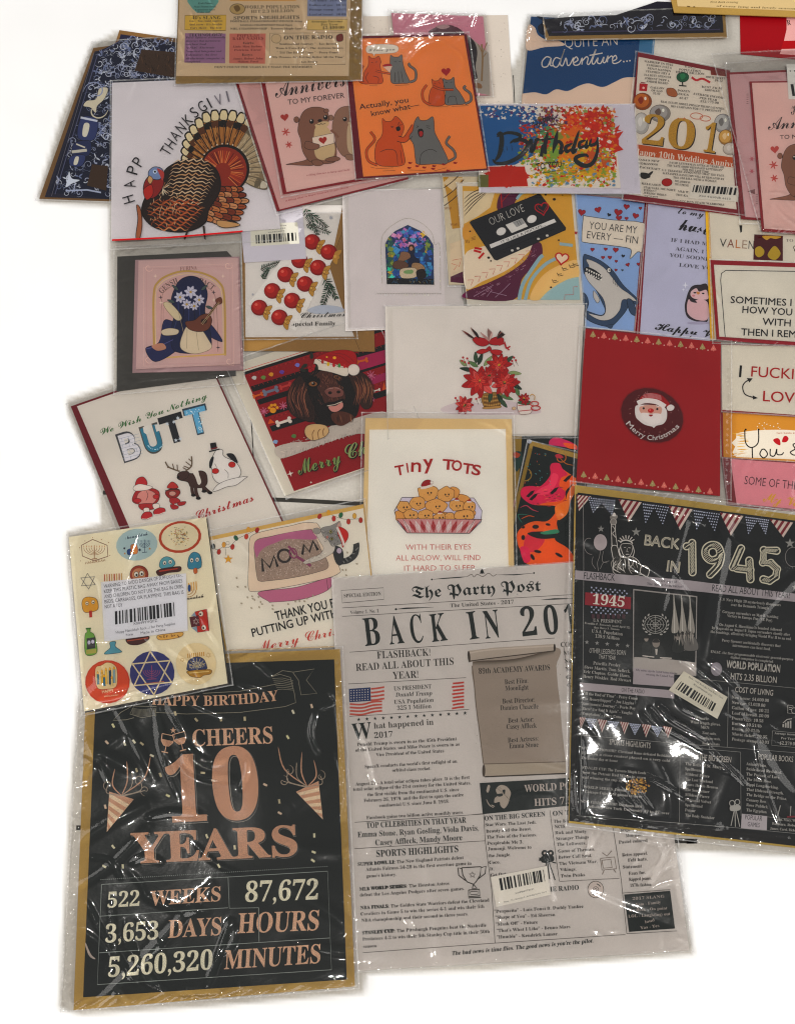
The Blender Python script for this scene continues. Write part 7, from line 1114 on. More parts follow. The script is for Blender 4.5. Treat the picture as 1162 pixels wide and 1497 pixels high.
for k in range(1, 4): arc(826, 590, 18 * k, 16 * k, 0, 90, 4, 'a87a3a')
T('Hannukah', (772, 664), (930, 640), '3a2c24', 24, 'sc', .01); ell(836, 580, 10, 24, '2a4a7a')
poly([(872, 735), (950, 716), (965, 858), (890, 870)], 'b03428', '4a120c', 3); ell(912, 748, 15, 17, 'd2c8b8', ol='1a1412', wd=2); ell(930, 838, 15, 17, 'd2c8b8', ol='1a1412', wd=2); ell(908, 750, 6, 7, '1a1412'); ell(928, 840, 6, 7, '1a1412'); poly([(838, 770), (895, 758), (905, 825), (850, 835)], '5e2a30', '2a1014', 3); star6(880, 798, 20, 'c9b8b0', 3); poly([(850, 760), (872, 735), (880, 765)], '8a9aa8'); poly([(850, 838), (890, 870), (885, 832)], '8a9aa8')
blob([(155, 890), (168, 868), (168, 845), (188, 843), (190, 866), (212, 880), (228, 930), (230, 1005), (160, 1012)], '6f9a4a', '2c4420', 3); fill([(166, 908), (220, 900), (224, 972), (168, 980)], '3c3a3a'); ell(182, 935, 10, 13, 'b8b0c0'); ell(206, 930, 10, 13, 'b8b0c0'); fill([(163, 984), (228, 976), (230, 1004), (164, 1010)], 'a8a058'); fill([(160, 840), (194, 838), (194, 848), (160, 850)], '3f6a30')
blob([(318, 935), (355, 930), (352, 960), (385, 985), (388, 1000), (290, 1012), (288, 998), (320, 970)], '5a92a0', '20404a', 3); blob([(425, 910), (500, 895), (572, 895), (560, 925), (500, 950), (440, 945)], '4a2420', '24100c', 3); line([(430, 925), (500, 915), (568, 905)], 6, 'a8523a', sm=True); blob([(628, 890), (700, 878), (790, 868), (785, 895), (720, 912), (640, 918)], 'c9a05a', '6a4a1c', 3)
for i in range(14): ell(R.uniform(640, 780), R.uniform(882, 905), 4, 4, '6a4424')
p.begin('red_badge'); ell(302, 1192, 146, 142, 'b8482e', rot=-6); ell(302, 1192, 136, 132, 'c0502f', rot=-6); blob([(225, 1100), (260, 1085), (300, 1065), (345, 1080), (365, 1120), (360, 1220), (300, 1240), (240, 1235), (222, 1170)], 'd0bf92', '8a3018', 3)
for (x, y, h, c) in ((240, 1140, 70, '4a7a84'), (266, 1130, 80, 'c9a03c'), (292, 1118, 90, 'd8b45a'), (318, 1115, 95, '2a4a64'), (345, 1110, 90, '8aa8b0'), (280, 1160, 60, '3a6a7a'), (330, 1170, 50, 'd6c48a')): line([(x, y), (x + 2, y + h)], 16, '2a2a2a'); line([(x, y), (x + 2, y + h)], 11, c); leaf(x, y + 4, 22, 12, -92, 'd8a83a', '8a5a1c', 1.5)
T('HAPPY', (268, 1268), (345, 1256), 'd8c8a4', 20, 'bs'); T('HANUKKAH', (282, 1292), (372, 1282), 'd8c8a4', 9, 'bs')
p.begin('blue_star_badge'); ell(593, 1135, 146, 144, '36396e', rot=-6); star6(593, 1135, 142, 'cfbf9c', 17)
for k in range(1, 5): arc(590, 1115, 14 * k, 12 * k, 0, 180, 4, '8a4a6a')
line([(590, 1085), (592, 1172)], 5, '8a4a6a'); line([(560, 1176), (622, 1172)], 6, '8a4a6a'); line([(540, 1205), (600, 1198), (672, 1190)], 4, 'b8704a', sm=True)
p.begin('gold_badge'); ell(880, 1075, 132, 138, 'd3c3a0', rot=-6)
for k in range(9): line([(826 + k * 13, 1008 - k * 1.5), (828 + k * 13, 1036 - k * 1.5)], 7, 'b8904a')
blob([(822, 1090), (835, 1050), (885, 1028), (930, 1045), (950, 1090), (940, 1110), (830, 1118)], '3a4266', '1a1e34', 3); 
for k in range(7): a = math.radians(200 + k * 23); line([(886, 1095), (886 + 60 * math.cos(a), 1095 + 60 * math.sin(a))], 3, 'b8a884')
star6(886, 1085, 30, 'd0c8b0', 4); star6(850, 1092, 16, 'b8a884', 3); star6(922, 1082, 16, 'b8a884', 3); blob([(828, 1122), (970, 1112), (975, 1140), (930, 1150), (905, 1165), (850, 1158), (830, 1142)], 'a8803a', '4a3414', 3); line([(835, 1135), (965, 1124)], 6, 'd0b878'); star6(790, 1048, 14, 'a8803a', 2.5); star6(960, 1018, 18, 'a8803a', 2.5)
p.done(); view(); o = p.slab('warning_label', [(148, 851), (272.5, 838), (275, 922), (153, 938)], 'd2d0d2', .0001); p.begin('lettering', parent=o); view(90, 730, 4.469); WC = '302e36'
for i, (s, x1) in enumerate((('WARNING: TO AVOID DANGER OF SUFFOCATION,', 792), ('KEEP THIS PLASTIC BAG AWAY FROM BABIES', 792), ('AND CHILDREN. DO NOT USE THIS BAG IN CRIBS,', 800), ('BEDS, CARRIAGES, OR PLAYPENS. THIS BAG IS', 800), ('NOT A TOY', 402))): x0 = 280 + i * 1.5; T(s, (x0, 580 + i * 33.5), (x1, 580 + i * 33.5 - (x1 - x0) * (.148 - .008 * i)), WC, 23, 'ss', 0)
barcode([(350, 732), (738, 672), (744, 762), (352, 818)], 17, '2a2a2e', 44); T('X0049YVGPZ', (470, 822), (628, 800), '5a585e', 17); T('Happy Hanukkah Stick...r for Party Supplies', (358, 878), (745, 818), '5a585e', 17); T('New', (424, 894), (472, 888), '5a585e', 17); T('Made in China', (520, 882), (680, 858), '5a585e', 17)
p.done(); view(); grid_sleeve('bag', [(97, 781), (306, 750), (342, 1002), (119, 1048)], 1.7, .001, .0006, seed=42, folds=7, fa=.0009, nrand=24, cr=.0008, rl=(30, 80), rw=(2, 4), edge=.0012, ew=8, m=M_FILMG, creases=[([(128, 1028), (170, 1020), (240, 1000), (290, 990)], .0018, 2.4), ([(136, 1034), (160, 1012), (200, 1000)], .0014, 2.2), ([(215, 934), (225, 945), (226, 960)], .0014, 2.4), ([(245, 950), (262, 960), (280, 975), (300, 1000)], .0014, 2.4), ([(270, 940), (280, 952), (284, 965)], .0012, 2.2), ([(104, 800), (108, 880), (118, 980), (122, 1040)], .0014, 2.2)])

# -- back in 1945 poster
q = [(840, 709), (1200, 758), (1200, 1244), (831, 1203)]
p = Pack('poster_pack', 'black chalkboard style BACK IN 1945 poster with flag bunting and gold top edge', 'poster', [(836, 706), (1200, 754), (1200, 1250), (828, 1206)], t=.005); use(p)
p.slab('envelope', q, 'a58c4e', .0012, M_KRAFT); p.slab('lower_poster', [(842, 722), (1200, 768), (1200, 1241), (832, 1200)], '181818', .001, M_GLOSS); p.slab('card', [(844, 720), (1200, 766), (1200, 1226), (842, 1192)], '14181a', .0006, M_GLOSS)
view(830, 700, 3.5); p.begin('bunting', M_GLOSS); WHT = 'c9c3bc'
def flag(x0, y0, x1, y1, tipx, tipy, kind):
    A, B, C_ = np.array((x0, y0), float), np.array((x1, y1), float), np.array((tipx, tipy), float); fill([A, B, C_], 'c9b8ae' if kind else '20242e')
    if kind:
        for k in range(4):
            t0, t1 = k / 4 + .02, k / 4 + .14; P = [A + (B - A) * t0, A + (B - A) * t1]; m0 = A + (C_ - A) * min(1, t0 * 1.0 + 0); 
            fill([A + (B - A) * t0, A + (B - A) * t1, A + (C_ - A) * t1 if k < 2 else A + (C_ - A) * min(t1, 1), A + (C_ - A) * t0], '7a2430')
    else:
        for i in range(7):
            for j in range(7 - i):
                if (i + j) % 1 == 0: u = (j + .6 + i * .5) / 7.4; v = i / 7.4 + .06; P = A + (B - A) * u * 1.0; P = P + (C_ - (A + B) / 2) * v; ell(P[0], P[1], 3.6, 3.6, 'b8bccc', n=6)
for (a, k) in (((45, 82, 118, 90, 55, 165), 1), ((100, 92, 190, 102, 128, 180), 0), ((150, 98, 245, 108, 228, 190), 0), ((258, 104, 376, 120, 310, 222), 1), ((380, 122, 450, 132, 395, 235), 0), ((430, 128, 520, 142, 486, 242), 0), ((515, 138, 636, 156, 572, 262), 1), ((640, 156, 712, 166, 656, 268), 0), ((690, 164, 780, 176, 752, 276), 0), ((776, 172, 896, 190, 832, 292), 1), ((905, 190, 980, 200, 920, 290), 0), ((960, 198, 1030, 208, 1012, 290), 0), ((1030, 206, 1150, 224, 1100, 300), 1), ((1160, 224, 1260, 236, 1200, 310), 0)): flag(*a, k)
p.begin('chalk_lines', M_GLOSS); lines([[(78, 120), (80, 480), (76, 980), (60, 1720)]], 2.4, '8f8d8a')
p.begin('balloons', M_GLOSS); ell(165, 325, 34, 42, 'b0a4a4'); line([(165, 368), (160, 400), (150, 430), (155, 470)], 2, '9a9490', sm=True); line(ept(112, 345, 30, 42, -15, 20, 90, 300), 2, '9a9490'); lines([[(128, 398), (122, 430), (140, 460)], [(210, 420), (180, 430), (165, 460)], [(180, 370), (175, 420), (200, 430)]], 2, '9a9490', sm=True); star(168, 256, 18, '8a8884'); star(348, 272, 24, '8f8d88'); star(1134, 330, 26, '8f8d88'); line(ept(1150, 400, 40, 50), 2, '9a9490', closed=True); star(1160, 555, 16, 'a8a49e')
p.begin('statue', M_GLOSS); SW = 'c4bdb6'; SL = dict(sm=True)
blob([(216, 190), (250, 185), (248, 205), (220, 208)], '8a847e'); line([(232, 210), (232, 270), (235, 340)], 26, '2a2826'); lines([[(220, 208), (222, 280), (224, 350)], [(244, 208), (242, 270), (252, 345)], [(226, 240), (240, 262), (228, 280), (244, 300)]], 3.4, SW, **SL); ell(232, 220, 16, 16, '8a847e', ol=SW, wd=2); blob([(225, 190), (235, 172), (245, 190)], SW)
for a in range(-160, -10, 22): line([(298 + 28 * math.cos(math.radians(a)), 330 + 24 * math.sin(math.radians(a))), (298 + 46 * math.cos(math.radians(a)), 330 + 42 * math.sin(math.radians(a)))], 5, SW, taper=False)
line(ept(298, 330, 30, 16, 5, 20, 180, 360), 7, SW); blob([(272, 335), (325, 335), (328, 370), (312, 398), (290, 398), (275, 372)], '2a2826', SW, 3); lines([[(285, 352), (296, 350)], [(308, 352), (320, 354)], [(302, 356), (300, 372), (308, 374)], [(295, 386), (312, 386)]], 3, SW); lines([[(270, 340), (262, 370), (272, 400)], [(330, 340), (338, 372), (330, 400)]], 4, SW, **SL)
blob([(222, 350), (250, 345), (270, 400), (330, 400), (365, 430), (372, 490), (240, 486), (232, 420)], '26241f', SW, 3)
for i in range(20): x = R.uniform(240, 350); y = R.uniform(400, 440); line([(x, y), (x + R.uniform(-30, 10), y + 25), (x + R.uniform(-20, 30), y + 50)], R.uniform(2, 5), R.choice((SW, '9a948c', 'd2ccc4')), sm=True, taper=True)
blob([(370, 480), (372, 455), (392, 445), (415, 465), (405, 500), (385, 492)], '2a2826', SW, 4)
p.begin('chalk_headline', M_GLOSS)
def chalk(s, x0, y0, x1, y1, h, o=.02): T(s, (x0, y0), (x1, y1), 'cfc8b4', h, 'ss', o, res=5); T(s, (x0 + 2, y0 - 2), (x1 - 2, y1 - 2), '2a2a28', h * .985, 'ss', o - .018, res=5)
for (s, x0, y0, x1, y1, h) in (('BACK', 390, 338, 566, 360, 52), ('IN', 504, 472, 566, 480, 54)): T(s, (x0, y0), (x1, y1), 'c4bca8', h, 'bs', .022); T(s, (x0 + 3, y0 - 3), (x1 - 3, y1 - 3), '9a948a', h * .94, 'ss', -.004)
NUM = ([(606, 345), (634, 328), (636, 478)], [(782, 392), (768, 350), (736, 338), (706, 356), (704, 392), (730, 416), (764, 408), (782, 385), (770, 440), (726, 490)], [(884, 356), (842, 452), (862, 458), (932, 466)], [(926, 418), (932, 514)], [(1066, 368), (1000, 364), (996, 428), (1036, 430), (1068, 462), (1062, 500), (1030, 522), (998, 514)])
for (wd_, c_) in ((42, 'cdc6b2'), (29, '33332f')):
    for P_ in NUM:
        line(P_, wd_, c_, sm=len(P_) > 8)
        for e_ in ((P_[0], P_[-1]) if len(P_) < 9 else (P_[-1],)): ell(e_[0], e_[1], wd_ / 2, wd_ / 2, c_)
        if len(P_) < 9:
            for e_ in P_[1:-1]: ell(e_[0], e_[1], wd_ / 2, wd_ / 2, c_)
def hatch(segs, wd):
    for (a, b) in segs:
        a = np.array(a, float); b = np.array(b, float); n = int(np.linalg.norm(b - a) / 7)
        for k in range(n + 1): c_ = a + (b - a) * k / max(1, n); line([c_ + (-wd, wd * .8), c_ + (wd, -wd * .8)], 2.8, 'cdc6b2')
for P_ in NUM:
    Q_ = smooth(P_, False, 4) if len(P_) > 8 else P_
    hatch([(Q_[i], Q_[i + 1]) for i in range(len(Q_) - 1)], 10)
p.begin('grey_bands', M_GLOSS); fill([(36, 468), (620, 520), (1260, 600), (1260, 640), (620, 572), (36, 514)], 'a39a9c'); T('FLASHBACK', (80, 512), (238, 522), '1c1c20', 34, 'bs', -.01); T('READ ALL ABOUT THIS YEAR!', (735, 574), (1132, 612), '1c1c20', 34, 'bs', -.012); T('You are part of', (436, 524), (556, 534), '3a3840', 13, 'sb', -.01); T('The Silent Generation!', (402, 543), (588, 558), '3a3840', 13, 'sb', -.01)
p.begin('red_year_box', M_GLOSS); fill([(88, 580), (322, 606), (320, 668), (86, 645)], '8a2430'); T('1945', (124, 640), (286, 656), 'd6d0c4', 52, 'sb')
for (rows_) in ((556, 3, 8), (656, 3, 8)):
    for j in range(rows_[1]):
        for i in range(rows_[2]): star(120 + i * 24 + (12 if j % 2 else 0), rows_[0] + j * 13 + i * 2.5, 6.5, 'b0b4c8')
for k in range(7): fill([(120 + k * 26, 692), (136 + k * 26, 694), (136 + k * 26, 716), (120 + k * 26, 714)], '4a2c34')
p.begin('photo', M_GLOSS); fill([(333, 563), (660, 600), (655, 1010), (330, 985)], '9a9490'); fill([(338, 570), (655, 606), (650, 950), (336, 920)], '1c1f1e'); fill([(338, 912), (480, 918), (652, 940), (650, 1005), (334, 982)], 'a8a09a')
ell(447, 745, 56, 46, '1c1f1e', ol='a8a49e', wd=3); [arc(447, 745, 14 * k, 12 * k, 0, 359, 2, 'a8a49e') for k in (1, 2, 3)]; lines([[(400, 745), (494, 747)], [(447, 700), (447, 790)], [(414, 712), (480, 780)], [(480, 712), (414, 780)]], 2, 'a8a49e')
for sx in (-1, 1):
    for k in range(7): a = math.radians(90 + sx * (20 + k * 20)); leaf(447 + 62 * math.cos(a), 745 + 54 * math.sin(a), 16, 8, math.degrees(a) + sx * 70, 'a8a49e')
for (x, y) in ((540, 590), (580, 595), (622, 600)): blob([(x, y), (x + 8, y + 60), (x + 26, y + 180), (x - 2, y + 200), (x - 12, y + 180), (x - 2, y + 80)], '9a948c', None, k=3); line([(x, y), (x + 4, y + 200)], 3, 'c9c3ba')
for (x, y, s_) in ((450, 840, 1.3), (585, 800, 1), (628, 800, 1), (560, 810, .8), (400, 820, .7)): blob([(x - 28 * s_, y + 20), (x, y + 4), (x + 28 * s_, y + 22), (x + 34 * s_, y + 75), (x - 34 * s_, y + 75)], '2a2c2a' if s_ != 1 else '6a6662', '0f100f', 2); ell(x, y, 15 * s_, 18 * s_, '9a8f86' if s_ < 1.2 else '8a8078'); blob([(x - 14 * s_, y - 4), (x, y - 20 * s_), (x + 14 * s_, y - 4)], '2c2826')
fill([(445, 870), (458, 870), (455, 900), (448, 900)], 'b8b0a8'); lines([[(380, 905), (440, 912)], [(470, 915), (530, 918)]], 5, 'c4bcb4')
for i in range(30): x = R.uniform(540, 640); line([(x, R.uniform(760, 800)), (x + R.uniform(-10, 10), R.uniform(820, 860))], 4, R.choice(('7a746e', '3a3836', 'a8a29a')), taper=True)
p.begin('lettering', M_GLOSS); CH = 'a8a49e'; TW = lambda s, x0, y0, x1, y1, h=13, st='sb', c=CH, o=-.004: T(s, (x0, y0), (x1, y1), c, h, st, o, res=1)
for a in (('U.S. PRESIDENT', 128, 732, 274, 740, 17), ('Franklin D. Roosevelt (until April 12)', 84, 742, 316, 766, 10), ('then Harry S. Truman', 132, 765, 262, 775, 10), ('U.S.A. Population', 120, 786, 278, 802, 17), ('139.9 Million', 138, 812, 262, 825, 17), ('U.S. Navy Flight 19 mysteriously disappears', 775, 622, 1086, 652, 14), ('over the Bermuda Triangle', 832, 650, 1026, 668, 14), ('Germany surrenders on May 8, marking', 788, 686, 1074, 714, 14), ('Victory in Europe Day (VE Day).', 812, 706, 1046, 732, 14), ('On August 6, Hiroshima is bombed, followed', 772, 752, 1092, 780, 14), ('by Nagasaki on August 9. Japan surrenders shortly after', 735, 768, 1134, 804, 14), ('the bombings, effectively bringing World War II to an end.', 728, 788, 1142, 826, 14), ('Percy Spencer accidentally discovers that', 786, 832, 1086, 862, 14), ('microwaves can heat food.', 840, 858, 1034, 878, 14), ('ENIAC, the first programmable electronic general-purpose', 728, 890, 1150, 930, 13), ('digital computer is completed.', 830, 918, 1050, 942, 13), ('Priscilla Presley,', 128, 950, 270, 962, 16)): TW(*a)
for (s, x0, y0, x1, y1, h) in (('OTHER LEGENDS BORN', 108, 890, 294, 902, 24), ('THAT YEAR', 156, 920, 242, 928, 22), ('WORLD POPULATION', 808, 965, 1082, 990, 38)): T(s, (x0, y0), (x1, y1), CH, h, 'bs', -.008)
for i in range(5): star(96 + i * 52, 836 + i * 4.5, 12, '8f8d8a')
view(820, 960, 3.398)
for a in (('Steve Martin, Tom Selleck,', 114, 58, 342, 80, 15), ('Eric Clapton, Goldie Hawn,', 110, 80, 342, 104, 15), ('Henry Winkler, Rod Stewart', 108, 104, 346, 126, 15)): TW(*a)
for i, (s, x1) in enumerate((('"Till the End of Time" - Perry Como', 378), ('"The Honeydripper" - Joe Liggins', 360), ('"Sentimental Journey" - Doris Day', 368), ("\"There! I've Said It Again\" - Vaughn", 352), ('"Temptation" - Perry Como', 300))): TW(s, 98, 188 + i * 25, x1, 188 + i * 25 + (x1 - 98) * .095, 14)
for i, s in enumerate(('New house: $4,600.00', 'New car: $1,020.00', 'Gallon of gas: $0.21', 'Loaf of bread: $0.09', 'Dozen eggs: $0.58', 'Butter: $0.51/lb', 'Bacon: $0.41/lb', 'Movie ticket: $0.35', 'Postage stamp: $0.03')): TW(s, 846, 208 + i * 26, 846 + len(s) * 9.2, 208 + i * 26 + len(s) * .9, 15)
for i, s in enumerate(('Animal Farm,', 'Brideshead Revisited,', 'The Pursuit of Love,', 'The Black Rose,', 'Pippi Longstocking,', 'That Hideous Strength,', 'The Bridge on the Drina,', 'Cannery Row,', 'Rose Publick,', 'The Egyptian')): TW(s, 918, 538 + i * 25.5, 918 + len(s) * 8.4, 538 + i * 25.5 + len(s) * .9, 14)
for i, s in enumerate(('The Bells of St. Marys', 'Spellbound', 'Mildred Pierce', 'The Lost Weekend', 'Leave Her to Heaven', 'The Southerner', 'Mildred Pierce', 'National Velvet', 'Spellbound', 'Detour', 'The Body Snatcher')): TW(s, 614, 538 + i * 25.5, 614 + len(s) * 8.6, 538 + i * 25.5 + len(s) * .9, 14)
for i, (s, x0, x1) in enumerate((('NFL CHAMPIONSHIP: Cleveland Rams defeated Redskins', 98, 540), ('15-14 in a close contest played on a very cold', 100, 540), ('December day at home', 102, 280), ('', 0, 1), ('STANLEY CUP: The Toronto Maple Leafs', 104, 420), ('beat the Detroit Red Wings in seven', 106, 420), ('and winning the cup again', 104, 330), ('', 0, 1), ('WORLD SERIES: Detroit Tigers beat', 110, 420), ('Chicago Cubs four games to three', 116, 400), ('', 0, 1), ('NCAA CHAMPIONSHIP: Oklahoma A&M', 96, 400), ('defeated New York University 49 to 45, over', 130, 536))): 
    if s: TW(s, x0, 460 + i * 24, x1, 460 + i * 24 + (x1 - x0) * .09, 13)
for a in (('Women:', 664, 310, 730, 316, 14), ('Wrist length gloves,', 640, 330, 790, 344, 14), ('MEN:', 692, 356, 736, 360, 14), ('Zoot suits,', 700, 384, 770, 390, 13), ('Cardigan vests,', 690, 408, 790, 416, 13), ('Fedora hats', 700, 436, 785, 442, 13), ('$2,379.00', 1084, 436, 1170, 442, 16), ('Average income', 1058, 385, 1170, 392, 10), ('Per Year', 1090, 410, 1160, 414, 11)): TW(*a)
for (s, x0, y0, x1, y1, h) in (('WORLD POPULATION', 820, 55, 1084, 80, 32), ('HITS 2.35 BILLION', 840, 112, 1068, 132, 32), ('COST OF LIVING', 862, 176, 1050, 194, 28), ('SPORTS HIGHLIGHTS', 238, 436, 442, 456, 28), ('ON THE BIG SCREEN', 645, 510, 842, 526, 28), ('POPULAR BOOKS', 978, 510, 1150, 524, 28)): T(s, (x0, y0), (x1, y1), 'b8b2aa', h, 'bs', -.012)
p.begin('panels', M_GLOSS); fill([(358, 55), (560, 80), (560, 150), (356, 136)], 'a49a9c'); fill([(92, 128), (560, 168), (560, 208), (92, 166)], 'a49a9c'); T('ON THE RADIO', (298, 174), (412, 184), '2a282c', 20, 'bs', -.014); T('Fifty nations sign the United Nations Charter', (370, 70), (575, 88), '3a3840', 10, 'sb', -.01); T('creating the United Nations', (420, 92), (575, 106), '3a3840', 10, 'sb', -.01)
fill([(896, 780), (1022, 792), (1020, 862), (892, 852)], 'b0a8aa'); T('POPULAR', (912, 808), (996, 816), '1f1d22', 24, 'bs', -.014); T('GAMES', (924, 842), (984, 848), '1f1d22', 22, 'bs', -.014); T('John, Mary, William', (1062, 812), (1200, 824), CH, 12, 'sb'); T('Barbara, Robert,', (1046, 834), (1180, 846), CH, 12, 'sb'); T('James, Carol, Richard', (1036, 858), (1180, 870), CH, 12, 'sb')
lines([[(78, 388), (590, 432), (1200, 480)], [(590, 448), (586, 822)], [(590, 448), (890, 474)], [(890, 474), (892, 790)], [(830, 150), (824, 450)], [(668, 110), (1200, 160)], [(1048, 368), (1200, 382), (1200, 455), (1044, 440), (1048, 368)], [(76, 790), (580, 826), (890, 852), (1200, 882)], [(1022, 796), (1200, 812)]], 2, '8a8884')
p.begin('bunting', M_GLOSS)
for (a, k) in (((90, 300, 122, 303, 96, 360), 1), ((120, 305, 178, 310, 150, 368), 0), ((180, 310, 228, 316, 202, 378), 1), ((228, 318, 290, 324, 258, 380), 0), ((290, 322, 336, 328, 314, 386), 1), ((336, 330, 398, 336, 366, 392), 0), ((398, 334, 446, 340, 420, 402), 1), ((446, 342, 504, 350, 478, 402), 0), ((504, 344, 550, 352, 530, 405), 1)): flag(*a, k)
p.begin('icons', M_GLOSS); ell(770, 62, 28, 34, '8a8488'); ell(848, 728, 13, 14, '1c1e1e', ol=CH, wd=4); ell(874, 722, 12, 13, '1c1e1e', ol=CH, wd=4); blob([(840, 742), (885, 738), (886, 762), (842, 766)], CH); lines([[(858, 765), (842, 840)], [(862, 765), (864, 845)], [(868, 765), (886, 845)]], 4, CH); lines([[(1102, 350), (1102, 335)], [(1114, 352), (1114, 328)], [(1126, 354), (1126, 322)], [(1138, 356), (1138, 318)]], 8, CH); line([(1100, 330), (1120, 312), (1145, 308)], 4, CH); lines([[(1124, 240), (1150, 243), (1150, 282), (1124, 280), (1124, 240)], [(1130, 252), (1144, 253)], [(1130, 262), (1144, 263)]], 3, CH); ell(1156, 268, 14, 14, '222628', ol=CH, wd=3); lines([[(1088, 738), (1074, 790)], [(1140, 742), (1136, 795), (1165, 795)]], 4, CH); fill([(1120, 792), (1165, 790), (1165, 798), (1120, 800)], '7a2430')
for i in range(120): a_ = R.uniform(0, 6.28); r_ = R.uniform(0, 1) ** .5; x, y = 380 + 60 * r_ * math.cos(a_), 645 + 40 * r_ * math.sin(a_); ell(x, y, 4, 4, R.choice(('b8924a', 'a87a3a', 'c9a860', '8a6230')), n=6)  # warm specks: a lamp's reflection on the film put into the print
p.done(); view(); label_sticker([(999, 981), (1063, 1019), (1048, 1051), (977, 1009)], 14, [(.08, .45), (.86, .5), (.86, .85), (.08, .82)], [('New - 1945 Birthday Party Retro Card', (.15, .14), (.92, .2), 2.4), ('X0049WXPG05', (.3, .32), (.72, .36), 2.8)], 'c9c3b4')
grid_sleeve('bag', [(832, 702), (1200, 752), (1200, 1254), (826, 1208)], 1.9, .0022, .0013, seed=43, folds=14, fa=.0012, nrand=30, cr=.0008, rl=(30, 130), rw=(2.2, 4.5), edge=.0017, ew=11, m=M_FILMG, ang=40, creases=[
 ([(865, 738), (885, 736), (905, 742)], .002, 3.5), ([(880, 735), (900, 752), (930, 758)], .0018, 3.5), ([(975, 745), (1000, 752), (1025, 768)], .0018, 3), ([(1060, 750), (1090, 762), (1120, 768), (1160, 770)], .0016, 3), ([(996, 965), (1010, 972), (1050, 1008)], .0022, 2.6), ([(1035, 966), (1055, 982), (1075, 1004)], .0022, 2.8), ([(985, 1015), (998, 1036), (1032, 1052)], .0022, 2.6),
 ([(948, 1036), (970, 1062), (1008, 1084), (1030, 1098)], .0026, 3), ([(960, 1030), (985, 1052), (1030, 1080), (1034, 1092)], .0026, 3), ([(1028, 1090), (1060, 1120), (1090, 1150)], .0026, 3), ([(936, 1044), (950, 1060), (960, 1068)], .0018, 3), ([(912, 1128), (950, 1138), (1005, 1168)], .0026, 3.2), ([(914, 1130), (930, 1155), (952, 1182)], .0018, 2.4), ([(900, 1148), (902, 1165), (925, 1185), (942, 1190)], .0026, 3.2), ([(903, 1145), (920, 1160), (940, 1188)], .002, 2.6),
 ([(838, 760), (836, 860), (834, 980)], .0014, 2.4), ([(848, 1080), (852, 1130), (850, 1190)], .0018, 3), ([(836, 1120), (838, 1170), (842, 1195)], .0018, 2.6), ([(860, 1195), (960, 1208), (1060, 1216), (1150, 1226)], .0014, 2.4), ([(840, 1196), (920, 1212), (1040, 1226)], .0013, 2.4), ([(925, 1195), (990, 1204), (1060, 1210)], .0015, 2.6)])

# -- santa card
q = [(850, 480), (1055, 500), (1053, 727), (838, 706)]
p = Pack('greeting_card', 'bright red Merry Christmas card with a round Santa sticker and rows of little trees', 'greeting card', q); use(p); p.slab('card', [(855, 481), (1053, 500), (1052, 725), (842, 705)], '9a1420', .0009); view(840, 470, 3.609)
p.begin('tree_rows'); 
for (x0, y0, x1, y1, s_) in ((95, 66, 730, 138, 1), (46, 806, 712, 893, 1)):
    for i in range(12):
        t = i / 11; x, y = x0 + (x1 - x0) * t, y0 + (y1 - y0) * t; c = ('a8986a', 'cf7a70')[i % 2]; fill([(x, y - 17), (x + 15, y + 13), (x - 15, y + 13)], c) if s_ else None; blob([(x, y - 15), (x + 8, y - 2), (x + 15, y + 13), (x, y + 15), (x - 15, y + 13), (x - 8, y - 2)], c); fill([(x - 3, y + 13), (x + 3, y + 13), (x + 3, y + 19), (x - 3, y + 19)], c); ell(x, y + 3, 2, 2, 'd8c8a8', n=6)
        if i < 11: ell(x + 29, y + 20, 4, 4, 'd0a8a0', n=8)
p.begin('round_sticker', M_GLOSS); ell(407, 494, 176, 144, '8a141c', rot=26); ell(407, 495, 170, 138, '591018', rot=26)
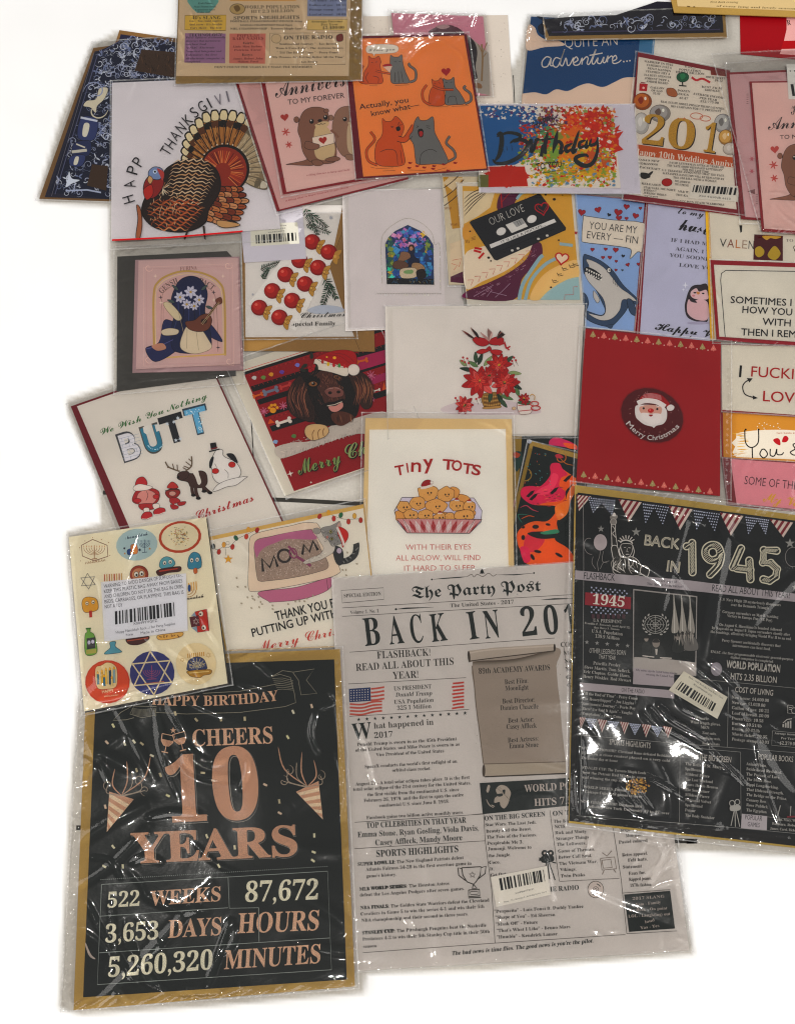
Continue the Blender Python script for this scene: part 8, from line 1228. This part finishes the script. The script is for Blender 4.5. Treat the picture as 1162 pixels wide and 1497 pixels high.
for i in range(26): a_ = R.uniform(0, 6.28); x, y = 407 + 140 * math.cos(a_) * R.uniform(.7, 1), 480 + 110 * math.sin(a_); ell(x, y, 2.4, 2.4, 'a8706a', n=6)
p.begin('santa_face', M_GLOSS); blob([(318, 450), (345, 440), (400, 440), (455, 448), (482, 465), (484, 510), (465, 540), (430, 550), (415, 562), (408, 555), (370, 545), (340, 525), (320, 500)], 'd0c8c4'); blob([(342, 450), (400, 440), (455, 452), (450, 490), (400, 500), (350, 485)], 'c49a8c'); blob([(335, 430), (350, 395), (400, 376), (450, 385), (485, 415), (500, 440), (480, 448), (460, 430), (400, 415), (350, 420)], '9a1c24')
for k in range(5): line([(345 + k * 4, 420 - k * 9), (400, 400 - k * 5), (460 - k * 2, 415 - k * 6)], 2.4, 'c08a8a', sm=True)
line([(330, 432), (370, 418), (430, 424), (475, 450)], 26, 'd4ccc8', sm=True); blob([(484, 452), (505, 438), (524, 450), (515, 468), (492, 470)], 'd4ccc8'); ell(400, 470, 16, 12, 'b02a2c'); ell(396, 467, 5, 4, 'd0706a'); ell(362, 458, 6, 6, '2a1a1a'); ell(434, 462, 6, 6, '2a1a1a'); line([(350, 446), (365, 440)], 5, 'd4ccc8'); line([(428, 444), (444, 450)], 5, 'd4ccc8'); blob([(350, 485), (380, 482), (400, 488), (425, 484), (455, 492), (450, 530), (410, 545), (360, 520)], 'd4ccc8'); blob([(388, 492), (412, 492), (400, 502)], '8a2024')
p.begin('lettering', M_GLOSS); T('Merry Christmas', (268, 540), (552, 556), 'd0c8c4', 26, 'ss', .006, arc=-78); p.done(); view()
grid_sleeve('sleeve', [(846, 476), (1070, 498), (1069, 732), (836, 710)], 1.8, seed=44, cr=.0005, wr=.0003, m=M_FILM, nrand=10, creases=[([(842, 708), (900, 716), (980, 724), (1060, 732)], .0013, 2.4), ([(838, 700), (846, 710), (870, 716)], .0012, 2), ([(1058, 500), (1060, 600), (1058, 720)], .0006, 2.5)])
bpy.data.objects.remove(_fo)
